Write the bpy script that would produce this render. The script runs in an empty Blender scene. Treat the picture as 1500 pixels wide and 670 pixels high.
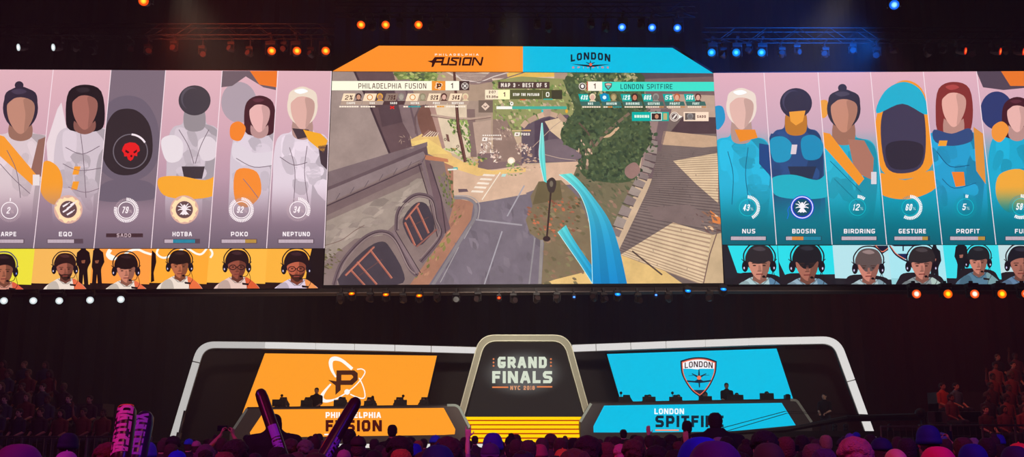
import bpy, bmesh, math, random
from mathutils import Vector, Matrix
from mathutils.geometry import tessellate_polygon
SC = bpy.context.scene
COL = SC.collection
PI = math.pi
R = math.radians
rnd = random.Random(7)

# ------------------------------------------------------------------ camera
H = 1.72                       # eye height of the photographer on the arena floor
F = 1400.0                     # focal length in pixels of the 1500 x 670 frame
TH = math.atan(297.0 / F)      # the camera is tilted up
cam_d = bpy.data.cameras.new('camera'); cam = bpy.data.objects.new('camera', cam_d); COL.objects.link(cam)
cam_d.sensor_fit = 'HORIZONTAL'; cam_d.sensor_width = 36.0; cam_d.lens = 36.0 * F / 1500.0
cam_d.clip_end = 300
cam.location = (0, 0, H); cam.rotation_euler = (PI / 2 + TH, 0, 0)
SC.camera = cam
SC.view_settings.view_transform = 'Standard'; SC.view_settings.look = 'None'
SC.view_settings.exposure = 0.0; SC.view_settings.gamma = 1.0
SC.view_settings.use_curve_mapping = False

class Plane:
    """An upright plane in the hall: Y = a + b * X."""
    def __init__(s, a, b=0.0): s.a = a; s.b = b
    def at(s, px, py, off=0.0):
        u = px - 750.0; v = 335.0 - py
        dx = u; dy = F * math.cos(TH) - v * math.sin(TH); dz = F * math.sin(TH) + v * math.cos(TH)
        t = (s.a - off) / (dy - s.b * dx)
        return Vector((dx * t, dy * t, H + dz * t))
def at(px, py, Y): return Plane(Y).at(px, py)
def topx(p):
    """world point -> pixel of the frame"""
    x, y, z = p[0], p[1], p[2] - H
    d = y * math.cos(TH) + z * math.sin(TH); v = -y * math.sin(TH) + z * math.cos(TH)
    return 750 + F * x / d, 335 - F * v / d

# ------------------------------------------------------------------ colour and materials
def lin(c):
    r = []
    for k in c[:3]:
        k = max(0.0, k / 255.0)
        r.append(k / 12.92 if k <= 0.04045 else ((k + 0.055) / 1.055) ** 2.4)
    return tuple(r)
def mix(a, b, t):
    t = max(0.0, min(1.0, t))
    return tuple(a[k] + (b[k] - a[k]) * t for k in range(3))
def sst(a, b, x):
    t = max(0.0, min(1.0, (x - a) / (b - a))); return t * t * (3 - 2 * t)

def nmat(name):
    m = bpy.data.materials.new(name); m.use_nodes = True
    nt = m.node_tree
    for n in list(nt.nodes): nt.nodes.remove(n)
    out = nt.nodes.new('ShaderNodeOutputMaterial')
    return m, nt, out
def surf(name, col, rough=0.6, metal=0.0, noise=0.12, scale=6.0, bump=0.0, objcol=False, bscale=60.0, spec=0.4):
    m, nt, out = nmat(name)
    b = nt.nodes.new('ShaderNodeBsdfPrincipled'); nt.links.new(b.outputs[0], out.inputs[0])
    b.inputs['Roughness'].default_value = rough; b.inputs['Metallic'].default_value = metal
    b.inputs['Specular IOR Level'].default_value = spec
    tc = nt.nodes.new('ShaderNodeTexCoord')
    n = nt.nodes.new('ShaderNodeTexNoise'); n.inputs['Scale'].default_value = scale; n.inputs['Detail'].default_value = 5
    nt.links.new(tc.outputs['Object'], n.inputs['Vector'])
    mr = nt.nodes.new('ShaderNodeMapRange'); mr.inputs['To Min'].default_value = 1 - noise; mr.inputs['To Max'].default_value = 1 + noise
    nt.links.new(n.outputs['Fac'], mr.inputs['Value'])
    mx = nt.nodes.new('ShaderNodeVectorMath'); mx.operation = 'SCALE'
    if objcol:
        oi = nt.nodes.new('ShaderNodeObjectInfo'); nt.links.new(oi.outputs['Color'], mx.inputs[0])
    else:
        mx.inputs[0].default_value = lin(col)
    nt.links.new(mr.outputs[0], mx.inputs['Scale']); nt.links.new(mx.outputs[0], b.inputs['Base Color'])
    if bump:
        n2 = nt.nodes.new('ShaderNodeTexNoise'); n2.inputs['Scale'].default_value = bscale; n2.inputs['Detail'].default_value = 4
        nt.links.new(tc.outputs['Object'], n2.inputs['Vector'])
        bp = nt.nodes.new('ShaderNodeBump'); bp.inputs['Strength'].default_value = bump; bp.inputs['Distance'].default_value = 0.02
        nt.links.new(n2.outputs['Fac'], bp.inputs['Height']); nt.links.new(bp.outputs[0], b.inputs['Normal'])
    return m
def glow(name, col, strength=1.0, sample=True):
    m, nt, out = nmat(name)
    e = nt.nodes.new('ShaderNodeEmission'); e.inputs[0].default_value = (*lin(col), 1); e.inputs[1].default_value = strength
    nt.links.new(e.outputs[0], out.inputs[0])
    m.cycles.emission_sampling = 'AUTO' if sample else 'NONE'
    return m
def picture_material(name, grain=0.0, sample=False, gscale=2.0):
    """LED pixels: the colour of the picture is emitted"""
    m, nt, out = nmat(name)
    e = nt.nodes.new('ShaderNodeEmission'); nt.links.new(e.outputs[0], out.inputs[0])
    a = nt.nodes.new('ShaderNodeAttribute'); a.attribute_name = 'Col'
    if grain:
        tc = nt.nodes.new('ShaderNodeTexCoord')
        n = nt.nodes.new('ShaderNodeTexNoise'); n.inputs['Scale'].default_value = gscale; n.inputs['Detail'].default_value = 8
        n.inputs['Roughness'].default_value = 0.7
        nt.links.new(tc.outputs['Object'], n.inputs['Vector'])
        mr = nt.nodes.new('ShaderNodeMapRange'); mr.inputs['From Min'].default_value = 0.3; mr.inputs['From Max'].default_value = 0.7
        mr.inputs['To Min'].default_value = 1.1 - grain; mr.inputs['To Max'].default_value = 1.1 + grain
        nt.links.new(n.outputs['Fac'], mr.inputs['Value'])
        nt.links.new(mr.outputs[0], e.inputs[1])
    else: e.inputs[1].default_value = 1.1
    nt.links.new(a.outputs['Color'], e.inputs[0])
    m.cycles.emission_sampling = 'AUTO' if sample else 'NONE'
    return m

# ------------------------------------------------------------------ objects
def tag(o, label=None, cat=None, group=None, kind=None):
    if label: o['label'] = label
    if cat: o['category'] = cat
    if group: o['group'] = group
    if kind: o['kind'] = kind
    return o
def empty(name, loc=(0, 0, 0), label=None, cat=None, group=None):
    o = bpy.data.objects.new(name, None); o.empty_display_size = 0.2; COL.objects.link(o); o.location = loc
    return tag(o, label, cat, group)
def put(name, me, parent=None, loc=None):
    o = bpy.data.objects.new(name, me); COL.objects.link(o)
    if parent is not None: o.parent = parent
    if loc is not None: o.location = loc
    return o
def obj(name, bm, mats, parent=None, smooth=False, bevel=0.0, loc=None):
    """bm is in world coordinates unless the parent sits elsewhere; coordinates are made local to the parent"""
    me = bpy.data.meshes.new(name)
    bmesh.ops.recalc_face_normals(bm, faces=bm.faces)
    bm.to_mesh(me); bm.free()
    for m in (mats if isinstance(mats, (list, tuple)) else [mats]): me.materials.append(m)
    if smooth:
        for p in me.polygons: p.use_smooth = True
    o = put(name, me, parent, loc)
    if bevel:
        b = o.modifiers.new('b', 'BEVEL'); b.width = bevel; b.segments = 2; b.limit_method = 'ANGLE'; b.angle_limit = R(40)
    return o
def worldobj(name, bm, mats, parent=None, **k):
    """geometry given in world coordinates, parent an Empty placed at its base"""
    if parent is not None:
        off = parent.location.copy(); q = parent
        while q.parent: q = q.parent; off += q.location
        for v in bm.verts: v.co -= off
    return obj(name, bm, mats, parent, **k)
def kids(o): return [c for c in list(bpy.data.objects) if c.parent == o]
def copy_thing(root, tree, loc, rotz=0.0, scale=1.0, label=None, group=None):
    """tree: list of (part, [sub-parts])"""
    r = root.copy(); COL.objects.link(r); r.location = loc; r.rotation_euler = (0, 0, rotz); r.scale = (scale,) * 3
    if label: r['label'] = label
    if group: r['group'] = group
    out = []
    for ch, subs in tree:
        c = ch.copy(); COL.objects.link(c); c.parent = r; out.append(c)
        for g in subs:
            d = g.copy(); COL.objects.link(d); d.parent = c
    return r, out

# ------------------------------------------------------------------ bmesh shapes
def box(bm, c, s, rot=None):
    M = Matrix.Translation(Vector(c))
    if rot is not None: M = M @ (rot if isinstance(rot, Matrix) else Matrix.Rotation(rot, 4, 'Z'))
    bmesh.ops.create_cube(bm, size=1.0, matrix=M @ Matrix.Diagonal((s[0], s[1], s[2], 1)))
def bx(bm, x0, x1, y0, y1, z0, z1):
    box(bm, ((x0 + x1) / 2, (y0 + y1) / 2, (z0 + z1) / 2), (abs(x1 - x0), abs(y1 - y0), abs(z1 - z0)))
def frame_to(d):
    d = Vector(d).normalized(); up = Vector((0, 0, 1)) if abs(d.z) < 0.95 else Vector((0, 1, 0))
    s = d.cross(up).normalized(); return s, s.cross(d).normalized(), d
def rod(bm, p, q, r0, r1=None, seg=12, ends=True):
    r1 = r0 if r1 is None else r1; p = Vector(p); q = Vector(q)
    s, t, d = frame_to(q - p)
    A = []; B = []
    for i in range(seg):
        a = 2 * PI * i / seg; w = s * math.cos(a) + t * math.sin(a)
        A.append(bm.verts.new(p + w * r0)); B.append(bm.verts.new(q + w * r1))
    for i in range(seg): bm.faces.new((A[i], A[(i + 1) % seg], B[(i + 1) % seg], B[i]))
    if ends: bm.faces.new(A[::-1]); bm.faces.new(B)
def ball(bm, c, r, seg=16, sc=(1, 1, 1)):
    bmesh.ops.create_uvsphere(bm, u_segments=seg, v_segments=max(6, seg * 2 // 3), radius=1.0,
                              matrix=Matrix.Translation(Vector(c)) @ Matrix.Diagonal((r * sc[0], r * sc[1], r * sc[2], 1)))
def limb(bm, pts, rad, seg=14):
    for i in range(len(pts) - 1): rod(bm, pts[i], pts[i + 1], rad[i], rad[i + 1], seg)
    for p, r in zip(pts, rad): ball(bm, p, r, seg)
def rings(bm, rr, seg=24, power=2.0):
    """closed loft of ellipses (cx, cy, z, rx, ry)"""
    L = []
    for cx, cy, z, rx, ry in rr:
        row = []
        for i in range(seg):
            a = 2 * PI * i / seg; ca, sa = math.cos(a), math.sin(a); e = 2.0 / power
            row.append(bm.verts.new((cx + rx * math.copysign(abs(ca) ** e, ca), cy + ry * math.copysign(abs(sa) ** e, sa), z)))
        L.append(row)
    for a, b in zip(L, L[1:]):
        for i in range(seg): bm.faces.new((a[i], a[(i + 1) % seg], b[(i + 1) % seg], b[i]))
    bm.faces.new(L[0][::-1]); bm.faces.new(L[-1])
def slab(bm, front, depth):
    """a board: world outline of its front face, extruded away from the viewer by depth"""
    f = [bm.verts.new(p) for p in front]; b = [bm.verts.new(p + Vector((0, depth, 0))) for p in front]
    n = len(front)
    for t in tessellate_polygon([front]):
        bm.faces.new([f[i] for i in t]); bm.faces.new([b[i] for i in reversed(t)])
    for i in range(n): bm.faces.new((f[i], f[(i + 1) % n], b[(i + 1) % n], b[i]))
def wireframe_strip(bm, path, w, depth):
    """a bar of rectangular section following a path that lies in an upright plane"""
    n = len(path); N = []
    for i in range(n):
        a = path[max(0, i - 1)]; c = path[min(n - 1, i + 1)]
        d1 = (path[i] - a); d2 = (c - path[i])
        if d1.length < 1e-6: d1 = d2
        if d2.length < 1e-6: d2 = d1
        d1 = Vector((d1.x, 0, d1.z)).normalized(); d2 = Vector((d2.x, 0, d2.z)).normalized()
        n1 = Vector((-d1.z, 0, d1.x)); n2 = Vector((-d2.z, 0, d2.x)); m = (n1 + n2).normalized()
        N.append(m / max(0.4, m.dot(n1)))
    rows = []
    for p, m in zip(path, N):
        o = p + m * w / 2; i_ = p - m * w / 2; D = Vector((0, depth, 0))
        rows.append([bm.verts.new(o), bm.verts.new(i_), bm.verts.new(i_ + D), bm.verts.new(o + D)])
    for a, b in zip(rows, rows[1:]):
        for k in range(4): bm.faces.new((a[k], a[(k + 1) % 4], b[(k + 1) % 4], b[k]))
    bm.faces.new(rows[0][::-1]); bm.faces.new(rows[-1])
def round_corners(pts, r, n=6):
    out = [pts[0]]
    for i in range(1, len(pts) - 1):
        p = pts[i]; a = (pts[i - 1] - p); b = (pts[i + 1] - p)
        rr = min(r, a.length * .45, b.length * .45); A = p + a.normalized() * rr; B = p + b.normalized() * rr
        for k in range(n + 1):
            t = k / n; out.append(A * (1 - t) ** 2 + p * 2 * t * (1 - t) + B * t * t)
    out.append(pts[-1]); return out

# ------------------------------------------------------------------ drawing LED pictures
def clip_half(P, nx, ny, d):
    out = []
    for i in range(len(P)):
        a = P[i]; b = P[(i + 1) % len(P)]
        da = a[0] * nx + a[1] * ny - d; db = b[0] * nx + b[1] * ny - d
        if da >= 0: out.append(a)
        if (da > 0 > db) or (da < 0 < db):
            t = da / (da - db); out.append(tuple(a[k] + (b[k] - a[k]) * t for k in range(len(a))))
    return out
def clip_convex(P, Q):
    """Q convex, clockwise on screen (y down)"""
    for i in range(len(Q)):
        x0, y0 = Q[i]; x1, y1 = Q[(i + 1) % len(Q)]
        nx, ny = -(y1 - y0), (x1 - x0)
        P = clip_half(P, nx, ny, x0 * nx + y0 * ny)
        if len(P) < 3: return []
    return P
class Pic:
    def __init__(s, plane, clip=None, step=0.004):
        s.pl = plane; s.clip = clip; s.f = []; s.step = step
    def poly(s, pts, col, layer=1, bands=0.0):
        pts = [(float(p[0]), float(p[1])) for p in pts]
        if len(pts) < 3: return
        T = tessellate_polygon([[Vector((x, y, 0)) for x, y in pts]]) if len(pts) > 3 else ([(0, 1, 2)])
        for t in T:
            tri = [pts[i] for i in t]
            if not callable(col) and isinstance(col[0], (tuple, list)):
                tri = [(pts[i][0], pts[i][1], *col[i]) for i in t]
            pieces = [tri]
            if bands:
                y0 = min(p[1] for p in tri); y1 = max(p[1] for p in tri); pieces = []
                k = math.floor(y0 / bands)
                while k * bands < y1:
                    q = clip_half(clip_half(tri, 0, 1, k * bands), 0, -1, -(k + 1) * bands)
                    if len(q) > 2: pieces.append(q)
                    k += 1
            for q in pieces:
                if s.clip: q = clip_convex(q, s.clip)
                if len(q) < 3: continue
                cc = [(col(p[0], p[1]) if callable(col) else (p[2:5] if len(p) > 2 else col)) for p in q]
                s.f.append(([(p[0], p[1]) for p in q], cc, layer))
    def rect(s, x0, y0, x1, y1, col, layer=1, slant=0.0):
        s.poly([(x0 + slant, y0), (x1 + slant, y0), (x1, y1), (x0, y1)], col, layer)
    def ell(s, cx, cy, rx, ry, col, layer=1, n=24, rot=0.0, a0=0.0, a1=2 * PI):
        c, si = math.cos(rot), math.sin(rot)
        s.poly([(cx + rx * math.cos(a) * c - ry * math.sin(a) * si, cy + rx * math.cos(a) * si + ry * math.sin(a) * c)
                for a in (a0 + (a1 - a0) * i / n for i in range(n if a1 - a0 > 6.28 else n + 1))], col, layer)
    def blob(s, pts, col, layer=1, n=6, bands=0.0):
        s.poly(smooth(pts, n), col, layer, bands)
    def line(s, pts, w, col, layer=1, closed=False, cap=0.0):
        pts = [Vector((p[0], p[1])) for p in pts]
        q = [p for i, p in enumerate(pts) if i == 0 or (p - pts[i - 1]).length > 1e-4]
        if closed and (q[0] - q[-1]).length < 1e-4: q.pop()
        if len(q) < 2: return
        if cap and not closed:
            q[0] = q[0] - (q[1] - q[0]).normalized() * cap; q[-1] = q[-1] + (q[-1] - q[-2]).normalized() * cap
        n = len(q); L = []; Rr = []
        for i in range(n):
            if closed: a = q[(i - 1) % n]; b = q[(i + 1) % n]
            else: a = q[i - 1] if i else None; b = q[i + 1] if i < n - 1 else None
            d1 = (q[i] - a).normalized() if a is not None else (b - q[i]).normalized()
            d2 = (b - q[i]).normalized() if b is not None else d1
            n1 = Vector((-d1.y, d1.x)); n2 = Vector((-d2.y, d2.x)); m = n1 + n2
            m = m.normalized() if m.length > 1e-3 else n1
            ww = (w(i / (n - 1)) if callable(w) else w) / 2
            m = m * ww / max(0.45, m.dot(n1)); L.append(q[i] + m); Rr.append(q[i] - m)
        for i in range(n if closed else n - 1):
            j = (i + 1) % n; s.poly([L[i], L[j], Rr[j], Rr[i]], col, layer)
    def ring(s, cx, cy, rx, ry, w, col, layer=1, n=32, rot=0.0, a0=0.0, a1=2 * PI):
        c, si = math.cos(rot), math.sin(rot); full = a1 - a0 > 6.28
        pts = [(cx + rx * math.cos(a) * c - ry * math.sin(a) * si, cy + rx * math.cos(a) * si + ry * math.sin(a) * c)
               for a in (a0 + (a1 - a0) * i / n for i in range(n if full else n + 1))]
        s.line(pts, w, col, layer, closed=full)
    def text(s, t, x0, x1, y0, y1, w, col, layer=2, slant=0.0, warp=None, gap=None):
        """letters between x0..x1 (pixels), top y0, bottom y1, stroke width w"""
        h = y1 - y0; gw = []
        for ch in t:
            g = GLYPH.get(ch); gw.append(0.55 if ch == ' ' else (g[0] if g else 1.0))
        gp = 0.32 if gap is None else gap
        tot = sum(gw) + gp * (len(t) - 1); u = (x1 - x0) / tot
        x = x0
        for ch, ww in zip(t, gw):
            g = GLYPH.get(ch); cw = ww * u
            if g:
                for pl in g[1]:
                    pts = []
                    for (gx, gy) in pl:
                        X = x + w / 2 + gx * max(0.01, cw - w); Yy = y1 - w / 2 - gy * (h - w)
                        X += slant * (y1 - Yy)
                        if warp: X, Yy = warp(X, Yy)
                        pts.append((X, Yy))
                    s.line(pts, w, col, layer, cap=w * 0.48)
            x += cw + gp * u
    def build(s, name, mat, parent=None):
        V = []; Fc = []; C = []
        off = Vector((0, 0, 0)); q = parent
        while q is not None: off += q.location; q = q.parent
        for pts, cc, ly in s.f:
            i0 = len(V)
            area = 0.0
            for k in range(len(pts)):
                a = pts[k]; b = pts[(k + 1) % len(pts)]; area += a[0] * b[1] - b[0] * a[1]
            if abs(area) < 1e-5: continue
            if area > 0: pts = pts[::-1]; cc = cc[::-1]
            V += [s.pl.at(p[0], p[1], ly * s.step) - off for p in pts]
            Fc.append(tuple(range(i0, i0 + len(pts)))); C += [(*lin(c), 1.0) for c in cc]
        me = bpy.data.meshes.new(name); me.from_pydata([tuple(v) for v in V], [], Fc); 
        at_ = me.color_attributes.new('Col', 'FLOAT_COLOR', 'CORNER')
        flat = [k for c in C for k in c]
        at_.data.foreach_set('color', flat)
        me.materials.append(mat); me.update()
        return put(name, me, parent)
def smooth(P, n=6):
    out = []; m = len(P)
    for i in range(m):
        p0, p1, p2, p3 = P[i - 1], P[i], P[(i + 1) % m], P[(i + 2) % m]
        for k in range(n):
            t = k / n
            out.append(tuple(0.5 * (2 * p1[j] + (p2[j] - p0[j]) * t + (2 * p0[j] - 5 * p1[j] + 4 * p2[j] - p3[j]) * t * t
                                    + (3 * p1[j] - p0[j] - 3 * p2[j] + p3[j]) * t ** 3) for j in range(2)))
    return out
def spline(P, n=8):
    out = []; m = len(P)
    for i in range(m - 1):
        p0, p1, p2, p3 = P[max(0, i - 1)], P[i], P[i + 1], P[min(m - 1, i + 2)]
        for k in range(n):
            t = k / n
            out.append(tuple(0.5 * (2 * p1[j] + (p2[j] - p0[j]) * t + (2 * p0[j] - 5 * p1[j] + 4 * p2[j] - p3[j]) * t * t
                                    + (3 * p1[j] - p0[j] - 3 * p2[j] + p3[j]) * t ** 3) for j in range(2)))
    out.append(tuple(P[-1])); return out
def inside(x, y, P):
    c = False
    for i in range(len(P)):
        x0, y0 = P[i]; x1, y1 = P[i - 1]
        if (y0 > y) != (y1 > y) and x < (x1 - x0) * (y - y0) / (y1 - y0) + x0: c = not c
    return c
def dabs(pic, P, n, cols, size, ang=0.0, asp=2.5, layer=1, jit=0.4, seed=1):
    """brush dabs inside a region: foliage, stone, rubble"""
    r = random.Random(seed)
    xs = [p[0] for p in P]; ys = [p[1] for p in P]; k = 0; tries = 0
    while k < n and tries < n * 12:
        tries += 1
        x = r.uniform(min(xs), max(xs)); y = r.uniform(min(ys), max(ys))
        if not inside(x, y, P): continue
        a = ang + r.uniform(-jit, jit); L = size * r.uniform(.5, 1.3); W = L / asp * r.uniform(.6, 1.3)
        c, s_ = math.cos(a), math.sin(a); co = r.choice(cols); k2 = r.uniform(.9, 1.1); co = tuple(q * k2 for q in co)
        pts = [(x + u * L / 2 * c - v * W / 2 * s_, y + u * L / 2 * s_ + v * W / 2 * c) for u, v in ((-1, 0), (-.3, -1), (.6, -.7), (1, .1), (.2, 1))]
        pic.poly(pts, co, layer + 0.5 * r.random()); k += 1
def hexa(x): return x

c_ = .2
GLYPH = {
 'A': (1.08, [[(0, 0), (.38, 1), (.62, 1), (1, 0)], [(.17, .3), (.83, .3)]]),
 'B': (1, [[(0, .5), (.8, .5), (1, .65), (1, .87), (.82, 1), (0, 1), (0, 0), (.82, 0), (1, .15), (1, .36), (.8, .5)]]),
 'C': (1, [[(.97, 1), (.18, 1), (0, .84), (0, .16), (.18, 0), (.97, 0)]]),
 'D': (1, [[(0, 0), (0, 1), (.75, 1), (1, .8), (1, .2), (.75, 0), (0, 0)]]),
 'E': (.88, [[(1, 1), (0, 1), (0, 0), (1, 0)], [(0, .52), (.85, .52)]]),
 'F': (.88, [[(1, 1), (0, 1), (0, 0)], [(0, .5), (.85, .5)]]),
 'G': (1, [[(.97, 1), (.18, 1), (0, .84), (0, .16), (.18, 0), (.84, 0), (1, .14), (1, .42), (.62, .42)]]),
 'H': (1, [[(0, 0), (0, 1)], [(1, 0), (1, 1)], [(0, .5), (1, .5)]]),
 'I': (.3, [[(.5, 0), (.5, 1)]]),
 'J': (.9, [[(1, 1), (1, .18), (.8, 0), (.2, 0), (0, .18), (0, .3)]]),
 'K': (1, [[(0, 0), (0, 1)], [(1, 1), (.15, .5), (1, 0)]]),
 'L': (.85, [[(0, 1), (0, 0), (1, 0)]]),
 'M': (1.3, [[(0, 0), (0, 1), (.12, 1), (.5, .35), (.88, 1), (1, 1), (1, 0)]]),
 'N': (1.08, [[(0, 0), (0, 1), (.14, 1), (.86, 0), (1, 0), (1, 1)]]),
 'O': (1, [[(.2, 0), (0, .18), (0, .82), (.2, 1), (.8, 1), (1, .82), (1, .18), (.8, 0), (.2, 0)]]),
 'P': (1, [[(0, 0), (0, 1), (.8, 1), (1, .84), (1, .54), (.8, .38), (0, .38)]]),
 'Q': (1, [[(.2, 0), (0, .18), (0, .82), (.2, 1), (.8, 1), (1, .82), (1, .18), (.8, 0), (.2, 0)], [(.6, .3), (1, -.05)]]),
 'R': (1, [[(0, 0), (0, 1), (.8, 1), (1, .84), (1, .56), (.8, .42), (0, .42)], [(.5, .42), (1, 0)]]),
 'S': (1, [[(.97, 1), (.16, 1), (0, .86), (0, .66), (.16, .53), (.84, .47), (1, .34), (1, .14), (.84, 0), (.03, 0)]]),
 'T': (.95, [[(0, 1), (1, 1)], [(.5, 1), (.5, 0)]]),
 'U': (1, [[(0, 1), (0, .18), (.2, 0), (.8, 0), (1, .18), (1, 1)]]),
 'V': (1.05, [[(0, 1), (.44, 0), (.56, 0), (1, 1)]]),
 'W': (1.4, [[(0, 1), (.25, 0), (.5, .8), (.75, 0), (1, 1)]]),
 'X': (1, [[(0, 0), (1, 1)], [(0, 1), (1, 0)]]),
 'Y': (1, [[(0, 1), (.5, .48), (1, 1)], [(.5, .48), (.5, 0)]]),
 'Z': (1, [[(0, 1), (1, 1), (0, 0), (1, 0)]]),
 '0': (.95, [[(.2, 0), (0, .18), (0, .82), (.2, 1), (.8, 1), (1, .82), (1, .18), (.8, 0), (.2, 0)]]),
 '1': (.4, [[(0, .82), (.8, 1), (.8, 0)]]),
 '2': (.95, [[(0, .78), (0, .84), (.2, 1), (.8, 1), (1, .84), (1, .62), (0, .12), (0, 0), (1, 0)]]),
 '3': (.95, [[(0, .84), (.2, 1), (.8, 1), (1, .84), (1, .64), (.8, .52), (.35, .52)], [(.8, .52), (1, .38), (1, .16), (.8, 0), (.2, 0), (0, .16)]]),
 '4': (.95, [[(.75, 0), (.75, 1), (.6, 1), (0, .35), (0, .28), (1, .28)]]),
 '5': (.95, [[(1, 1), (0, 1), (0, .56), (.8, .56), (1, .42), (1, .16), (.8, 0), (.2, 0), (0, .16)]]),
 '6': (.95, [[(1, .84), (.8, 1), (.2, 1), (0, .84), (0, .16), (.2, 0), (.8, 0), (1, .16), (1, .4), (.8, .55), (0, .55)]]),
 '7': (.9, [[(0, 1), (1, 1), (1, .85), (.4, 0)]]),
 '8': (.95, [[(.2, .53), (0, .66), (0, .85), (.2, 1), (.8, 1), (1, .85), (1, .66), (.8, .53), (.2, .53), (0, .38), (0, .15), (.2, 0), (.8, 0), (1, .15), (1, .38), (.8, .53)]]),
 '9': (.95, [[(0, .16), (.2, 0), (.8, 0), (1, .16), (1, .84), (.8, 1), (.2, 1), (0, .84), (0, .6), (.2, .45), (1, .45)]]),
 '-': (.5, [[(0, .48), (1, .48)]]),
 '.': (.2, [[(.5, 0), (.5, .04)]]),
 ':': (.2, [[(.5, .15), (.5, .2)], [(.5, .7), (.5, .75)]]),
 '%': (.9, [[(.1, 0), (.9, 1)], [(0, .7), (.3, .7), (.3, 1), (0, 1), (0, .7)], [(.7, 0), (1, 0), (1, .3), (.7, .3), (.7, 0)]]),
 'm': (1.1, [[(0, 0), (0, .6), (1, .6), (1, 0)], [(.5, 0), (.5, .6)]]),
}
# ================================================================== the LED screens
M_dark = surf('black_metal', (22, 18, 18), 0.55, 0.3, 0.2, 3)
M_cab = surf('screen_cabinet', (16, 14, 15), 0.7, 0.0, 0.2, 3)
M_beam = surf('beam_paint', (58, 44, 42), 0.6, 0.0, 0.15, 2)
M_pic = picture_material('led_picture')
M_base = picture_material('led_background', sample=True)
M_game = picture_material('led_game_picture', 0.16, sample=True, gscale=1.3)
SP = Plane(35.0)
EX = []            # things to check later
def cabinet(bm, px_pts, depth=0.5, off=-0.004):
    slab(bm, [SP.at(x, y, off) for x, y in px_pts], depth)
def base_of(px_pts):
    P = [SP.at(x, y) for x, y in px_pts]
    return Vector((sum(p.x for p in P) / len(P), 35.2, min(p.z for p in P)))

WHITE = (250, 246, 246); CREAM = (255, 252, 228)
# ---------------------------------------------------------------- header banner
hd = empty('header_screen', base_of([(487, 104), (1045, 107)]),
           'orange and cyan six-sided banner screen above the big central screen', 'banner screen')
bm = bmesh.new(); cabinet(bm, [(482, 105), (553, 64), (987, 67), (1050, 108)]); worldobj('cabinet', bm, M_cab, hd)
p = Pic(SP); p.poly([(487, 104.5), (555, 67), (766, 68), (766, 105.5)], (255, 146, 44)); o = p.build('orange_half', M_base, hd)
q = Pic(SP)
q.text('PHILADELPHIA', 637, 701, 78.6, 81.6, .8, (255, 235, 215), slant=0, gap=.7)
dk = (52, 12, 14)
# angular wordmark: strokes with slashed ends
q.poly([(626, 89.6), (633, 88.6), (637, 83.6), (652, 83.6), (650, 87), (640, 87), (639, 89), (648, 89), (646.5, 92), (637.5, 92), (634.8, 98), (632, 98.5), (633, 92.2)], dk, 2)
q.line([(649.6, 85), (647.2, 94.6), (656, 94.6), (658, 85)], 2.6, dk, 2, cap=1.2)
q.line([(672, 85.2), (662.5, 85.2), (661.8, 88), (668.5, 91), (667.8, 94.8), (658.6, 94.8)], 2.6, dk, 2, cap=1)
q.line([(675, 84), (673, 96)], 2.6, dk, 2)
q.line([(680, 85), (678, 94.8), (688, 94.8), (690.4, 85.2), (680, 85.2)], 2.6, dk, 2)
q.line([(692, 96.2), (694, 85.2), (696, 85.2), (703, 94.8), (704.5, 94.8), (707, 83.6)], 2.6, dk, 2)
q.build('wordmark', M_pic, o)
p = Pic(SP); p.poly([(766, 68), (985, 70), (1045, 107.5), (766, 105.5)], (0, 190, 226)); o = p.build('cyan_half', M_base, hd)
q = Pic(SP); nv = (14, 26, 44)
q.text('LONDON', 836, 894, 76.6, 87.4, 2.4, nv, warp=lambda x, y: (x, y + ((x - 865) / 29) ** 2 * 3.4))
q.text('SPITFIRE', 838, 892, 97.6, 100.2, .7, (230, 110, 100), gap=1.4)
q.poly([(836, 93.5), (862, 95.2), (869, 95.2), (894, 94), (870, 98), (861, 98)], nv, 2)
for a in (90, 30, 150): 
    q.line([(865, 94), (865 + 7.4 * math.cos(R(a)), 94 - 5 * math.sin(R(a)))], lambda t: 2.2 - 1.4 * t, nv, 2)
q.line([(865, 95), (865, 103)], lambda t: 2.4 - 1.6 * t, nv, 2)
q.ell(865.2, 94.6, 2.2, 2.2, (240, 110, 90), 3)
q.build('wordmark', M_pic, o)

# ---------------------------------------------------------------- main screen: the match picture
MQ = [(487, 105), (1045, 107.5), (1060, 415), (474, 418)]
ms = empty('main_screen', base_of(MQ), 'huge central screen showing a sunlit street from above with score bars', 'screen')
bm = bmesh.new(); cabinet(bm, [(486.6, 104.6), (1045.4, 107), (1060.4, 419.6), (473.4, 422)]); worldobj('cabinet', bm, M_cab, ms)
g = Pic(SP, MQ)
g.poly(MQ, (206, 176, 146), 0)
def P(base, sc, pts): return [(base[0] + x / sc, base[1] + y / sc) for x, y in pts]
A5 = lambda pts: P((470, 220), 3.19, pts)
A6 = lambda pts: P((760, 220), 3.19, pts)
A3 = lambda pts: P((470, 50), 3.35, pts)
A4 = lambda pts: P((760, 50), 3.35, pts)
B2 = lambda pts: P((600, 160), 6.7, pts)
B3 = lambda pts: P((700, 160), 6.7, pts)
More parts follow.
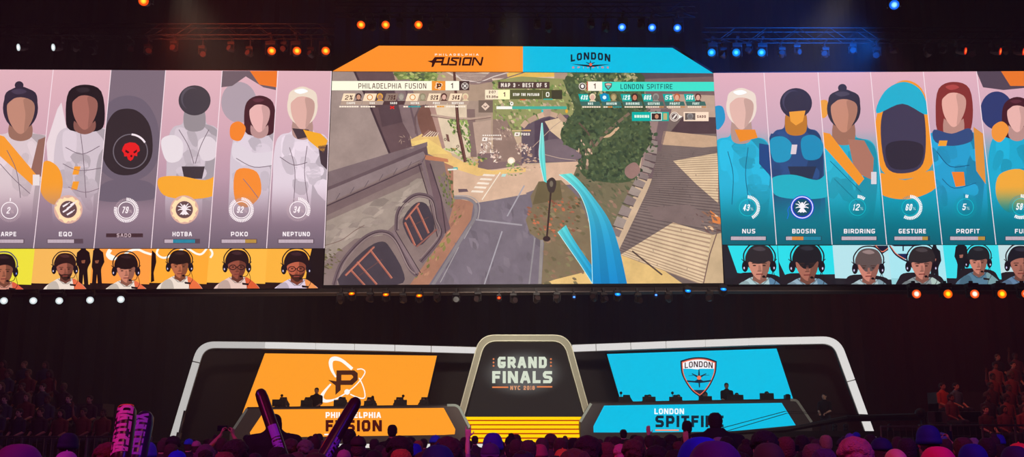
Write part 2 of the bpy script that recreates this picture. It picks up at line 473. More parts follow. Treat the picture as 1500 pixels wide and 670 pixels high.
# far background across the top
g.poly([(570, 104), (1050, 104), (1050, 200), (570, 200)], (178, 150, 128), .2)
g.poly([(575, 104), (640, 104), (640, 128), (590, 128)], (122, 135, 78), .4)
dabs(g, [(575, 104), (650, 104), (650, 122), (590, 122)], 60, [(150, 168, 92), (100, 118, 66), (84, 96, 70), (176, 178, 112)], 7, 0, 1.6, .5, seed=3)
g.poly([(650, 104), (720, 104), (700, 122), (664, 112)], (222, 200, 178), .5)
g.poly([(655, 104), (760, 104), (762, 112), (700, 124), (690, 124)], (150, 122, 116), .5)
g.line([(664, 106), (676, 117), (702, 121), (724, 112), (745, 106)], 1.6, (220, 200, 190), .8)
g.line([(690, 121), (730, 118), (768, 106)], 1.4, (120, 98, 100), .8)
g.poly([(742, 106), (812, 106), (812, 113), (744, 115)], (232, 186, 92), .6)
g.poly([(720, 115), (812, 112.5), (812, 117), (722, 119)], (224, 196, 176), .7)
# roof, far left
g.poly([(484, 104), (520, 104), (570, 226), (474, 274)], (164, 142, 134), .6)
g.poly([(519, 104), (575, 104), (592, 160), (604, 216), (570, 226)], (104, 80, 82), .7)
g.poly([(548, 132), (576, 130), (594, 178), (560, 186)], (88, 68, 72), .8)
g.line([(519, 104), (540, 150), (572, 228)], 3.2, (72, 54, 60), .9)
# pillars and old arch behind
g.poly([(575, 118), (600, 116), (622, 190), (608, 212), (590, 180)], (136, 112, 112), .8)
g.line([(592, 120), (612, 200)], 3, (112, 90, 94), .9)
g.blob([(611, 170), (616, 158), (628, 156), (636, 170), (640, 196), (630, 200), (618, 196)], (128, 88, 76), .95)
g.line([(609, 196), (608, 172), (615, 156), (628, 153), (638, 166), (644, 198)], 2.5, (112, 88, 88), 1)
# sandy courtyard
g.poly(B2([(10, 300), (200, 200), (330, 290), (420, 460), (530, 520), (800, 560), (800, 670), (380, 670), (380, 490), (150, 460), (20, 360)]), (232, 190, 120), .9)
g.poly(B2([(10, 320), (180, 290), (320, 380), (380, 440), (160, 440)]), (244, 206, 124), 1)
for i in range(6): g.line(B2([(120 + i * 26, 270 - i * 2), (190 + i * 18, 205 + i * 6)]), 1.8, (150, 110, 100), 1.1); 
for i in range(5): g.line(B2([(140 + i * 30, 272), (210 + i * 18, 215 + i * 4)]), 1, (240, 215, 190), 1.2)
# pale wall with vines
g.poly(B2([(225, -60), (560, -60), (560, 90), (600, 460), (540, 480), (340, 400), (290, 200), (240, 60)]), (226, 202, 172), 1)
g.poly(B2([(180, -60), (240, -60), (350, 380), (320, 390)]), (178, 140, 128), 1.1)
g.line(B2([(210, 55), (440, 90), (600, 95), (800, 70)]), 3, (190, 160, 142), 1.3)
g.line(B2([(215, 70), (440, 103), (600, 108), (800, 82)]), 1, (118, 90, 84), 1.3)
g.poly(B2([(355, 245), (380, 250), (395, 320), (370, 315)]), (122, 84, 76), 1.2)
for cx, cy in ((350, 298), (473, 365)): g.ring(600 + cx / 6.7, 160 + cy / 6.7, 1.7, 1.6, .9, (96, 72, 60), 1.4, 12)
g.poly(B2([(560, -80), (800, -80), (800, 470), (640, 470), (600, 250), (560, 120)]), (172, 146, 130), 1)
g.poly(B2([(560, 0), (640, 0), (660, 470), (600, 470)]), (136, 110, 104), 1.1)
g.poly(B2([(620, 130), (800, 105), (800, 330), (740, 430), (660, 440)]), (190, 160, 142), 1.2)
vine = [(150, 168, 92), (112, 134, 74), (176, 190, 118), (94, 112, 66)]
dabs(g, B2([(370, 110), (560, 100), (590, 180), (600, 420), (560, 430), (520, 250), (430, 240)]), 110, vine, 5, .9, 1.6, 1.4, seed=4)
dabs(g, B2([(320, 390), (450, 380), (560, 470), (620, 470), (760, 480), (640, 560), (560, 530), (440, 430)]), 70, vine + [(196, 160, 100)], 4.5, .3, 1.6, 1.5, seed=5)
g.poly(B2([(425, -370), (450, -370), (492, 160), (562, 515), (532, 525), (462, 200)]), (96, 62, 56), 2.2)
g.line(B2([(440, -200), (478, 160), (552, 515)]), 1.0, (132, 88, 76), 2.3)
# middle: rubble, vines and the stone bridge
g.poly([(722, 118), (764, 112), (830, 116), (850, 190), (780, 200), (722, 200)], (150, 150, 96), 1.1)
dabs(g, [(722, 120), (830, 118), (846, 170), (790, 182), (750, 200), (728, 190)], 240, vine + [(206, 188, 140), (126, 120, 84), (196, 170, 140)], 6, .8, 1.5, 1.2, seed=6)
g.poly([(722, 175), (742, 175), (768, 235), (722, 238)], (150, 122, 110), 1.6)
dabs(g, [(726, 165), (745, 170), (752, 210), (730, 200)], 50, [(200, 170, 150), (170, 140, 126), (124, 100, 96)], 5, 1.0, 3, 1.7, seed=7)
g.poly([(700, 225), (765, 222), (765, 245), (700, 250)], (132, 106, 104), 1.3)
g.poly([(764, 186), (800, 170), (832, 168), (856, 196), (862, 236), (764, 240)], (104, 88, 98), 1.7)
g.poly([(783, 178), (806, 172), (800, 236), (783, 237)], (86, 70, 84), 1.8)
g.poly([(798, 178), (822, 172), (838, 196), (822, 205), (806, 192)], (228, 196, 160), 1.9)
g.blob([(790, 214), (810, 204), (850, 208), (850, 232), (795, 236)], (124, 106, 112), 1.9)
g.line([(780, 216), (810, 186), (824, 176)], 1.0, (190, 160, 140), 2.2)
g.line([(796, 226), (820, 232), (866, 238)], .9, (196, 168, 150), 2.2)
for k, (a, b) in enumerate([((765, 186), (772, 178)), ((774, 178), (786, 171)), ((788, 171), (802, 166)), ((804, 166), (816, 170)), ((818, 168), (828, 178)), ((829, 178), (838, 190))]):
    g.line([a, b], 7.5, [(204, 168, 142), (186, 152, 130), (214, 178, 150)][k % 3], 2)
g.poly([(793, 158), (808, 157), (806, 170), (798, 172)], (190, 156, 136), 2.1)
# plaza ground and crossing
g.poly([(655, 238), (700, 252), (760, 243), (850, 236), (872, 240), (850, 300), (690, 300), (660, 290)], (218, 180, 152), 1.6)
g.poly([(640, 232), (720, 250), (770, 246), (770, 252), (700, 258), (655, 244)], (238, 194, 122), 1.7)
dabs(g, [(755, 232), (775, 224), (800, 236), (790, 250), (764, 250)], 40, [(206, 170, 146), (186, 148, 124), (226, 190, 160)], 5, 0, 2, 1.8, seed=8)
g.ell(749, 236, 5.5, 5.5, (255, 226, 196), 2.4)
g.ell(749, 236, 3.5, 3.5, (255, 244, 226), 2.5)
dabs(g, [(742, 240), (760, 238), (764, 256), (744, 258)], 36, [(132, 150, 84), (110, 128, 74), (170, 176, 110)], 4, 0, 1.6, 2.3, seed=9)
for i in range(5):
    x = 707.5 - i * 4.2; y = 256.5 + i * 6
    g.poly([(x + 1, y - 1.6), (x + 18, y - .6), (x + 16.5, y + 2.2), (x - 1, y + 1.2)], (244, 226, 206), 2)
g.line([(733, 252.5), (706, 293)], 1.5, (246, 228, 206), 2.1)
g.poly([(736, 255), (742, 255), (740, 259), (734, 259)], (190, 225, 215), 2.2)
g.poly([(671, 277), (684, 277), (686, 281), (672, 282)], (110, 88, 92), 2.1)
g.poly([(655, 246), (670, 245), (671, 248.5), (656, 249.5)], (92, 176, 170), 2.2); g.poly([(656, 248), (669, 247), (669, 249), (656, 250)], (230, 236, 226), 2.3)
# road in the shade
g.poly([(694, 298), (720, 294), (790, 281), (850, 300), (866, 300), (840, 416), (824, 416), (622, 418), (660, 360)], (124, 112, 121), 2)
g.poly([(770, 283), (800, 272), (850, 270), (860, 300), (790, 300)], (126, 112, 120), 2.0)
dabs(g, [(700, 300), (780, 292), (800, 330), (780, 414), (640, 414)], 60, [(128, 116, 124), (121, 109, 118)], 22, 1.2, 2, 2.1, seed=10)
for a, b in (((768, 272), (743, 317)), ((735.5, 339), (709.5, 417))): g.line([a, b], 1.9, (172, 164, 170), 2.8)
g.line([(697, 322), (765, 330)], 2.4, (164, 154, 160), 2.8)
# pavement, kerb and left building
g.poly([(636, 232), (664, 244), (664, 290), (694, 296), (690, 322), (628, 418), (596, 418), (640, 348), (652, 300)], (176, 124, 100), 2.2)
g.line(spline([(664, 290), (684, 291), (696, 300), (695, 320), (676, 350), (634, 418)]), 4.5, (142, 132, 134), 2.6)
g.line(spline([(664, 287), (688, 288), (702, 300), (700, 322)]), 1.4, (176, 164, 160), 2.7)
g.line([(690, 332), (680, 350)], 1.2, (170, 160, 160), 2.8); g.line([(672, 362), (645, 414)], 1.2, (170, 160, 160), 2.8)
dabs(g, [(655, 300), (688, 296), (660, 350), (620, 412), (606, 412), (650, 340)], 60, [(190, 136, 108), (160, 112, 92), (128, 122, 72), (150, 136, 80)], 8, 2.1, 2.2, 2.5, seed=11)
g.poly([(474, 300), (624, 224), (650, 236), (664, 300), (652, 345), (600, 418), (470, 418)], (138, 117, 112), 2.8)
dabs(g, [(640, 252), (660, 250), (668, 296), (652, 300)], 50, [(120, 122, 76), (98, 102, 66), (146, 130, 90)], 6, 1.2, 1.8, 3.0, seed=12)
g.poly([(622, 227), (656, 233), (657, 238), (623, 234)], (200, 128, 92), 3.3)
g.poly([(622, 234), (630, 236), (660, 335), (648, 345)], (116, 92, 96), 3.2)
g.line([(630, 240), (646, 290), (653, 342)], 1.6, (74, 58, 64), 3.4)
g.line([(617, 234), (632, 288), (646, 349)], 5, (134, 112, 114), 3.1)
g.line([(613, 240), (628, 290), (642, 352)], 1.4, (78, 60, 66), 3.3)
# cornice of the near building
g.poly([(476, 270), (625, 213), (627, 226), (614, 236), (476, 296)], (104, 84, 88), 3.0)
g.poly([(476, 281), (620, 222), (625, 230), (476, 300)], (144, 124, 124), 3.2)
g.poly([(476, 256), (480, 252), (626, 208), (626, 214), (476, 276)], (126, 106, 108), 3.3)
g.poly([(474, 302), (616, 238), (620, 250), (474, 318)], (120, 98, 98), 3.2)
g.line([(474, 304), (618, 240)], 1.4, (70, 54, 62), 3.5)
for k in range(7): x = 492 + k * 21; g.line([(x, 293 - k * 9.2), (x + 6, 283 - k * 9.2)], .8, (92, 76, 84), 3.6)
g.poly([(474, 326), (620, 262), (632, 300), (590, 318), (560, 345), (520, 350), (474, 385)], (164, 146, 134), 3.1)
dabs(g, [(474, 330), (618, 266), (600, 310), (520, 346), (474, 372)], 50, [(168, 150, 138), (158, 140, 130), (172, 154, 141)], 24, -.45, 2.4, 3.2, seed=13)
# two arched windows
for T, arch, glass, bars in (
    (0, [(489, 418), (502, 384), (533, 350), (560, 340), (580, 352), (600, 392), (612, 404), (596, 418)],
     [(497, 418), (512, 388), (540, 362), (560, 354), (572, 364), (592, 402), (580, 418)],
     [((506, 404), (548, 362)), ((523, 384), (552, 417)), ((542, 366), (574, 408)), ((514, 396), (534, 418))]),
    (0, [(581, 338), (584, 310), (602, 290), (618, 286), (634, 294), (640, 322), (646, 346), (616, 384), (600, 370)],
     [(591, 332), (593, 316), (606, 300), (617, 296), (628, 304), (636, 336), (610, 362)],
     [((594, 322), (614, 298)), ((600, 316), (618, 352)), ((611, 304), (628, 342)), ((593, 326), (608, 360))])):
    g.line(spline(arch[:-1], 5), 7, (112, 92, 96), 3.6)
    g.line(spline(arch[:-1], 5), 1.2, (70, 54, 60), 3.9)
    g.line(spline([(x * .93 + .07 * glass[3][0], y * .93 + .07 * glass[3][1] + 1) for x, y in arch[:-1]], 5), 1.6, (150, 128, 124), 4.0)
    g.poly(smooth(glass, 3), (74, 64, 72), 4.1)
    for a, b in bars: g.line([a, b], 3.0, (172, 98, 82), 4.4); g.line([(a[0] + .8, a[1] - .4), (b[0] + .8, b[1] - .4)], .8, (206, 136, 112), 4.5)
g.line([(526, 404), (560, 380)], .8, (120, 80, 74), 4.4); g.line([(603, 332), (628, 318)], .8, (120, 80, 74), 4.4)
g.line([(610, 362), (640, 336)], 2.4, (150, 96, 86), 4.5)
g.line([(576, 338), (612, 400)], 5, (136, 114, 116), 4.0); g.line([(579, 338), (616, 400)], 1.2, (70, 54, 60), 4.1)
dabs(g, [(474, 362), (500, 366), (498, 384), (474, 404)], 30, [(128, 118, 78), (104, 92, 68)], 6, .3, 2, 4, seed=14)
g.line(spline([(476, 360), (500, 352), (520, 338), (534, 330)]), .9, (120, 92, 84), 4)
# planted island and street lamp
g.poly([(789, 266), (822, 264), (848, 290), (864, 330), (868, 418), (793, 418), (797, 356), (776, 342), (770, 322), (780, 302), (777, 288)], (132, 114, 88), 3.4)
dabs(g, [(789, 270), (822, 268), (848, 294), (862, 330), (866, 416), (800, 416), (798, 356), (778, 340)], 110, [(140, 118, 90), (124, 112, 82), (150, 118, 94), (134, 124, 90)], 10, .4, 2, 3.5, seed=15)
dabs(g, [(772, 300), (850, 286), (846, 342), (800, 350), (776, 338)], 110, [(196, 112, 78), (120, 104, 72), (100, 92, 66), (150, 96, 74), (176, 104, 80)], 6.5, .4, 1.7, 4.3, seed=25)
g.poly([(789, 267), (820, 265), (824, 292), (780, 300)], (112, 98, 70), 4.2)
g.line(A6([(75, 410), (48, 630)]), 2.2, (150, 142, 144), 4.2); g.line(A6([(108, 420), (98, 630)]), 4.5, (150, 140, 136), 4.2)
g.line(A6([(150, 190), (130, 420)]), 2.6, (64, 46, 44), 5); g.ell(*A6([(130, 415)])[0], 5.5, 4, (58, 42, 44), 5)
g.blob(A6([(130, 150), (155, 128), (175, 150), (165, 195), (140, 195)]), (70, 58, 54), 5.1); g.ell(*A6([(152, 158)])[0], 2.6, 4.5, (120, 108, 92), 5.2)
# tree shadow ground, sunlit ledge
g.poly([(850, 232), (935, 250), (925, 300), (890, 350), (866, 330), (838, 262)], (122, 112, 86), 3.4)
dabs(g, [(850, 262), (930, 250), (925, 300), (895, 345), (868, 322)], 90, [(126, 116, 88), (106, 104, 78), (150, 118, 98), (92, 98, 70)], 10, .6, 2.5, 3.5, seed=16)
g.poly([(790, 418), (812, 410), (868, 396), (905, 372), (930, 366), (1000, 416), (1000, 420), (790, 420)], (232, 192, 124), 3.7)
# the great stair on the right
st = [(925, 150), (1052, 150), (1062, 420), (985, 420), (906, 372), (930, 320), (958, 262), (962, 215)]
g.poly(st, (122, 104, 98), 3.6)
g.poly([(935, 104), (1052, 104), (1052, 215), (970, 214)], (124, 100, 98), 3.5)
g.poly([(936, 104), (1050, 104), (1050, 112), (940, 116)], (92, 78, 84), 3.6)
g.poly([(985, 138), (1052, 140), (1052, 172), (975, 170)], (190, 160, 140), 3.7)
g.poly([(1000, 172), (1052, 172), (1052, 196), (980, 196)], (84, 64, 68), 3.8)
g.poly([(972, 192), (1052, 200), (1054, 218), (968, 212)], (200, 164, 134), 3.9)
g.poly([(950, 158), (984, 160), (950, 262), (936, 262)], (156, 128, 122), 3.8)
g.poly([(968, 160), (984, 160), (958, 262), (948, 262)], (118, 96, 98), 3.9)
Lw = spline([(962, 222), (955, 262), (934, 310), (904, 372)], 16); Rw = spline([(1056, 214), (1056, 262), (1052, 330), (1030, 418)], 16)
n = len(Lw)
litA = [(986, 236), (1052, 224), (1052, 298), (1020, 270)]
litB = [(986, 326), (1036, 340), (1064, 350), (1064, 420), (1000, 420), (908, 374), (940, 352)]
for i in range(n - 1):
    for f0, f1, dark in ((0.0, .62, 0), (.62, 1.0, 1)):
        a = mix(Lw[i] + (0,), Lw[i + 1] + (0,), f0); b = mix(Rw[i] + (0,), Rw[i + 1] + (0,), f0)
        c2 = mix(Rw[i] + (0,), Rw[i + 1] + (0,), f1); d2 = mix(Lw[i] + (0,), Lw[i + 1] + (0,), f1)
        quad = [a[:2], b[:2], c2[:2], d2[:2]]
        g.poly(quad, (130, 112, 106) if not dark else (104, 88, 86), 4.0)
        for lit in (litA, litB):
            q2 = clip_convex(quad, lit if lit is litA else [(986, 326), (1064, 350), (1064, 420), (1000, 420), (908, 374)])
            if len(q2) > 2: g.poly(q2, (226, 197, 160) if not dark else (180, 148, 122), 4.2)
for k in range(34):
    i = rnd.randrange(n - 1); t = rnd.random(); a = mix(Lw[i] + (0,), Rw[i] + (0,), t); g.line([a[:2], (a[0] + rnd.uniform(-1, 1), a[1] + 3)], .6, (96, 80, 78), 4.4)
g.poly([(946, 304), (1010, 300), (1040, 318), (1024, 332), (960, 322)], (128, 108, 104), 4.3)
dabs(g, [(1018, 312), (1050, 306), (1060, 336), (1034, 342)], 26, [(214, 176, 140), (150, 110, 90), (106, 80, 76)], 9, .5, 2.6, 4.6, seed=17)
g.poly([(1040, 308), (1058, 322), (1058, 330), (1044, 326)], (222, 130, 70), 4.9)
g.poly([(1042, 345), (1062, 340), (1062, 420), (1030, 420)], (206, 176, 138), 4.5); g.line([(1052, 336), (1040, 372), (1030, 418)], 1.6, (120, 92, 84), 4.6)
g.line([(926, 368), (970, 403)], 2.4, (92, 74, 66), 4.6)
wl = spline([(955, 204), (952, 236), (940, 262), (920, 300), (900, 345)], 3)
for i in range(len(wl) - 1):
    a, b = wl[i], wl[i + 1]; g.line([(a[0] + .2 * (b[0] - a[0]), a[1] + .2 * (b[1] - a[1])), b], 17 - i * .2, [(150, 132, 126), (164, 146, 136), (138, 120, 116)][i % 3], 4.7)
    g.line([(a[0] - 8, a[1] - 2), (a[0] + 8, a[1] + 2.5)], 1.2, (82, 66, 68), 4.8)
# the big tree
fol = [(78, 94, 66), (66, 82, 60), (90, 104, 70), (98, 110, 74), (58, 72, 54), (84, 98, 70)]
crown = [(826, 120), (850, 104), (936, 104), (944, 140), (950, 180), (955, 205), (940, 230), (930, 262), (900, 268), (862, 262), (848, 246), (852, 226), (826, 210), (822, 190), (842, 160)]
g.blob(crown, (74, 88, 60), 4.9, 3)
dabs(g, crown, 900, fol, 7, .5, 1.6, 5.0, 1.4, seed=18)
dabs(g, [(818, 186), (848, 160), (960, 150), (962, 215), (930, 268), (850, 266), (826, 216)], 160, fol[:2] + fol[4:], 7, .5, 1.6, 5.2, 1.4, seed=28)
dabs(g, [(830, 106), (930, 106), (940, 130), (860, 140)], 150, [(124, 136, 84), (142, 150, 94), (96, 110, 70), (190, 176, 130)], 7, .5, 1.7, 5.7, 1.4, seed=19)
g.line(spline([(872, 214), (886, 196), (902, 182), (922, 166)]), 4, (132, 110, 92), 6.6); g.line(spline([(870, 216), (862, 196), (848, 180)]), 2.2, (104, 84, 72), 6.6)
g.line(spline([(884, 200), (894, 198), (906, 186)]), 4, (216, 176, 140), 6.5)
dabs(g, [(855, 180), (925, 168), (930, 215), (870, 212)], 60, fol, 8, .5, 1.7, 6.8, 1.4, seed=20)
dabs(g, [(840, 200), (870, 205), (862, 250), (846, 246)], 24, [(214, 176, 148), (120, 100, 84)], 6, 1.2, 2, 5.9, seed=21)
g.blob([(917, 245), (930, 238), (938, 250), (926, 262), (916, 256)], (150, 116, 108), 6.4)
# the two small combat clusters: pale rubble heaps
dabs(g, B3([(30, 340), (120, 310), (200, 420), (240, 490), (180, 530), (100, 470), (20, 450)]), 90, [(226, 196, 180), (188, 152, 138), (120, 92, 92), (244, 226, 210)], 4.5, .8, 2.4, 3, 1.5, seed=22)
dabs(g, B3([(360, 350), (430, 320), (520, 380), (500, 440), (400, 440)]), 70, [(230, 202, 182), (190, 150, 132), (132, 100, 96), (210, 180, 160)], 4, .2, 2, 3, 1.5, seed=23)
dabs(g, [(582, 205), (600, 190), (612, 210), (600, 222)], 14, [(190, 160, 140), (120, 96, 100)], 6, .8, 6, 3.5, 1.4, seed=24)
street = g.build('street_picture', M_game, ms)
# cyan ribbons of light in the picture
g = Pic(SP, MQ)
def rib(L, Rr, c0, c1, ly=6):
    L = spline(L, 6); Rr = spline(Rr, 6); m = len(L)
    for i in range(m - 1):
        for k in range(4):
            def pt(j, f): return (L[j][0] + (Rr[j][0] - L[j][0]) * f, L[j][1] + (Rr[j][1] - L[j][1]) * f)
            t0, t1 = i / (m - 1), (i + 1) / (m - 1); sh = [1.0, .93, 1.04, .96][k]
            cA = tuple(q * sh for q in mix(c0, c1, t0)); cB = tuple(q * sh for q in mix(c0, c1, t1))
            g.poly([pt(i, k / 4), pt(i, (k + 1) / 4), pt(i + 1, (k + 1) / 4), pt(i + 1, k / 4)], [cA, cA, cB, cB], ly)
    g.line(L, .9, (200, 246, 244), ly + 1)
rib([(819, 256), (834, 268), (851, 288), (862, 320), (866, 360), (868, 418)], [(837, 254), (850, 266), (870, 290), (892, 322), (906, 360), (919, 418)], (118, 232, 218), (16, 132, 196))
g.build('light_ribbon', M_pic, ms); g = Pic(SP, MQ)
rib([(817, 340), (832, 362), (850, 388), (868, 416)], [(829, 330), (840, 350), (856, 374), (869, 392)], (96, 214, 214), (26, 150, 206), 5.5)
g.build('light_ribbon', M_pic, ms); g = Pic(SP, MQ)
rib([(793.5, 180), (791, 205), (790, 232), (797, 266)], [(795, 180), (797, 205), (798.5, 232), (801, 268)], (150, 226, 216), (90, 220, 214), 5.5)
for k in range(0):
    t = rnd.random(); x = 837 + 22 * t + rnd.uniform(-1, 1); y = 254 + 26 * t; g.poly([(x - 2, y + 4), (x + 1.5, y - 4), (x + 2.5, y + 5)], (110, 228, 218), 6)
for k in range(0): x = 818 + k * 1.4; g.poly([(x - 1, 342), (x + 1, 326 + rnd.uniform(0, 5)), (x + 2, 342)], (96, 214, 214), 5.6)
g.build('light_ribbon', M_pic, ms)

# score bars of the broadcast
br = (116, 74, 66)
def part_pic(name, parent, fn, mat=None, clip=MQ, plane=SP):
    q = Pic(plane, clip); fn(q); return q.build(name, mat or M_pic, parent)
LY = 9
def f(q):
    q.rect(484, 118.8, 632.5, 132.4, (255, 254, 226), LY); q.text('PHILADELPHIA FUSION', 525, 624.5, 122, 129.8, 1.05, br, LY + 1)
    q.rect(632.5, 118.8, 652.5, 132.4, (244, 152, 56), LY)
    q.ring(642.5, 126, 5.6, 2.6, .8, (255, 240, 214), LY + 1, rot=-.5); q.ring(642, 126, 5.2, 2.4, .8, (255, 240, 214), LY + 1, rot=1.1)
    q.text('P', 640, 646.5, 122.4, 129.6, 1.8, (70, 28, 20), LY + 2)
    q.rect(652.5, 118.8, 672.6, 132.4, (255, 254, 230), LY); q.text('1', 660.6, 664, 121.8, 129.6, 1.3, (90, 56, 50), LY + 1)
    q.rect(672.6, 118.8, 687.4, 132.4, (74, 54, 52), LY); q.ring(681, 126, 4.6, 4.6, 1, (230, 216, 204), LY + 1)
    q.line([(678.6, 123.6), (683.4, 128.4)], 1.4, (240, 230, 220), LY + 1); q.line([(683.4, 123.6), (678.6, 128.4)], 1.4, (240, 230, 220), LY + 1)
part_pic('score_bar', ms, f)
def f(q):
    q.ring(853.2, 126.6, 4.8, 4.8, 1.1, (226, 214, 206), LY + 1); q.ell(853.2, 126.6, 4, 4, (84, 66, 62), LY); q.ell(853.2, 126.4, 2.3, 2.6, (250, 244, 236), LY + 1)
    q.rect(859.6, 119.6, 862, 133.2, (206, 70, 40), LY); q.rect(861, 119.6, 882, 133.2, (255, 250, 230), LY)
    q.text('1', 869.5, 873, 122.4, 130.2, 1.3, (100, 60, 56), LY + 1)
    q.rect(882, 120, 1050, 133.6, (66, 228, 204), LY)
    q.poly([(885.6, 122), (891, 120.8), (896.6, 122), (896, 127), (891, 132.4), (886.2, 127)], (80, 84, 90), LY + 1)
    q.poly([(887, 122.8), (891, 121.8), (895.4, 122.8), (895, 125), (887.4, 125)], (236, 190, 170), LY + 2); q.poly([(887.6, 125.6), (894.8, 125.6), (891, 130.4)], (110, 190, 180), LY + 2)
    q.text('LONDON SPITFIRE', 909, 985, 123.2, 130.6, 1.05, (16, 92, 92), LY + 1)
part_pic('score_bar', ms, f)
def f(q):
    q.rect(729.8, 120, 805, 129.8, (84, 62, 58), LY); q.text('MAP 3 - BEST OF 5', 733.8, 801, 121.8, 127.8, 1.2, (246, 232, 216), LY + 1, gap=.42)
    q.rect(710.6, 131.6, 746.8, 145.6, (255, 236, 202), LY); q.rect(729.6, 131.6, 746.8, 145.6, (255, 252, 190), LY + .5)
    q.text('2:07', 716, 726, 133, 136.8, .8, br, LY + 1); q.text('53.96m', 712.6, 729.6, 140, 143.6, .8, br, LY + 1); q.text('1', 737.4, 740.4, 135.2, 141.6, 1.3, br, LY + 1)
    q.rect(747, 131.6, 823.6, 145.4, (92, 92, 56), LY); q.rect(808, 132.6, 823.6, 145, (70, 66, 50), LY + .5)
    q.text('STOP THE PAYLOAD', 751.4, 790, 136.6, 140.6, .95, (248, 240, 226), LY + 1)
    q.line([(794.4, 133), (794.4, 145)], .5, (170, 160, 130), LY + 1); q.text('0', 799.6, 804.8, 135, 142, 1.3, (250, 244, 230), LY + 1)
    q.rect(761.6, 145.2, 770, 147, (216, 106, 60), LY + 1); q.rect(796, 144.6, 809.6, 146.4, (60, 176, 160), LY + 1)
    q.rect(701, 147, 722, 165, (124, 104, 92), LY); q.poly([(705, 156), (711, 150), (717.2, 156), (711, 162)], (236, 206, 184), LY + 1); q.line([(708.4, 155), (710.6, 157.4), (713.4, 155)], 1.1, (100, 74, 66), LY + 2)
    q.rect(727.2, 155.8, 750.2, 160, (255, 250, 238), LY); q.rect(750.2, 155.8, 830, 160, (70, 178, 156), LY)
    q.ell(749.6, 152, 2.6, 3, (250, 246, 232), LY + 1); q.ell(749.6, 151.6, .9, 1, (80, 60, 50), LY + 2)
    q.ell(794.4, 162.6, 1.5, 2.2, (20, 200, 206), LY); q.ell(830, 163, 2, 2.8, (236, 176, 60), LY)
part_pic('match_clock', ms, f)
def generic_head(q, x, y, w, h, hair, skin, ly):
    q.ell(x + w / 2, y + h * .42, w * .36, h * .42, hair, ly, 12); q.ell(x + w / 2, y + h * .52, w * .24, h * .34, skin, ly + .5, 12)
    q.poly([(x + w * .1, y + h), (x + w * .3, y + h * .8), (x + w * .7, y + h * .8), (x + w * .9, y + h)], hair, ly + .4)
LN = ['CARPE', 'EQO', 'SADO', 'HOTBA', 'POKO', 'NEPTUNO']; LP = ['2%', None, '79%', None, '92%', '34%']
RN = ['NUS', 'BDOSIN', 'BIRDRING', 'GESTURE', 'PROFIT', 'FURY']; RP = ['43%', None, '12%', '60%', '5%', '58%']
LH = [((60, 40, 40), (206, 150, 124)), ((236, 170, 70), (180, 130, 100)), ((150, 140, 130), (176, 164, 150)), ((150, 140, 110), (180, 170, 140)), ((80, 40, 36), (226, 180, 160)), ((236, 216, 170), (226, 180, 150))]
RH = [((236, 216, 180), (226, 180, 160)), ((150, 130, 90), (190, 170, 120)), ((60, 40, 40), (206, 130, 100)), ((150, 150, 140), (120, 116, 112)), ((190, 96, 60), (230, 170, 140)), ((90, 50, 46), (226, 170, 150))]
def f(q):
    for i in range(6):
        x = 500 + 31.3 * i; sl = 3.4; dead = i == 2
        q.rect(x, 137, x + 17.5, 148, (150, 126, 112) if dead else (255, 226, 190), LY, sl)
        generic_head(q, x + 19, 136.6, 12.5, 11.2, *LH[i], LY + 1)
        if LP[i]: q.text(LP[i], x + 5, x + 16, 139.6, 146.2, 1, (84, 52, 46), LY + 1, .2)
        else: q.ell(x + 10.5, 142.6, 5.6, 5.2, (255, 240, 206), LY + 1); q.ring(x + 10.5, 142.6, 3.9, 3.9, 1.2, (226, 132, 50), LY + 2, 16)
        q.rect(x - 1.5, 148, x + 29, 153.6, (84, 60, 60) if dead else (186, 158, 140), LY, 2)
        w = len(LN[i]) * 2.5; q.text(LN[i], x + 14 - w / 2, x + 14 + w / 2, 149.6, 152.6, .75, (250, 240, 226), LY + 1)
        if dead: q.line([(x + 9, 155.6), (x + 15, 159.6)], 1.6, (232, 40, 30), LY + 1); q.line([(x + 15, 155.6), (x + 9, 159.6)], 1.6, (232, 40, 30), LY + 1)
        else:
            segs = 8
            for k in range(segs):
                cx = x - 3 + k * 3.6; cc = (255, 236, 214)
                if i == 3: cc = (255, 236, 214) if k < 2 else ((56, 158, 160) if k < 7 else (110, 90, 80))
                if i == 4 and k >= 5: cc = (236, 158, 60)
                if i == 1 and k >= 6: cc = (90, 70, 64)
                q.rect(cx, 155.2, cx + 3.1, 157.4, cc, LY + 1)
part_pic('player_status_row', ms, f)
def f(q):
    for i in range(6):
        x = 847 + 30.9 * i; sl = -3
        q.rect(x + 3, 137.8, x + 17, 148.6, (0, 172, 160), LY, sl)
        generic_head(q, x + 14.5, 136.8, 13, 12, *RH[i], LY + 1)
        if RP[i]: q.text(RP[i], x + 3.2, x + 13.4, 139.6, 146.2, 1.2, (236, 255, 244), LY + 1, .2)
        else: q.ell(x + 7.6, 142.8, 6.4, 6.2, (10, 140, 190), LY + 1); q.ell(x + 7.6, 142.8, 2.8, 2.8, (224, 250, 250), LY + 2, 14)
        q.rect(x + 4.5, 148.8, x + 33, 155, (66, 108, 100), LY, -2)
        w = len(RN[i]) * 2.5; q.text(RN[i], x + 18 - w / 2, x + 18 + w / 2, 150.2, 153.6, .8, (226, 240, 226), LY + 1)
        for k in range(8):
            cx = x + 6 + k * 3.4; cc = (250, 226, 200)
            if i == 1 and k in (2, 3): cc = (222, 140, 70)
            if i == 1 and k > 3: cc = (40, 150, 150)
            if i in (3, 4, 5) and k > 5: cc = (206, 140, 80)
            q.rect(cx, 155.8, cx + 2.9, 157.8, cc, LY + 1)
part_pic('player_status_row', ms, f)
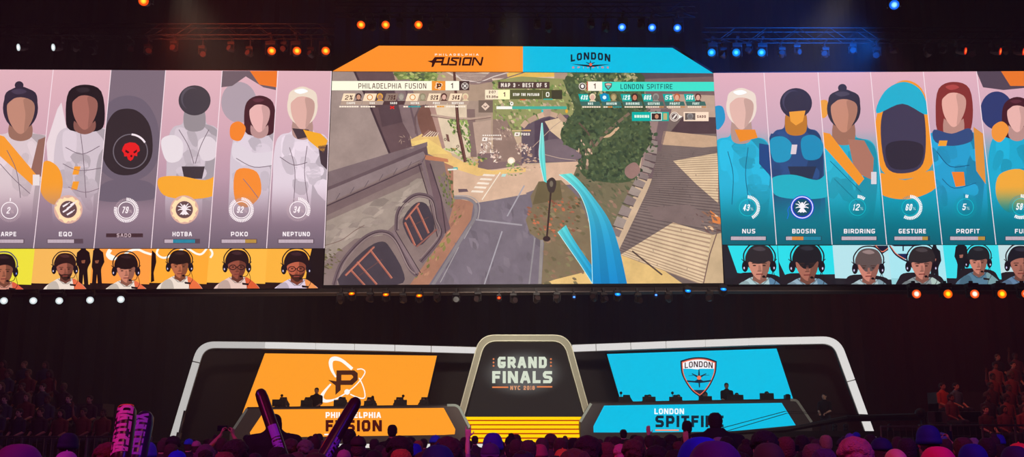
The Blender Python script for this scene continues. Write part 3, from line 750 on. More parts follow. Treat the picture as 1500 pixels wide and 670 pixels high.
def f(q):
    q.rect(925.6, 164.2, 979.6, 177.4, (0, 178, 164), LY); q.text('BIRDRING', 929.4, 951, 168.6, 172.6, 1.05, (240, 255, 236), LY + 1)
    q.rect(953.4, 165, 969.6, 176.6, (216, 236, 226), LY + 1); q.rect(954.6, 166.2, 968.4, 175.6, (60, 46, 44), LY + 2); generic_head(q, 956, 165.6, 12, 10, (50, 36, 36), (206, 140, 110), LY + 3)
    q.rect(971.6, 166, 977.2, 175.6, (196, 176, 120), LY + 1)
    q.ell(988, 171, 7, 7, (240, 220, 204), LY); q.ell(988, 171, 5.8, 5.8, (110, 90, 86), LY + 1); q.ring(988, 171, 4.6, 4.6, .8, (240, 226, 214), LY + 2); q.line([(985.8, 174), (990.6, 168)], 2, (250, 240, 230), LY + 2)
    q.poly([(994, 168), (999.6, 171), (994, 174.4)], (250, 240, 226), LY + 1)
    q.rect(1001.4, 164.2, 1038, 177.6, (255, 226, 200), LY); q.rect(1003.4, 165.8, 1018.6, 175.8, (106, 92, 86), LY + 1); generic_head(q, 1004.5, 165.8, 13, 10, (150, 140, 136), (120, 112, 110), LY + 2)
    q.text('SADO', 1021, 1034, 169, 172.8, .95, br, LY + 1)
part_pic('elimination_notice', ms, f)
def f(q):
    for k in range(9): q.ell(708 + k * 3.1, 198.4, 1.2, .9, (255, 244, 232), LY)
    q.rect(706, 201.4, 713.4, 206.8, (250, 236, 224), LY, 1); q.ell(709.8, 204, 1.1, 1.3, (110, 80, 70), LY + 1); q.text('NEPTUNO', 715.6, 735, 202, 205.4, .85, (240, 220, 206), LY)
    q.rect(750, 191, 777.6, 192.4, (226, 186, 140), LY); q.rect(767, 190.4, 777.6, 191.6, (232, 176, 80), LY + 1)
    q.rect(753.2, 194, 761, 199.4, (250, 236, 224), LY, 1); q.ell(757.4, 196.8, 1.8, 1.2, (150, 120, 110), LY + 1); q.text('POKO', 763.2, 776, 194.8, 198.6, .95, (250, 236, 222), LY)
part_pic('floating_name_tag', ms, f)

# ---------------------------------------------------------------- side screens: six player cards and six camera feeds each
def card_bg(left):
    if left: keys = [(103, (228, 180, 188)), (190, (214, 168, 180)), (260, (190, 152, 168)), (310, (152, 126, 140)), (366, (112, 96, 110))]
    else: keys = [(103, (230, 178, 190)), (190, (206, 168, 184)), (235, (96, 168, 186)), (285, (8, 146, 164)), (320, (0, 122, 140)), (360, (0, 96, 112))]
    def c(x, y):
        for (y0, c0), (y1, c1) in zip(keys, keys[1:]):
            if y <= y1: return mix(c0, c1, (y - y0) / (y1 - y0))
        return keys[-1][1]
    return c
BGL = card_bg(True); BGR = card_bg(False)
def lerp2(q, u, v):
    a = (q[0][0] + (q[1][0] - q[0][0]) * u, q[0][1] + (q[1][1] - q[0][1]) * u); b = (q[3][0] + (q[2][0] - q[3][0]) * u, q[3][1] + (q[2][1] - q[3][1]) * u)
    return (a[0] + (b[0] - a[0]) * v, a[1] + (b[1] - a[1]) * v)
def faded(col, bg, y0=262, y1=335):
    return lambda x, y: mix(col, bg(x, y), sst(y0, y1, y))

def charge_ring(q, cx, cy, pct, left, ly):
    wh = (255, 240, 242) if left else (246, 250, 250); dim = (196, 168, 176) if left else (0, 150, 168)
    for k in range(44):
        a = -PI / 2 + 2 * PI * (k + .5) / 44; on = (k + .5) / 44 * 100 <= pct
        r0, r1 = 13.6, (18.3 if on else 17.2)
        q.line([(cx + r0 * math.cos(a), cy + r0 * math.sin(a)), (cx + r1 * math.cos(a), cy + r1 * math.sin(a))], 1.7 if on else .8, wh if on else dim, ly)
    q.ring(cx, cy, 12, 12, 1.3 if left else .9, wh if left else (0, 196, 208), ly, 40)
    s = str(pct); w = 4.6 * len(s)
    q.text(s, cx - w / 2 - 2.5, cx + w / 2 - 2.5, cy - 5, cy + 4.6, 1.5, wh, ly, .22, gap=.3)
    q.text('%', cx + w / 2 - .4, cx + w / 2 + 3.8, cy - .4, cy + 4, .7, dim if left else (150, 200, 206), ly)
def ready_badge(q, cx, cy, left, ly, insect=True):
    if left:
        r = random.Random(int(cx)); pts = []
        for k in range(40):
            a = 2 * PI * k / 40; rr = 17.6 + r.uniform(-1.2, 2.6); pts.append((cx + rr * math.cos(a), cy + rr * math.sin(a)))
        q.poly([(cx + 21 * math.cos(a), cy + 21 * math.sin(a)) for a in (2 * PI * k / 24 for k in range(24))], (226, 176, 158), ly)
        q.poly(pts, (255, 226, 176), ly + .5); q.ell(cx, cy, 13.8, 13.8, (255, 214, 176), ly + 1); q.ell(cx, cy, 12.6, 12.6, (104, 76, 78), ly + 1.5)
        ic = (250, 236, 238)
    else:
        q.ell(cx, cy, 17.6, 17.6, (10, 60, 214), ly); q.ell(cx, cy, 16.4, 16.4, (226, 220, 250), ly + .5); q.ell(cx, cy, 14.8, 14.8, (20, 50, 196), ly + 1); q.ell(cx, cy, 13, 13, (14, 78, 100), ly + 1.5)
        q.line(spline([(cx - 18, cy - 2), (cx - 21, cy + 4), (cx - 20, cy + 10), (cx - 22, cy + 17)]), 1.0, (20, 110, 230), ly + .5)
        ic = (250, 246, 250)
    L = ly + 2
    if insect:      # six spread legs over a pleated skirt
        q.ell(cx, cy - 5, 2, 2.6, ic, L, 12); q.ell(cx, cy - .8, 2.6, 3.4, ic, L, 12)
        for s in (-1, 1):
            for k, (dx, dy) in enumerate(((6, -9), (9.5, -5), (9.5, 1))):
                q.line([(cx + s * 1.5, cy - 1 + k * .6), (cx + s * dx * .6, cy + dy * .6 - 1.2), (cx + s * dx, cy + dy)], lambda t: 1.9 - .9 * t, ic, L)
        q.poly([(cx - 2, cy + 1), (cx + 2, cy + 1), (cx + 7, cy + 7.4), (cx + 4, cy + 6.6), (cx + 2, cy + 8), (cx, cy + 6.6), (cx - 2, cy + 8), (cx - 4, cy + 6.6), (cx - 7, cy + 7.4)], ic, L)
    else:           # a volley of small darts
        for (x, y, l) in ((-8, 4, 8), (-2, 8, 8), (-8, -4, 7), (-2, -1, 7), (3, -6, 6)):
            q.line([(cx + x, cy + y), (cx + x + l, cy + y - l * .62)], 2.4, ic, L); q.line([(cx + x + l - 1, cy + y - l * .5), (cx + x + l + 3.4, cy + y - l * .95)], 1.0, ic, L)

def bust(q, top, cx, hw, hh, hair, skin, cloth, trim, bg, ly, sh_y, sh_w, style=0, shade=.82):
    """a plain featureless figure, head and shoulders: a stand-in for the artwork on the card"""
    dk = tuple(k * shade for k in cloth); lt = tuple(min(255, k * 1.06) for k in cloth)
    neck_y = top + hh * .92
    body = [(cx - hw * .32, neck_y - 6), (cx + hw * .32, neck_y - 6), (cx + hw * .42, sh_y - 5), (cx + sh_w * .8, sh_y), (cx + sh_w, sh_y + 16), (cx + sh_w * 1.08, sh_y + 60), (cx + sh_w * .95, 345),
            (cx - sh_w * .95, 345), (cx - sh_w * 1.08, sh_y + 60), (cx - sh_w, sh_y + 16), (cx - sh_w * .8, sh_y), (cx - hw * .42, sh_y - 5)]
    q.poly(smooth(body, 4), faded(cloth, bg), ly, 7)
    q.poly(smooth([(cx + hw * .3, sh_y - 3), (cx + sh_w * .8, sh_y + 2), (cx + sh_w, sh_y + 20), (cx + sh_w * 1.02, sh_y + 70), (cx + sh_w * .8, 335), (cx + sh_w * .3, 335), (cx + sh_w * .42, sh_y + 50), (cx + hw * .7, sh_y + 20)], 4), faded(dk, bg), ly + .5, 7)
    q.poly(smooth([(cx - sh_w * .75, sh_y + 4), (cx - sh_w * .3, sh_y + 6), (cx - sh_w * .35, sh_y + 40), (cx - sh_w * .7, sh_y + 44)], 4), faded(lt, bg), ly + .5, 7)
    facets(q, cx - sh_w * .85, cx + sh_w * .85, sh_y + 12, 300, cloth, bg, 11, ly + .7, int(cx))
    q.poly(smooth([(cx - hw * .3, neck_y - 10), (cx + hw * .3, neck_y - 10), (cx + hw * .36, sh_y), (cx, sh_y + 7), (cx - hw * .36, sh_y)], 4), tuple(k * .8 for k in skin), ly + 1, 0)
    if style == 1:   # long hair behind
        q.blob([(cx - hw * .55, top + 8), (cx, top - 2), (cx + hw * .58, top + 8), (cx + hw * .7, top + hh * .8), (cx + hw * .45, sh_y + 2), (cx - hw * .5, sh_y + 1), (cx - hw * .66, top + hh * .7)], hair, ly + .8, 4)
    q.ell(cx, top + hh * .46, hw * .56, hh * .48, hair, ly + 1.5, 28)
    if style == 2: q.ell(cx - 2, top - 3, 6.5, 6, hair, ly + 1.4, 16)
    if style != 3:
        q.blob([(cx - hw * .4, top + hh * .34), (cx, top + hh * .22), (cx + hw * .42, top + hh * .34), (cx + hw * .4, top + hh * .68), (cx + hw * .12, top + hh), (cx - hw * .12, top + hh), (cx - hw * .38, top + hh * .7)], skin, ly + 2, 4)
        q.blob([(cx + hw * .1, top + hh * .26), (cx + hw * .42, top + hh * .34), (cx + hw * .4, top + hh * .68), (cx + hw * .12, top + hh), (cx + hw * .16, top + hh * .6)], tuple(k * .88 for k in skin), ly + 2.4, 4)
        q.blob([(cx - hw * .5, top + hh * .42), (cx - hw * .46, top + hh * .12), (cx, top), (cx + hw * .48, top + hh * .12), (cx + hw * .52, top + hh * .42), (cx + hw * .3, top + hh * .26), (cx - hw * .1, top + hh * .22), (cx - hw * .34, top + hh * .32)], hair, ly + 3, 4)
        q.blob([(cx - hw * .3, top + hh * .08), (cx, top + 2), (cx + hw * .2, top + hh * .1), (cx - hw * .1, top + hh * .16)], tuple(min(255, k * 1.25 + 8) for k in hair), ly + 3.4, 4)
    else:
        q.ell(cx - hw * .12, top + hh * .4, hw * .36, hh * .36, tuple(min(255, k * 1.25 + 6) for k in hair), ly + 2, 24)
        q.ell(cx - hw * .05, top + hh * .44, hw * .36, hh * .36, hair, ly + 2.3, 24)

def facets(q, x0, x1, y0, y1, base, bg, n, ly, seed):
    r = random.Random(seed)
    for k in range(n):
        x = r.uniform(x0, x1); y = r.uniform(y0, y1); w = r.uniform(12, 26); h = r.uniform(14, 34); f = r.choice((.9, .94, 1.04, .87)); a = r.uniform(-.5, .5)
        pts = [(x + u * w * math.cos(a) - v * h * math.sin(a), y + u * w * math.sin(a) + v * h * math.cos(a)) for u, v in ((-.5, -.4), (.2, -.5), (.5, -.1), (.3, .5), (-.3, .4))]
        q.poly(smooth(pts, 2), faded(tuple(min(255, c * f) for c in base), bg), ly, 9)
def seams(q, pts_list, bg, ly, col=(120, 100, 112)):
    for pts in pts_list:
        m = sum(p[1] for p in pts) / len(pts); q.line(spline(pts, 4), 1.0, mix(col, bg(0, m), sst(250, 330, m)), ly)
def side_screen(name, label, tops, bots, ytop, ybot, left, portraits, names, pcts, bars, feeds, fy, end_px, badges):
    Q = [(tops[0], ytop(tops[0])), (tops[-1], ytop(tops[-1])), (end_px[1], fy[1]), (end_px[0], fy[0])]
    root = empty(name, base_of(Q), label, 'screen')
    e = 6
    bm = bmesh.new(); cabinet(bm, [(tops[0] - 2, ytop(tops[0]) - 1.5), (tops[-1], ytop(tops[-1]) - 1.5), (end_px[1], fy[1] + .8), (end_px[0] - (2 if left else 0), fy[0] + .8)])
    worldobj('cabinet', bm, M_cab, root)
    bg = BGL if left else BGR
    for i in range(6):
        quad = [(tops[i], ytop(tops[i])), (tops[i + 1], ytop(tops[i + 1])), (bots[i + 1], ybot), (bots[i], ybot)]
        q = Pic(SP, quad)
        dead = left and i == 2
        cb = (lambda x, y: mix((126, 108, 120), BGL(x, y), sst(285, 320, y))) if dead else bg
        q.poly(quad, cb, 0, 6)
        q.line([quad[1], quad[2]], 2.2, (250, 226, 232), 8)
        card = q.build('player_card', M_base, root)
        q = Pic(SP, quad); portraits[i](q, bg); q.build('portrait', M_pic, card)
        cx, cy = badges[i]
        q = Pic(SP, quad)
        if pcts[i] is not None: charge_ring(q, cx, cy, pcts[i], left, 9)
        else: ready_badge(q, cx, cy, left, 9, insect=(names[i] != 'EQO'))
        q.build('charge_ring', M_pic, card)
        q = Pic(SP, quad)
        ny = 344.8 if left else 340.6; w = len(names[i]) * 5.7 + (2 if len(names[i]) < 5 else 0); tx = cx - (ny - cy) * (tops[i] - bots[i]) / 260
        if not dead:
            q.text(names[i], tx - w / 2, tx + w / 2, ny - 5, ny + 1.6, 1.35, (252, 240, 242), 9, gap=.3)
        else:
            q.rect(tx - 26, ny - 2.6, tx + 28, ny + 3, (70, 46, 52), 9); q.text(names[i], tx - 10.5, tx + 10.5, ny - 2.4, ny + 2.8, 1.1, (200, 172, 178), 10)
        q.build('player_name', M_pic, card)
        if not dead:
            q = Pic(SP, quad); by = ny + 6
            q.rect(tx - 27, by - .6, tx + 26, by + 6.2, (90, 70, 80) if left else (40, 70, 84), 9)
            for (a, b, cc) in bars[i]:
                n = max(1, round((b - a) * 24)); 
                for k in range(n):
                    x0 = tx - 26 + 51 * (a + (b - a) * k / n); x1 = tx - 26 + 51 * (a + (b - a) * (k + 1) / n)
                    q.rect(x0, by + .2, x1 - .35, by + 5.4, cc, 10)
            q.build('health_bar', M_pic, card)
    # camera feeds
    for i in range(6):
        quad = [(feeds[0][i], ybot + .8), (feeds[0][i + 1], ybot + .8), (feeds[1][i + 1], fy[0] + (fy[1] - fy[0]) * (feeds[1][i + 1] - end_px[0]) / (end_px[1] - end_px[0])), (feeds[1][i], fy[0] + (fy[1] - fy[0]) * (feeds[1][i] - end_px[0]) / (end_px[1] - end_px[0]))]
        FEED(root, quad, i, left)
    return root

SK = {'a': (176, 104, 78), 'b': (190, 122, 96), 'c': (206, 138, 112)}
def FEED(root, Q, i, left):
    D = (FL if left else FR)[i]
    q = Pic(SP, Q)
    q.poly(Q, D['bg'], 0)
    W = D.get('white'); 
    for pts, col in D.get('shapes', []): q.poly(pts, col, 1)
    for pts, w, col in D.get('lines', []): q.line(spline(pts, 8), w, col, 1.5)
    base = Q[3][1]; q.poly([(Q[3][0] - 2, base - 9), (Q[2][0] + 2, base - 7), (Q[2][0] + 2, base + 2), (Q[3][0] - 2, base + 2)], D.get('floor', (38, 20, 18)), .6)
    o = q.build('camera_feed', M_base, root)
    q = Pic(SP, Q)
    x, y, s = D['head']                       # centre of the face, scale 1 = head 24 px wide
    sk = D['skin']; hr = D['hair']; sh = D['shirt']; sh2 = D['shirt2']
    def T(pts): return [(x + a * s * (1.22 + .10 * (b < 14)), y + b * s * 1.26) for a, b in pts]
    if D.get('chair'): q.poly(smooth(T([(-24, 26), (-22, 12), (-14, 6), (14, 8), (24, 16), (27, 30)]), 4), (34, 28, 34), 2)
    q.poly(smooth(T([(-30, 34), (-26, 22), (-12, 13), (-5, 10), (5, 10), (13, 13), (25, 21), (31, 34), (20, 44), (-20, 44)]), 4), sh, 3)
    q.poly(smooth(T([(9, 11), (18, 15), (27, 24), (31, 36), (22, 44), (14, 40), (12, 24)]), 4), sh2, 3.5)
    q.poly(smooth(T([(-22, 20), (-12, 14), (-7, 24), (-10, 42), (-24, 42)]), 4), tuple(k * .82 for k in sh), 3.4)
    q.line(T([(-8, 11), (-2, 17), (4, 17), (9, 11)]), 1.4 * s, tuple(k * .7 for k in sh), 3.8)
    q.poly(T([(-5, 4), (6, 4), (7, 13), (1, 17), (-6, 13)]), tuple(k * .66 for k in sk), 4)
    q.ell(*T([(0, -7)])[0], 16.4 * s, 15.6 * s, hr, 4.4, 26)
    q.poly(smooth(T([(-9, -10), (0, -13), (9, -10), (9.6, 0), (7, 8), (1, 13), (-5, 8.5), (-9.2, 0)]), 4), sk, 5)
    q.poly(smooth(T([(3, -11), (9, -10), (9.6, 0), (7, 8), (1, 13), (3, 3)]), 4), tuple(k * .72 for k in sk), 5.4)
    q.poly(smooth(T([(-11.5, 0), (-12.6, -9), (-8, -18), (0, -20.5), (9, -18), (13, -9), (11.5, 1), (9.4, -5), (4, D.get('fringe', -8)), (-3, D.get('fringe', -8) + .6), (-9, -4.4)]), 4), hr, 6)
    q.poly(smooth(T([(-6, -17), (1, -19), (6, -16), (0, -14.6)]), 4), tuple(min(255, k * 1.5 + 8) for k in hr), 6.3)
    dk2 = tuple(k * .38 for k in sk)
    for e in (-4.3, 4.5):
        q.line(T([(e - 2.4, -2.9), (e + 2.4, -2.9)]), 1.0 * s, dk2, 6.2); q.ell(*T([(e, -.8)])[0], 2.1 * s, .85 * s, tuple(k * .3 for k in sk), 6.2, 10)
    q.poly(T([(-.6, -1), (1.2, -1), (2.2, 4), (-.8, 4.2)]), tuple(k * .84 for k in sk), 6); q.line(T([(-1.6, 4.5), (2.2, 4.4)]), .7 * s, dk2, 6.3)
    q.line(T([(-2.8, 7.6), (3.4, 7.4)]), 1.2 * s, (120, 50, 46), 6.3)
    if D.get('beard'): q.poly(smooth(T([(-7.4, 4), (-4, 5.8), (0, 5.2), (5, 5.6), (8, 3.4), (6.4, 9), (1, 13.6), (-5, 9)]), 4), tuple(k * .36 for k in sk), 6.1); q.line(T([(-2.6, 7.8), (3, 7.6)]), 1.1 * s, (150, 70, 60), 6.5)
    if D.get('glasses'):
        for e in (-4.5, 4.7): q.ring(*T([(e, -.4)])[0], 4.8 * s, 3.3 * s, 1.1 * s, (24, 14, 16), 7, 14)
        q.line(T([(-1, -.8), (1.2, -.8)]), .9 * s, (24, 14, 16), 7)
    hb = D.get('band', (26, 18, 24))           # headset
    q.line(spline(T([(-13, -2), (-14, -12), (-8, -20.5), (0, -22.6), (8, -20.8), (14.4, -12), (13.6, -2)]), 5), 1.6 * s, hb, 6.6)
    for sx in (-1, 1):
        q.ell(*T([(sx * 12.8, 0)])[0], 3.8 * s, 6.8 * s, (22, 16, 26), 7, 16); q.ell(*T([(sx * 13.6, 1.6)])[0], .9 * s, 1.6 * s, D.get('led', (210, 200, 230)), 7.4, 8)
        q.line(T([(sx * 13.2, -4), (sx * 16, -7)]), 1.0 * s, hb, 7)
    q.line(spline(T([(12.6, 4), (11, 9), (6, 10.4), (4, 10)]), 4), .9 * s, (20, 14, 18), 7.4); q.ell(*T([(4.2, 9.8)])[0], 2 * s, 1.5 * s, (18, 12, 16), 7.5, 10)
    q.line(spline(T([(13, 5), (16, 14), (12, 22), (11, 36)]), 5), .7 * s, (24, 16, 20), 7.2)
    if D.get('nomic') is None: q.poly(T([(6, 17), (14, 18), (13.6, 20), (6.6, 19.4)]), (30, 20, 22), 7.2)
    q.build('player_image', M_pic, o)

OG = (255, 170, 52); OG2 = (255, 186, 70); YE = (240, 226, 60)
white = (255, 250, 236)
def staff(x, y, s=1.0):       # dark figure standing in the background of a feed
    return [([(x - 4 * s, y - 4), (x - 2.5 * s, y - 9), (x + 2.5 * s, y - 9), (x + 4 * s, y - 4), (x + 9 * s, y), (x + 11 * s, y + 14), (x + 7 * s, y + 22), (x + 6 * s, y + 26), (x + 8 * s, y + 56), (x + 2 * s, y + 56), (x, y + 32), (x - 2 * s, y + 56), (x - 8 * s, y + 56), (x - 6 * s, y + 26), (x - 8 * s, y + 20), (x - 11 * s, y + 14), (x - 9 * s, y)], (26, 12, 14)), ([(x - 3, y + 12), (x + 3, y + 11), (x + 2, y + 16), (x - 2, y + 16)], (170, 100, 70))]
SH = (240, 222, 206); SHO = (232, 110, 70)
FL = [
 dict(bg=YE, head=(5, 399, 1.05), skin=(176, 104, 78), hair=(30, 18, 20), shirt=(216, 150, 130), shirt2=(220, 92, 66), floor=(44, 22, 22), band=(60, 60, 110), led=(120, 140, 220)),
 dict(bg=(248, 184, 90), head=(95, 395.5, .95), skin=(168, 96, 76), hair=(44, 22, 20), shirt=SH, shirt2=SHO, beard=True, shapes=staff(122, 370) , band=(24, 20, 30)),
 dict(bg=(255, 158, 66), head=(184.5, 398, 1.02), skin=(206, 130, 104), hair=(30, 16, 16), shirt=SH, shirt2=SHO, fringe=-3, shapes=staff(142, 370), lines=[([(160, 366), (157, 374), (164, 380), (178, 376), (190, 368), (202, 366), (212, 370), (222, 373)], 3.4, white), ([(162, 366), (159, 373), (168, 378)], 5, white)]),
 dict(bg=OG, head=(263, 392, .98), skin=(184, 104, 72), hair=(34, 18, 16), shirt=SH, shirt2=(236, 112, 64), fringe=-4, lines=[([(232, 364), (230, 372), (240, 378), (256, 372), (272, 364), (288, 372), (296, 372), (303, 364)], 3, white)], shapes=[([(222, 366), (228, 372), (229, 384), (225, 400), (226, 412), (221, 414)], (30, 12, 12))]),
 dict(bg=OG2, head=(347, 392.5, 1.02), skin=(150, 78, 60), hair=(36, 18, 20), shirt=(236, 200, 186), shirt2=(222, 92, 50), glasses=True, lines=[([(306, 364), (310, 368), (311, 373), (308, 378)], 3, white)]),
 dict(bg=(252, 178, 62), head=(434, 395, 1.08), skin=(190, 96, 70), hair=(34, 16, 20), shirt=(226, 206, 222), shirt2=(240, 150, 84), glasses=True, beard=True, shapes=[([(457, 364), (476, 364), (472, 424), (446, 424), (450, 392)], (28, 18, 20))]),
]
CY = (40, 222, 232); CG = (176, 232, 236)
JR = (150, 176, 186); JR2 = (96, 132, 156)
cst = lambda x, y: [(p, (22, 24, 30) if k == 0 else (190, 120, 100)) for k, (p, c) in enumerate(staff(x, y, .9))]
FR = [
 dict(bg=(36, 34, 42), head=(1112, 390.5, 1.22), skin=(206, 138, 116), hair=(44, 38, 42), shirt=(176, 204, 206), shirt2=(90, 130, 160), fringe=-3, chair=True, shapes=[([(1066, 360), (1139, 360), (1143, 408), (1130, 407), (1080, 400)], CY)], floor=(30, 28, 34)),
 dict(bg=(36, 34, 42), head=(1182, 391, 1.28), skin=(170, 106, 88), hair=(26, 26, 32), shirt=(150, 176, 190), shirt2=JR2, fringe=1, chair=True, shapes=[([(1139, 360), (1220, 360), (1224, 402), (1150, 403), (1141, 384)], CY)], floor=(26, 26, 34)),
 dict(bg=(184, 228, 234), head=(1272, 394, 1.16), skin=(206, 130, 112), hair=(96, 80, 78), shirt=(176, 196, 200), shirt2=(130, 156, 166), fringe=2, chair=True, floor=(36, 34, 40), shapes=[([(1279, 360), (1302, 360), (1302, 366), (1293, 372)], (26, 30, 52))], lines=[([(1282, 359), (1292, 369), (1304, 361)], 1.4, (236, 130, 100))]),
 dict(bg=(170, 230, 238), head=(1350, 391, 1.16), skin=(200, 128, 110), hair=(44, 38, 40), shirt=(140, 150, 152), shirt2=(176, 196, 186), fringe=-4, chair=True, floor=(150, 210, 216), shapes=[([(1302, 358), (1360, 358), (1340, 361), (1310, 361)], (26, 30, 52)), ([(1315, 372), (1331, 372), (1327, 380), (1318, 378)], (26, 40, 84)), ([(1322, 360), (1324, 360), (1324, 368), (1322, 368)], (30, 34, 50))] + cst(1369, 368), lines=[([(1303, 360), (1312, 373), (1326, 382), (1336, 384)], 2.2, (28, 32, 52)), ([(1304, 360), (1313, 372), (1326, 380)], 1.2, (240, 140, 110))]),
 dict(bg=(60, 222, 232), head=(1433, 386, .98), skin=(200, 128, 108), hair=(30, 32, 36), shirt=(86, 124, 146), shirt2=(120, 156, 160), fringe=-4, chair=True, floor=(34, 30, 38), shapes=cst(1408, 362)),
 dict(bg=(196, 222, 224), head=(1495, 390, 1.15), skin=(170, 106, 90), hair=(26, 26, 34), shirt=(100, 130, 160), shirt2=(80, 110, 140), chair=True, floor=(40, 30, 40)),
]

# plain stand-ins for the artwork on the twelve cards (same masses of colour, no characters)
def L0(q, bg):
    bust(q, 128, 30, 46, 66, (52, 42, 58), (196, 138, 118), (222, 200, 204), None, bg, 1, 200, 58, 2)
    q.poly([(56, 205), (78, 196), (72, 262), (44, 255)], faded((150, 104, 92), bg), 3, 7)
    q.poly([(-8, 196), (6, 200), (58, 262), (48, 272), (-12, 218)], (250, 156, 50), 4); q.rect(48, 256, 58, 272, (238, 224, 222), 5)
    seams(q, [[(0, 240), (20, 262), (44, 284)], [(10, 220), (24, 250), (30, 290)]], bg, 5)
def L1(q, bg):
    q.poly([(68, 210), (84, 160), (90, 150), (98, 190), (92, 250), (70, 240)], faded((236, 216, 220), bg), 1, 7)
    bust(q, 126, 124, 42, 62, (34, 26, 30), (176, 112, 100), (212, 194, 202), None, bg, 1.5, 190, 42, 1)
    q.blob([(64, 238), (84, 244), (92, 270), (82, 300), (60, 282)], faded((250, 158, 46), bg), 4, 6, 7)
    for x, y in ((106, 244), (104, 266)): q.rect(x, y, x + 9, y + 12, (250, 158, 46), 5, 3)
    seams(q, [[(96, 216), (120, 226), (146, 214)], [(92, 240), (116, 250), (150, 246)], [(100, 274), (124, 282), (146, 276)], [(118, 196), (122, 230), (126, 290)]], bg, 5)
def L2(q, bg):
    q.blob([(146, 178), (160, 150), (186, 140), (214, 150), (232, 186), (230, 236), (206, 262), (164, 262), (140, 232)], (112, 98, 112), 1, 5)
    q.blob([(156, 184), (172, 162), (200, 162), (220, 186), (222, 230), (200, 254), (168, 254), (150, 228)], (52, 42, 46), 2, 5)
    q.blob([(150, 270), (180, 262), (220, 268), (228, 290), (180, 296), (142, 292)], (112, 98, 112), 1.5, 5)
    q.ring(191, 222, 25, 25, 1.6, (112, 102, 110), 4, 44); q.ring(191, 222, 25, 25, 2.8, (250, 232, 236), 5, 10, a0=-1.5, a1=-.55)
    rd = (232, 32, 34)
    q.poly([(180, 216), (183, 211), (190, 208.6), (198, 209.4), (203.4, 214), (205, 221), (201, 224), (201, 229), (196.6, 228), (194.6, 233.6), (191, 236), (187.4, 233.6), (186, 229), (182, 229.4), (181.6, 225), (178.6, 221)], rd, 5)
    q.poly([(184, 219.4), (189.6, 223), (187.6, 225), (183.4, 222.6)], (70, 22, 26), 6); q.poly([(200.6, 219), (195, 223), (197, 225), (200.4, 222.4)], (70, 22, 26), 6); q.ell(192.4, 228.8, 1.6, 1.8, (70, 22, 26), 6, 10)
def L3(q, bg):
    bust(q, 126, 285, 42, 46, (66, 60, 68), (190, 176, 182), (206, 190, 198), None, bg, 1, 186, 38, 3)
    q.blob([(236, 206), (254, 198), (268, 210), (264, 234), (244, 236)], (236, 222, 226), 4, 5); q.blob([(290, 208), (306, 200), (318, 212), (314, 232), (296, 234)], (228, 212, 218), 4, 5)
    q.blob([(232, 262), (262, 258), (300, 264), (322, 256), (318, 284), (280, 292), (240, 286)], (250, 168, 50), 5, 5)
    q.poly([(266, 244), (300, 244), (296, 262), (270, 262)], (64, 54, 60), 4.5); seams(q, [[(262, 190), (276, 214), (284, 240)], [(306, 190), (294, 214), (286, 240)]], bg, 5)
def L4(q, bg):
    q.poly([(322, 104), (406, 104), (404, 132), (386, 128), (360, 112), (340, 126), (324, 128)], (110, 92, 100), 1); q.poly([(366, 104), (406, 104), (405, 128), (380, 124)], (240, 120, 40), 2)
    q.ell(350, 150, 26, 30, (176, 158, 168), .8, 30)
    bust(q, 142, 380, 34, 50, (70, 30, 40), (236, 180, 176), (214, 198, 208), None, bg, 2, 196, 40, 1)
    q.blob([(338, 184), (350, 178), (360, 188), (352, 206), (338, 202)], (246, 132, 44), 5, 5); q.blob([(346, 250), (376, 252), (382, 284), (362, 304), (344, 292)], faded((248, 140, 50), bg, 280, 320), 5, 5, 7)
    q.poly(smooth([(344, 208), (372, 224), (404, 222), (404, 240), (370, 244), (342, 232)], 4), (226, 212, 220), 5.2); seams(q, [[(346, 232), (372, 245), (402, 242)], [(356, 262), (366, 274), (378, 290)]], bg, 5.6)
def L5(q, bg):
    bust(q, 128, 443, 40, 60, (240, 220, 200), (226, 176, 164), (228, 210, 220), None, bg, 1.6, 198, 40, 0)
    q.poly([(444, 190), (470, 196), (480, 206), (474, 224), (452, 206)], (246, 170, 44), 5); q.poly([(428, 188), (452, 190), (456, 200), (436, 204)], (70, 54, 60), 4.6)
    q.poly([(466, 214), (480, 212), (480, 250), (470, 240)], (70, 54, 62), 5); seams(q, [[(424, 216), (432, 250), (430, 300)], [(450, 214), (446, 252), (452, 300)], [(410, 230), (430, 242), (450, 238)]], bg, 5.4)
def R0(q, bg):
    bust(q, 130, 1086, 40, 58, (240, 220, 206), (230, 184, 172), (38, 180, 216), None, bg, 1.6, 204, 42, 0)
    q.poly([(1076, 190), (1106, 190), (1110, 202), (1084, 208)], (240, 140, 40), 5); q.poly([(1112, 210), (1134, 214), (1132, 262), (1112, 240)], (30, 70, 130), 5)
    q.blob([(1044, 160), (1058, 156), (1062, 176), (1050, 190)], (40, 150, 200), 1.2, 5); seams(q, [[(1066, 222), (1074, 256), (1072, 300)], [(1096, 216), (1092, 256), (1098, 300)]], bg, 5.4, (10, 90, 130))
def R1(q, bg):
    bust(q, 130, 1166, 42, 46, (50, 46, 66), (240, 150, 50), (44, 76, 128), None, bg, 1, 192, 38, 3)
    q.poly([(1156, 164), (1180, 162), (1176, 178), (1166, 184), (1158, 178)], (242, 160, 56), 4.5)
    q.blob([(1128, 206), (1146, 200), (1160, 212), (1156, 234), (1134, 236)], (30, 150, 190), 4, 5); q.blob([(1174, 204), (1192, 198), (1206, 212), (1200, 232), (1178, 232)], (26, 140, 184), 4, 5)
    q.blob([(1130, 262), (1160, 256), (1196, 264), (1212, 256), (1216, 286), (1176, 292), (1136, 286)], (30, 176, 196), 5, 5); q.poly([(1154, 244), (1196, 244), (1190, 262), (1160, 262)], (40, 50, 76), 4.8)
    q.rect(1158, 212, 1166, 226, (226, 206, 214), 5, 2)
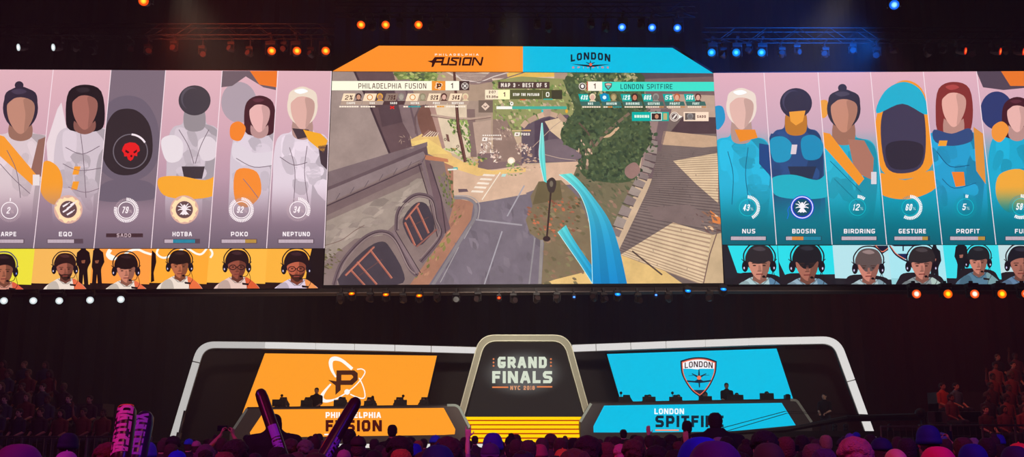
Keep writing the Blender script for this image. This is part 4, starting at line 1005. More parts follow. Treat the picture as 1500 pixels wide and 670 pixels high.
def R2(q, bg):
    bust(q, 132, 1236, 44, 60, (56, 50, 62), (202, 140, 116), (40, 176, 204), None, bg, 1, 206, 48, 2)
    q.poly([(1242, 204), (1266, 206), (1280, 232), (1278, 264), (1252, 252)], (176, 118, 100), 4); q.poly([(1206, 194), (1216, 196), (1266, 262), (1258, 272), (1206, 214)], (244, 150, 44), 5)
    q.rect(1276, 252, 1284, 270, (220, 214, 220), 5); q.blob([(1200, 150), (1212, 148), (1212, 168), (1204, 172)], (240, 160, 60), 2, 5); seams(q, [[(1216, 236), (1236, 256), (1262, 282)], [(1222, 262), (1240, 280), (1260, 300)]], bg, 5.4, (10, 100, 130))
def R3(q, bg):
    q.blob([(1282, 186), (1296, 140), (1322, 118), (1350, 130), (1364, 176), (1366, 240), (1330, 262), (1292, 250)], (244, 152, 46), 1, 5)
    q.blob([(1290, 186), (1300, 150), (1324, 134), (1348, 150), (1356, 190), (1352, 240), (1326, 254), (1298, 244)], (66, 60, 84), 2, 5)
    q.blob([(1284, 166), (1296, 134), (1324, 120), (1350, 134), (1358, 168), (1322, 152)], (34, 176, 206), 3, 5)
    q.blob([(1298, 214), (1324, 206), (1352, 214), (1344, 244), (1306, 246)], (50, 44, 58), 3, 5)
    q.blob([(1288, 254), (1326, 264), (1366, 250), (1370, 276), (1330, 292), (1290, 284)], (244, 152, 46), 4, 5); q.poly([(1290, 284), (1330, 292), (1372, 274), (1380, 345), (1296, 345)], faded((14, 160, 190), bg), 3.5, 7)
def R4(q, bg):
    bust(q, 122, 1397, 40, 62, (136, 52, 50), (236, 174, 160), (38, 160, 206), None, bg, 1, 196, 44, 1)
    q.poly(smooth([(1368, 190), (1394, 196), (1420, 188), (1424, 206), (1396, 214), (1370, 208)], 4), (54, 76, 124), 5); q.poly([(1376, 206), (1388, 206), (1386, 214), (1374, 214)], (244, 160, 50), 6); q.poly([(1426, 186), (1440, 196), (1444, 270), (1430, 250)], (226, 146, 60), 5)
    q.poly([(1394, 252), (1412, 252), (1414, 272), (1400, 274)], (240, 130, 44), 6); seams(q, [[(1372, 222), (1392, 244), (1420, 242)], [(1380, 262), (1398, 276), (1430, 268)]], bg, 5.6, (10, 70, 120))
def R5(q, bg):
    q.poly([(1430, 104), (1510, 104), (1510, 128), (1470, 132), (1440, 128)], (86, 70, 84), 1); q.poly([(1466, 104), (1510, 104), (1510, 126), (1480, 126)], (236, 120, 44), 2); q.ell(1460, 162, 24, 28, (50, 60, 110), .8, 30)
    bust(q, 144, 1490, 34, 48, (70, 30, 40), (236, 180, 172), (30, 170, 206), None, bg, 2, 200, 40, 1)
    q.blob([(1454, 186), (1468, 178), (1478, 190), (1466, 208), (1454, 202)], (244, 150, 60), 5, 5); q.blob([(1464, 256), (1500, 250), (1506, 290), (1480, 312), (1460, 290)], faded((244, 170, 60), bg, 270, 320), 5, 5, 7)

PW_, TE_, OR_, YL_ = (208, 186, 196), (20, 142, 170), (232, 144, 60), (200, 152, 60)
side_screen('side_screen', 'left screen of grey and pink player cards above orange camera feeds',
            [-6, 78.6, 163.3, 243.2, 326, 407.8, 486], [-38, 49.7, 138, 222, 306.3, 391, 475.4], lambda x: 102 + x * .0045, 364, True,
            [L0, L1, L2, L3, L4, L5], LN, [2, None, 79, None, 92, 34],
            [[(0, 1, PW_)], [(0, .76, PW_)], [], [(0, .25, PW_), (.25, .88, TE_)], [(0, .68, PW_), (.68, 1, YL_)], [(0, 1, PW_)]],
            [[-38, 50.9, 136.8, 223, 307, 391.6, 475], [-45, 45, 131, 218, 302, 388, 472]], (424.5, 422.5), (-45, 472),
            [(14, 308.5), (100, 307), (185, 308), (270, 307.4), (353.5, 307.5), (436.5, 307.5)])
side_screen('side_screen', 'right screen of cyan player cards above pale blue camera feeds',
            [1045, 1119.6, 1198.7, 1275.6, 1353, 1431, 1509], [1058, 1138, 1219.5, 1299.5, 1380.8, 1459.6, 1540], lambda x: 107 - (x - 1045) * .006, 358.6, False,
            [R0, R1, R2, R3, R4, R5], RN, [43, None, 12, 60, 5, 58],
            [[(0, 1, PW_)], [(0, .17, PW_), (.17, .5, OR_), (.5, 1, TE_)], [(0, 1, PW_)], [(0, .8, PW_), (.8, .96, YL_)], [(0, .8, PW_), (.8, 1, YL_)], [(0, .8, PW_), (.8, 1, YL_)]],
            [[1058, 1138.4, 1219.4, 1300.4, 1381, 1462, 1541], [1062, 1142.6, 1224, 1306.5, 1387.6, 1468, 1548]], (417, 416.5), (1062, 1548),
            [(1095, 304.5), (1175, 304), (1256, 304), (1333, 304), (1414, 303.5), (1495, 303)])

# the long beam that carries the screens
bm = bmesh.new()
slab(bm, [at(-60, 426.4, 34.95), at(467, 424.4, 34.95), at(467, 422.6, 34.95), at(1067, 420.2, 34.95), at(1560, 418.6, 34.95), at(1560, 427, 34.95), at(1060, 426, 34.95), at(760, 428, 34.95), at(-60, 431, 34.95)], 0.9)
ob = empty('screen_beam', at(750, 428, 35.3), 'long dark brown beam running under the three screens with a thin lower edge coloured pale as if lit', 'beam')
worldobj('fascia', bm, M_beam, ob)
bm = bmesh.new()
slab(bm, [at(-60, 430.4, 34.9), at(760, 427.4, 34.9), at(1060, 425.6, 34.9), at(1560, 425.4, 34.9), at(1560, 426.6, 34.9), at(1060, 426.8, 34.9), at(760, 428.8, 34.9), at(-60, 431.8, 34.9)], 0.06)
worldobj('edge_trim', bm, surf('trim_lit_pale', (150, 126, 118), 0.5), ob)  # the lit line along the beam's lower edge, put into a pale colour
# ================================================================== the hall
DECK = 1.28
M_floor = surf('arena_floor', (38, 34, 36), 0.75, 0, 0.25, 1.5, 0.1)
M_curtain = surf('black_drape', (34, 32, 34), 0.95, 0, 0.25, 0.8, 0.4, bscale=3)
M_ceil = surf('dark_ceiling', (14, 14, 16), 0.95)
def struct(name, bm, m, **k): o = obj(name, bm, m, **k); o['kind'] = 'structure'; return o
bm = bmesh.new(); bx(bm, -48, 48, -6, 45.5, -0.2, 0); struct('floor', bm, M_floor)
bm = bmesh.new()          # the back wall hung with drape in shallow folds
nf = 340; row = []
for i in range(nf + 1):
    x = -46 + 92 * i / nf; y = 43.6 + 0.07 * math.sin(i * 1.9) + .04 * math.sin(i * .7)
    row.append((bm.verts.new((x, y, 0)), bm.verts.new((x, y, 26))))
for a, b in zip(row, row[1:]): bm.faces.new((a[0], b[0], b[1], a[1]))
bx(bm, -46, 46, 44.4, 44.8, 0, 26)
struct('wall_back', bm, M_curtain, smooth=False)
bm = bmesh.new(); bx(bm, -46.4, -46, -6, 44.8, 0, 26); struct('wall_left', bm, M_curtain)
bm = bmesh.new(); bx(bm, 46, 46.4, -6, 44.8, 0, 26); struct('wall_right', bm, M_curtain)
bm = bmesh.new(); bx(bm, -46.4, 46.4, -6, 44.8, 26, 26.3); struct('ceiling', bm, M_ceil)
bm = bmesh.new(); bx(bm, -16.5, 16.5, 36.0, 43, 0.0, DECK)
M_stage = surf('stage_black', (30, 27, 28), 0.5)
st = empty('stage', (0, 36, 0), 'low black stage deck with a white light strip along its front edge', 'stage')
worldobj('deck', bm, M_stage, st)
bm = bmesh.new(); bx(bm, -6.6, 3.2, 35.93, 36.0, 1.12, 1.26); worldobj('light_strip', bm, glow('strip_white', (236, 232, 226), 1.0), st)
bm = bmesh.new(); bx(bm, -16.5, 16.5, 35.95, 36.0, DECK - .02, DECK + .005); worldobj('front_edge', bm, M_dark, st)

# ------------------------------------------------------------------ the white light arch (its ends come forward)
M_tube = glow('light_tube_white', (228, 224, 220), 1.0)
M_tubel = glow('light_tube_dim', (196, 192, 188), 1.0)
M_seam = surf('tube_frame_metal', (120, 116, 112), 0.4, 0.6)
arch = empty('light_arch', (0, 38.4, DECK), 'wide white glowing arch framing the whole stage set', 'arch')
LA = Plane(39.0, 0.13); RA = Plane(39.3, -0.2)
def arch_run(pl, pts, w, segs, mat_fn, name):
    path = round_corners([pl.at(x, y) for x, y in pts], .52, 8)
    # split by arc length into light panels with small seams
    L = [0]
    for a, b in zip(path, path[1:]): L.append(L[-1] + (b - a).length)
    def pos(s):
        for i in range(len(L) - 1):
            if s <= L[i + 1]: t = (s - L[i]) / (L[i + 1] - L[i]); return path[i] * (1 - t) + path[i + 1] * t
        return path[-1]
    cuts = [0] + segs + [1]
    for k in range(len(cuts) - 1):
        s0 = cuts[k] * L[-1] + .02; s1 = cuts[k + 1] * L[-1] - .02
        pp = [pos(s0)] + [path[i] for i in range(len(L)) if s0 < L[i] < s1] + [pos(s1)]
        bm = bmesh.new(); wireframe_strip(bm, pp, w, .22)
        worldobj('light_panel', bm, mat_fn(k), arch)
    bm = bmesh.new(); wireframe_strip(bm, [p + Vector((0, .16, 0)) for p in path], w + .06, .16); worldobj('frame', bm, M_seam, arch)
arch_run(LA, [(251, 648.5), (294, 505), (400, 506), (560, 509.5), (700, 513.5)], .235, [.215, .42, .555, .66, .77, .87], lambda k: M_tubel if k < 2 else M_tube, 'l')
arch_run(RA, [(1279, 643), (1226, 498), (1120, 500), (980, 505), (838, 510.5)], .26, [.16, .36, .5, .62, .73, .83, .93], lambda k: M_tube, 'r')
# thin inner strut beside the left leg
bm = bmesh.new(); rod(bm, at(259, 652, 37.2), at(271, 602, 37.2), .05); rod(bm, at(259, 652, 37.1), at(263, 634, 37.1), .1)
so = obj('stage_strut', bm, M_seam, smooth=True); tag(so, 'thin grey strut leaning beside the left leg of the white arch', 'strut')

# ------------------------------------------------------------------ central arch with the event screen and lit steps
M_khaki = surf('champagne_metal', (190, 182, 156), 0.5, 0.1, 0.1, 4)
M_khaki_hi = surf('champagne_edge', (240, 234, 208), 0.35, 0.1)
ca = empty('centre_arch', (0.1, 37.6, DECK), 'champagne metal arch with rounded corners standing in the middle of the stage', 'arch')
cp = [(675, 640), (703.5, 500), (712, 495), (823, 495), (832, 500), (870, 640)]
CPl = Plane(37.5)
path = round_corners([CPl.at(*p) for p in [(667, 640), (706.5, 495.5), (829.5, 495.5), (869.5, 640)]], .55, 8)
bm = bmesh.new(); wireframe_strip(bm, path, .27, .5); worldobj('frame', bm, M_khaki, ca)
for s in (-1, 1):
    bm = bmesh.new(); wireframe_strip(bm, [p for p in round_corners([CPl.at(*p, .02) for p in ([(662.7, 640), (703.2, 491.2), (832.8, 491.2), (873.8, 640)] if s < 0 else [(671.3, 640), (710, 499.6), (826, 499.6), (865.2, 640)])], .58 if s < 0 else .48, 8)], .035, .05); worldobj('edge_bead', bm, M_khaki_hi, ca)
# event screen
EP = Plane(38.05)
EQ = [(711, 501), (826, 501), (856, 618), (682, 618)]
es = empty('event_screen', (0.4, 37.9, DECK), 'dark centre screen reading grand finals inside the champagne arch', 'screen')
bm = bmesh.new(); slab(bm, [EP.at(x, y, -.005) for x, y in [(706, 497), (830, 497), (862, 632), (676, 632)]], .15); worldobj('cabinet', bm, M_cab, es)
q = Pic(EP, EQ)
def eg(x, y):
    d = math.hypot((x - 766) / 56, (y - 547) / 32); b = (42, 38, 36)
    return mix(b, (92, 92, 90), 1 - sst(.55, 1.2, d))
for i in range(30):
    for j in range(24):
        x0 = 680 + i * 6; y0 = 500 + j * 5; q.poly([(x0, y0), (x0 + 6, y0), (x0 + 6, y0 + 5), (x0, y0 + 5)], eg, 0)
o = q.build('screen_background', M_base, es)
q = Pic(EP, EQ); tx = (214, 222, 200)
q.text('GRAND', 729, 801, 523, 539.6, 4.3, tx, 2, gap=.24); q.text('FINALS', 721, 809, 544, 561.8, 4.5, tx, 2, gap=.24)
q.text('NYC 2018', 747.4, 783.4, 565.6, 571.6, 1.5, (216, 150, 110), 2, gap=.3)
for x in (723, 807):
    for k in range(3): q.ell(x, 526.4 + k * 5, 1.4, 1.4, (216, 124, 78), 2, 10)
q.rect(721, 566.6, 744.6, 568.8, (226, 128, 76), 2); q.rect(786.4, 566, 809, 568.2, (226, 128, 76), 2)
q.build('lettering', M_pic, o)
# steps: seven risers of yellow light, nosing made to glow orange though it is no lamp
M_yel = glow('riser_yellow', (255, 206, 0), 1.2); M_nose = glow('nosing_glow_orange', (190, 64, 4), 1.0)
sp_ = empty('lit_steps', (0.4, 36.6, DECK), 'broad stage steps with glowing yellow risers between the two desks', 'steps')
z0 = at(766, 650, 36.3).z; z1 = at(766, 611, 37.4).z; n = 6
for k in range(n):
    y = 36.3 + k * .2; za = DECK + (z1 - DECK) * k / n; zb = DECK + (z1 - DECK) * (k + 1) / n
    xa = at(689 if k < 4 else 672, 630, 36.4).x; xb = at(849 if k < 4 else 864, 630, 36.4).x
    bm = bmesh.new(); bx(bm, xa, xb, y, y + .22, DECK, zb - .004); st_ = worldobj('step', bm, M_stage, sp_)
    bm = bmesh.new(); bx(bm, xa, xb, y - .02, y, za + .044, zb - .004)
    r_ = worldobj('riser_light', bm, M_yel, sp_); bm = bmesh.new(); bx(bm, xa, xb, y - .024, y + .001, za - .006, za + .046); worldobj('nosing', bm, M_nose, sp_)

# ------------------------------------------------------------------ the two backdrop screens
M_or = picture_material('backdrop_led', sample=True)
def team_backdrop(pl, Q, col, label, draw):
    b = sum((pl.at(*p) for p in Q), Vector()) / 4; b.z = min(pl.at(*p).z for p in Q)
    root = empty('backdrop_screen', b, label, 'screen')
    cx = sum(p[0] for p in Q) / 4; cy = sum(p[1] for p in Q) / 4
    bm = bmesh.new(); slab(bm, [pl.at(cx + (x - cx) * 1.012, cy + (y - cy) * 1.03, -.004) for x, y in Q], .18); worldobj('cabinet', bm, M_cab, root)
    q = Pic(pl); q.poly(Q, col, 0); o = q.build('screen_background', M_or, root)
    q = Pic(pl, Q); draw(q); q.build('emblem', M_pic, o)
def emblem_p(q):
    w = (255, 250, 240)
    def orbit(cx, cy, rx, ry, rot, wmax, wmin, a_f):
        n = 60
        for i in range(n):
            a, b = 2 * PI * i / n, 2 * PI * (i + 1) / n
            def pt(t, k):
                wd = wmin + (wmax - wmin) * max(0, math.cos((t - a_f))) ** 2.2 if math.cos(t - a_f) > 0 else wmin
                r = 1 - k * wd; x = rx * math.cos(t) * r; y = ry * math.sin(t) * (1 - k * wd)
                return (cx + x * math.cos(rot) - y * math.sin(rot), cy + x * math.sin(rot) + y * math.cos(rot))
            yield [pt(a, 0), pt(b, 0), pt(b, 1), pt(a, 1)], (a + b) / 2
    # the two crossing orbits, traced as tapering bands
    q.line(spline([(492, 553), (486, 542), (484.4, 532), (487, 526.6), (494, 526), (503, 530), (516, 541)], 8), lambda t: 2.2 + 4.2 * math.sin(PI * min(1, t * 1.25) * .8), w, 2)
    q.line(spline([(526, 554), (531, 564), (534, 574), (534.4, 582), (530.6, 584), (522, 582), (513, 578)], 8), 1.7, w, 2)
    q.line(spline([(484.6, 563), (476, 573), (471.4, 581), (472.6, 586), (479, 588), (492, 585), (507, 576), (520, 566), (531, 553), (534.6, 545), (530, 541), (523, 541.6)], 8), lambda t: 1.6 + 4.4 * math.exp(-((t - .24) / .17) ** 2), w, 2)
    q.ell(508.4, 574.6, 4.1, 4.1, w, 3)
    d = (70, 34, 22)
    q.poly([(493, 543), (519, 543), (524, 547), (524, 557), (516, 564.4), (499, 564.4), (499, 572), (491.4, 579), (491.4, 565), (480.6, 557), (492.6, 559)], d, 4)
    q.poly([(500, 549.6), (515, 549.6), (517.2, 551.6), (517.2, 553.6), (513, 557.6), (500, 557.6)], (255, 156, 42), 5)
def shield(q, pts, k, cx, cy, col, ly): q.poly([(cx + (x - cx) * k, cy + (y - cy) * k) for x, y in pts], col, ly)
def emblem_l(q):
    top = spline([(996.6, 529), (1010, 525), (1023.6, 523.6), (1037, 525), (1050, 529.6)], 4)
    rt = spline([(1050, 529.6), (1048.6, 546), (1042, 562), (1034, 574), (1025.4, 582.4)], 5); lf = spline([(1025.4, 582.4), (1014, 574), (1004, 560), (998, 546), (996.6, 529)], 5)
    S_ = top + rt[1:] + lf[1:-1]; cx, cy = 1024, 551
    shield(q, S_, 1, cx, cy, (28, 32, 50), 1); shield(q, S_, .925, cx, cy, (240, 112, 78), 2); shield(q, S_, .87, cx, cy, (250, 246, 246), 3)
    low = [p for p in smooth([(0, 0)] * 4, 1)]
    inner = [(cx + (x - cx) * .87, cy + (y - cy) * .87) for x, y in S_]
    q.poly(clip_half(inner, 0, 1, 540.6), (0, 186, 224), 4)
    q.poly(spline([(1000, 536), (1012, 540.4), (1024, 541.6)], 3) + [(1024, 540)] + [(1000, 534)], (250, 246, 246), 4.2); 
    q.poly(clip_half(inner, 0, 1, 571.6), (40, 46, 66), 5)
    q.text('LONDON', 1003, 1044, 529.6, 538.2, 1.5, (60, 34, 44), 5, gap=.24, warp=lambda x, y: (x, y + ((x - 1023.6) / 20) ** 2 * 1.8))
    nv = (22, 36, 58)
    q.poly([(1006, 557.6), (1018, 558.4), (1024, 555), (1030, 558.4), (1042, 557), (1041, 559.4), (1030, 561), (1024, 561.6), (1018, 561), (1007, 560)], nv, 5)
    for a in (90, 28, 152): q.line([(1024, 553.4), (1024 + 12 * math.cos(R(a)), 553.4 - 12 * math.sin(R(a)))], lambda t: 3.2 - 2 * t, nv, 5)
    for a in (-90,): q.line([(1024, 553.4), (1024.6, 568)], lambda t: 3 - 1.4 * t, nv, 5)
    q.line([(1008.6, 551), (1016, 550.4)], .6, nv, 5); q.line([(1032, 550.4), (1039, 550)], .6, nv, 5)
    q.ell(1024, 553.8, 3.1, 3.1, (240, 120, 82), 6)
BL = Plane(39.1, 0.05); BR = Plane(39.9, -0.13)
team_backdrop(BL, [(388, 518), (640, 521.5), (620.5, 606), (355, 606)], (255, 158, 40), 'orange backdrop screen with a dark letter and white orbits on the left of stage', emblem_p)
team_backdrop(BR, [(889, 519), (1137.5, 511), (1168, 604), (914, 604)], (0, 190, 226), 'cyan backdrop screen with a shield emblem on the right of stage', emblem_l)

# ------------------------------------------------------------------ the two players' desks
M_desk = surf('desk_grey', (112, 98, 90), 0.5, 0.1, 0.08, 3)
M_deskr = surf('desk_dark_grey', (92, 86, 84), 0.5, 0.1, 0.08, 3)
M_top = surf('desk_top_dark', (44, 34, 30), 0.5)
M_greyedge = surf('desk_edge_pale', (206, 218, 204), 0.4, 0.1)
DP = Plane(36.35)
def desk(O, Q, col, label, draw, mat, edge):
    P0 = [DP.at(*p) for p in O]; b = sum(P0, Vector()) / len(P0); b.z = DECK
    root = empty('player_desk', Vector((b.x, 36.7, DECK)), label, 'desk')
    bm = bmesh.new(); slab(bm, [DP.at(*p) for p in O], .7); worldobj('body', bm, mat, root, bevel=.02)
    tl = DP.at(*O[0], -.02); tr = DP.at(*O[1], -.02)
    bm = bmesh.new(); slab(bm, [tl, tr, tr - Vector((0, 0, .05)), tl - Vector((0, 0, .05))], .7)
    for v in bm.verts: v.co.z += .045
    worldobj('worktop', bm, M_top, root)
    q = Pic(DP, step=.006); q.poly(Q, col, 1); o = q.build('front_screen', M_or, root)
    q = Pic(DP, step=.006); draw(q); q.build('lettering', M_pic, o)
    for e in edge:
        bm = bmesh.new(); wireframe_strip(bm, round_corners([DP.at(*p, .03) for p in e], .25), .09, .2); worldobj('edge_trim', bm, M_greyedge if len(edge) else mat, root)
    return root
def sign_l(q):
    q.text('PHILADELPHIA', 477, 558, 604.2, 612.8, 2.0, (255, 252, 246), 3, gap=.24); q.text('FUSION', 477, 559.4, 615.8, 632.6, 4.2, (72, 14, 10), 3, gap=.24)
    q.rect(475, 636, 497, 638, (255, 250, 240), 3)
def sign_r(q):
    q.text('LONDON', 958.6, 1002, 598.8, 607.2, 1.9, (240, 250, 252), 3, gap=.22); q.text('SPITFIRE', 960, 1060, 609.2, 626.4, 4.1, (12, 36, 52), 3, gap=.24)
    q.rect(960, 629.6, 994.4, 631.8, (240, 146, 116), 3)
desk([(362, 598.6), (671, 594.6), (688, 626), (688, 650), (336, 650), (336, 636)], [(388.6, 600.4), (650, 598), (667, 629.4), (666, 636.6), (650, 637.6), (368, 641.6), (366, 634)], (255, 158, 40),
     'long grey players desk with an orange front sign, left of the steps', sign_l, M_desk, [[(339, 634), (362, 599)], [(655, 594), (671, 594), (688, 627)]])
desk([(865, 591.4), (1168, 586), (1190, 619), (1190, 644), (850, 650), (849.6, 618.6)], [(885, 594.6), (1145, 590.6), (1165.6, 623.4), (1068, 632.6), (940, 634), (869.6, 634), (869.2, 625)], (0, 190, 226),
     'long grey players desk with a cyan front sign, right of the steps', sign_r, M_deskr, [[(1158, 586.4), (1167, 586.6), (1189, 619)], [(850, 618.6), (866, 591.6)]])

# dark walls inside the arch, behind the desks
bm = bmesh.new(); slab(bm, [at(x, y, 41.2) for x, y in [(300, 515), (1225, 512), (1272, 646.5), (264, 646.5)]], .1)
wb = obj('set_panel', bm, surf('set_wall_black', (44, 36, 33), 0.8, 0, .2, 1.2)); tag(wb, 'plain dark set wall standing behind the backdrop screens', 'wall panel')

# ------------------------------------------------------------------ monitors, cups, chairs on the desks
M_mon = surf('monitor_back', (30, 20, 16), 0.5); M_monr = surf('monitor_back_cool', (14, 20, 24), 0.5)
def monitor(x0, x1, y0, y1, Y, mat, label):
    p = at(x0, y1, Y); r = at(x1, y0, Y); w = r.x - p.x; h = r.z - p.z
    root = empty('monitor', (p.x + w / 2, Y, p.z), label, 'monitor', None)
    bm = bmesh.new(); box(bm, (0, .03, h * .56), (w, .045, h * .86)); box(bm, (0, 0, h * .5), (w * .5, .05, h * .4)); obj('screen_back', bm, mat, root, bevel=.01)
    bm = bmesh.new(); box(bm, (0, .05, h * .2), (.05, .05, h * .4)); box(bm, (0, .04, .008), (w * .55, .2, .016)); obj('stand', bm, mat, root)
    return root, w, h
MON = {'l': [(398, 419, 585.4, 597.4), (440, 457.6, 586.4, 597), (488.4, 508, 586, 596.6), (533, 550.4, 587.6, 596.4), (577, 596, 586, 595.6), (614.6, 628, 586, 595)],
       'r': [(906, 923, 581.6, 591), (941.4, 960.4, 581.4, 591), (980.6, 999.4, 581.6, 590.4), (1024, 1043, 580.6, 590), (1066, 1089, 578.6, 589.4), (1113.6, 1133.6, 576.2, 588)]}
ordn = ['leftmost', 'second from the left', 'third from the left', 'third from the right', 'second from the right', 'rightmost']
def webcam(x, z, Y, side, k):
    root = empty('desk_camera', (x, Y, z), 'tiny round camera on top of the monitor %s on the %s desk' % (ordn[k], side), 'camera')
    bm = bmesh.new(); rod(bm, (0, 0, 0), (0, 0, .1), .012); obj('stalk', bm, M_mon, root); bm = bmesh.new(); ball(bm, (0, 0, .14), .055, 12); obj('camera_head', bm, M_mon, root, smooth=True)
for side, m, nm in (('l', M_mon, 'orange'), ('r', M_monr, 'cyan')):
    for k, (x0, x1, y0, y1) in enumerate(MON[side]):
        r_, w, h = monitor(x0, x1, y0, y1, 36.8, m, 'dark monitor seen from behind, %s on the %s desk' % (ordn[k], nm))
        if (side, k) in (('l', 0), ('l', 3), ('l', 4), ('r', 0), ('r', 2)): webcam(r_.location.x + (.1 if side == 'l' else -.12), r_.location.z + h, 36.8, nm, k)
def laptop_stack(x0, x1, y0, y1, lbl, mat):
    p = at(x0, y1, 36.9); r = at(x1, y0, 36.9); bm = bmesh.new(); w = r.x - p.x; h = r.z - p.z
    box(bm, (0, 0, h * .5), (w, .3, h)); box(bm, (w * .1, 0, h * 1.08), (w * .6, .2, h * .16)); o = obj('equipment_case', bm, mat, bevel=.02, loc=(p.x + w / 2, 36.9, p.z)); tag(o, lbl, 'case')
laptop_stack(1149.6, 1156.4, 579, 586.4, 'small dark case at the right end of the cyan desk', M_monr)

# ------------------------------------------------------------------ stage lamps on trusses
M_black = surf('fixture_black', (52, 44, 44), 0.5, 0.2)
def lens(name, inner, outer, s1=1.6, s2=1.0):
    m, nt, out = nmat(name)
    e = nt.nodes.new('ShaderNodeEmission'); nt.links.new(e.outputs[0], out.inputs[0])
    tc = nt.nodes.new('ShaderNodeTexCoord'); ln = nt.nodes.new('ShaderNodeVectorMath'); ln.operation = 'LENGTH'
    nt.links.new(tc.outputs['Object'], ln.inputs[0])
    cr = nt.nodes.new('ShaderNodeValToRGB'); nt.links.new(ln.outputs['Value'], cr.inputs[0])
    cr.color_ramp.elements[0].position = .0; cr.color_ramp.elements[0].color = (*[k * s1 for k in lin(inner)], 1)
    cr.color_ramp.elements[1].position = .095; cr.color_ramp.elements[1].color = (*[k * s2 for k in lin(outer)], 1)
    e2 = cr.color_ramp.elements.new(.03); e2.color = (*[k * s1 for k in lin(inner)], 1)
    nt.links.new(cr.outputs[0], e.inputs[0]); e.inputs[1].default_value = 1.0
    m.cycles.emission_sampling = 'NONE'; return m
LENS = {'orange': lens('lens_orange', (255, 206, 50), (255, 84, 16)), 'blue': lens('lens_blue', (150, 230, 255), (10, 110, 255)), 'cyan': lens('lens_cyan', (70, 220, 255), (0, 140, 255)),
        'white': lens('lens_white', (255, 255, 255), (214, 226, 226)), 'red': lens('lens_red', (255, 140, 60), (240, 44, 16)), 'hot': lens('lens_hot', (255, 250, 220), (255, 90, 20)),
        'off': surf('lens_off', (80, 62, 62), 0.2, 0, .1), 'yellow': lens('lens_yellow', (255, 222, 30), (255, 96, 0))}
U_ = 34.62
def TRZ(px, Y):
    if Y < 31: return at(750, -14, 30).z
    return at(px, 54 if px < 490 else (22 if px < 1022 else 60), 34.4).z
def lamp_proto():
    root = empty('moving_light', (0, 0, 0), 'x', 'stage light')
    bm = bmesh.new(); box(bm, (0, 0, -.02), (.34, .3, .14)); box(bm, (0, 0, .08), (.12, .06, .1)); a = obj('base', bm, M_black, root, bevel=.02)
    bm = bmesh.new(); box(bm, (-.17, 0, -.22), (.035, .1, .34)); box(bm, (.17, 0, -.22), (.035, .1, .34)); box(bm, (0, 0, -.08), (.36, .1, .035)); b = obj('yoke', bm, M_black, root, bevel=.01)
    bm = bmesh.new(); rod(bm, (0, .16, 0), (0, .02, 0), .1, .14, 20); rod(bm, (0, .02, 0), (0, -.17, 0), .14, .145, 20); c = obj('head', bm, M_black, root, smooth=False, loc=(0, 0, -.3))
    bm = bmesh.new(); rod(bm, (0, -.165, 0), (0, -.185, 0), .132, .132, 24); me = None
    for v in bm.verts: v.co.y += .175
    d = obj('lens', bm, LENS['off'], c, loc=(0, -.18, 0))
    return root, a, b, c, d
proto = lamp_proto(); LMESH = {}
def stage_light(px, py, Y, kind, s, label, group, pan=0.0, tilt=.35, first=[True]):
    if Y < 34.45 and Y > 31: s *= 1.18
    root, a, b, c, d = proto
    if not first[0]:
        r2 = root.copy(); COL.objects.link(r2); a2 = a.copy(); COL.objects.link(a2); a2.parent = r2; b2 = b.copy(); COL.objects.link(b2); b2.parent = r2
        c2 = c.copy(); COL.objects.link(c2); c2.parent = r2; d2 = d.copy(); COL.objects.link(d2); d2.parent = c2; root, a, b, c, d = r2, a2, b2, c2, d2
    first[0] = False
    if kind not in LMESH:
        me = d.data.copy(); me.materials.clear(); me.materials.append(LENS[kind]); LMESH[kind] = me
    d.data = LMESH[kind]
    p = at(px, py, Y); root.scale = (s, s, s); root.location = (p.x, p.y + .1 * s, p.z + .3 * s); root['label'] = label; root['group'] = group
    b.rotation_euler = (0, 0, pan); c.rotation_euler = (tilt, 0, pan)
    bm = bmesh.new()
    if Y == U_: zc = (at(px, 424.6 if px < 470 else 423, 34.95).z - root.location.z) / s; bx(bm, -.05, .05, .1, (34.96 - root.location.y) / s, min(zc, -.04), max(zc, .04))
    else:
        zt = TRZ(px, Y); rod(bm, (0, 0, .1), (0, 0, max(.2, (zt + .02 - root.location.z) / s)), .03, seg=8); box(bm, (0, 0, max(.2, (zt + .02 - root.location.z) / s)), (.1, .62 / s, .06))
    cl = obj('clamp', bm, M_black, root)
    return root
def truss(x0, x1, Y, z, label, h=.45):
    root = empty('truss', ((x0 + x1) / 2, Y, z), label, 'truss'); bm = bmesh.new()
    for dy, dz in ((-.2, 0), (.2, 0), (-.2, h), (.2, h)): rod(bm, (x0 - (x0 + x1) / 2, dy, dz), (x1 - (x0 + x1) / 2, dy, dz), .03, seg=8)
    obj('chords', bm, M_dark, root); bm = bmesh.new(); n = int((x1 - x0) / .6)
    for i in range(n):
        a = x0 - (x0 + x1) / 2 + i * (x1 - x0) / n; b = a + (x1 - x0) / n
        for dy in (-.2, .2): rod(bm, (a, dy, 0 if i % 2 else h), (b, dy, h if i % 2 else 0), .014, seg=6)
        rod(bm, (a, -.2, 0), (b, .2, 0), .014, seg=6)
    obj('bracing', bm, M_dark, root); return root
def rowtruss(px0, px1, py, Y, label): a = at(px0, py, Y); b = at(px1, py, Y); return truss(a.x, b.x, Y, (a.z + b.z) / 2, label)
rowtruss(-40, 490, 54, 34.4, 'dark lighting truss above the left player card screen')
rowtruss(490, 1020, 22, 34.4, 'dark lighting truss above the middle banner screen')
rowtruss(1030, 1560, 60, 34.4, 'dark lighting truss above the right player card screen')
rowtruss(-60, 1560, -14, 30, 'high dark lighting truss along the top of the picture')
G1 = 'lit orange lamps on the trusses'; 
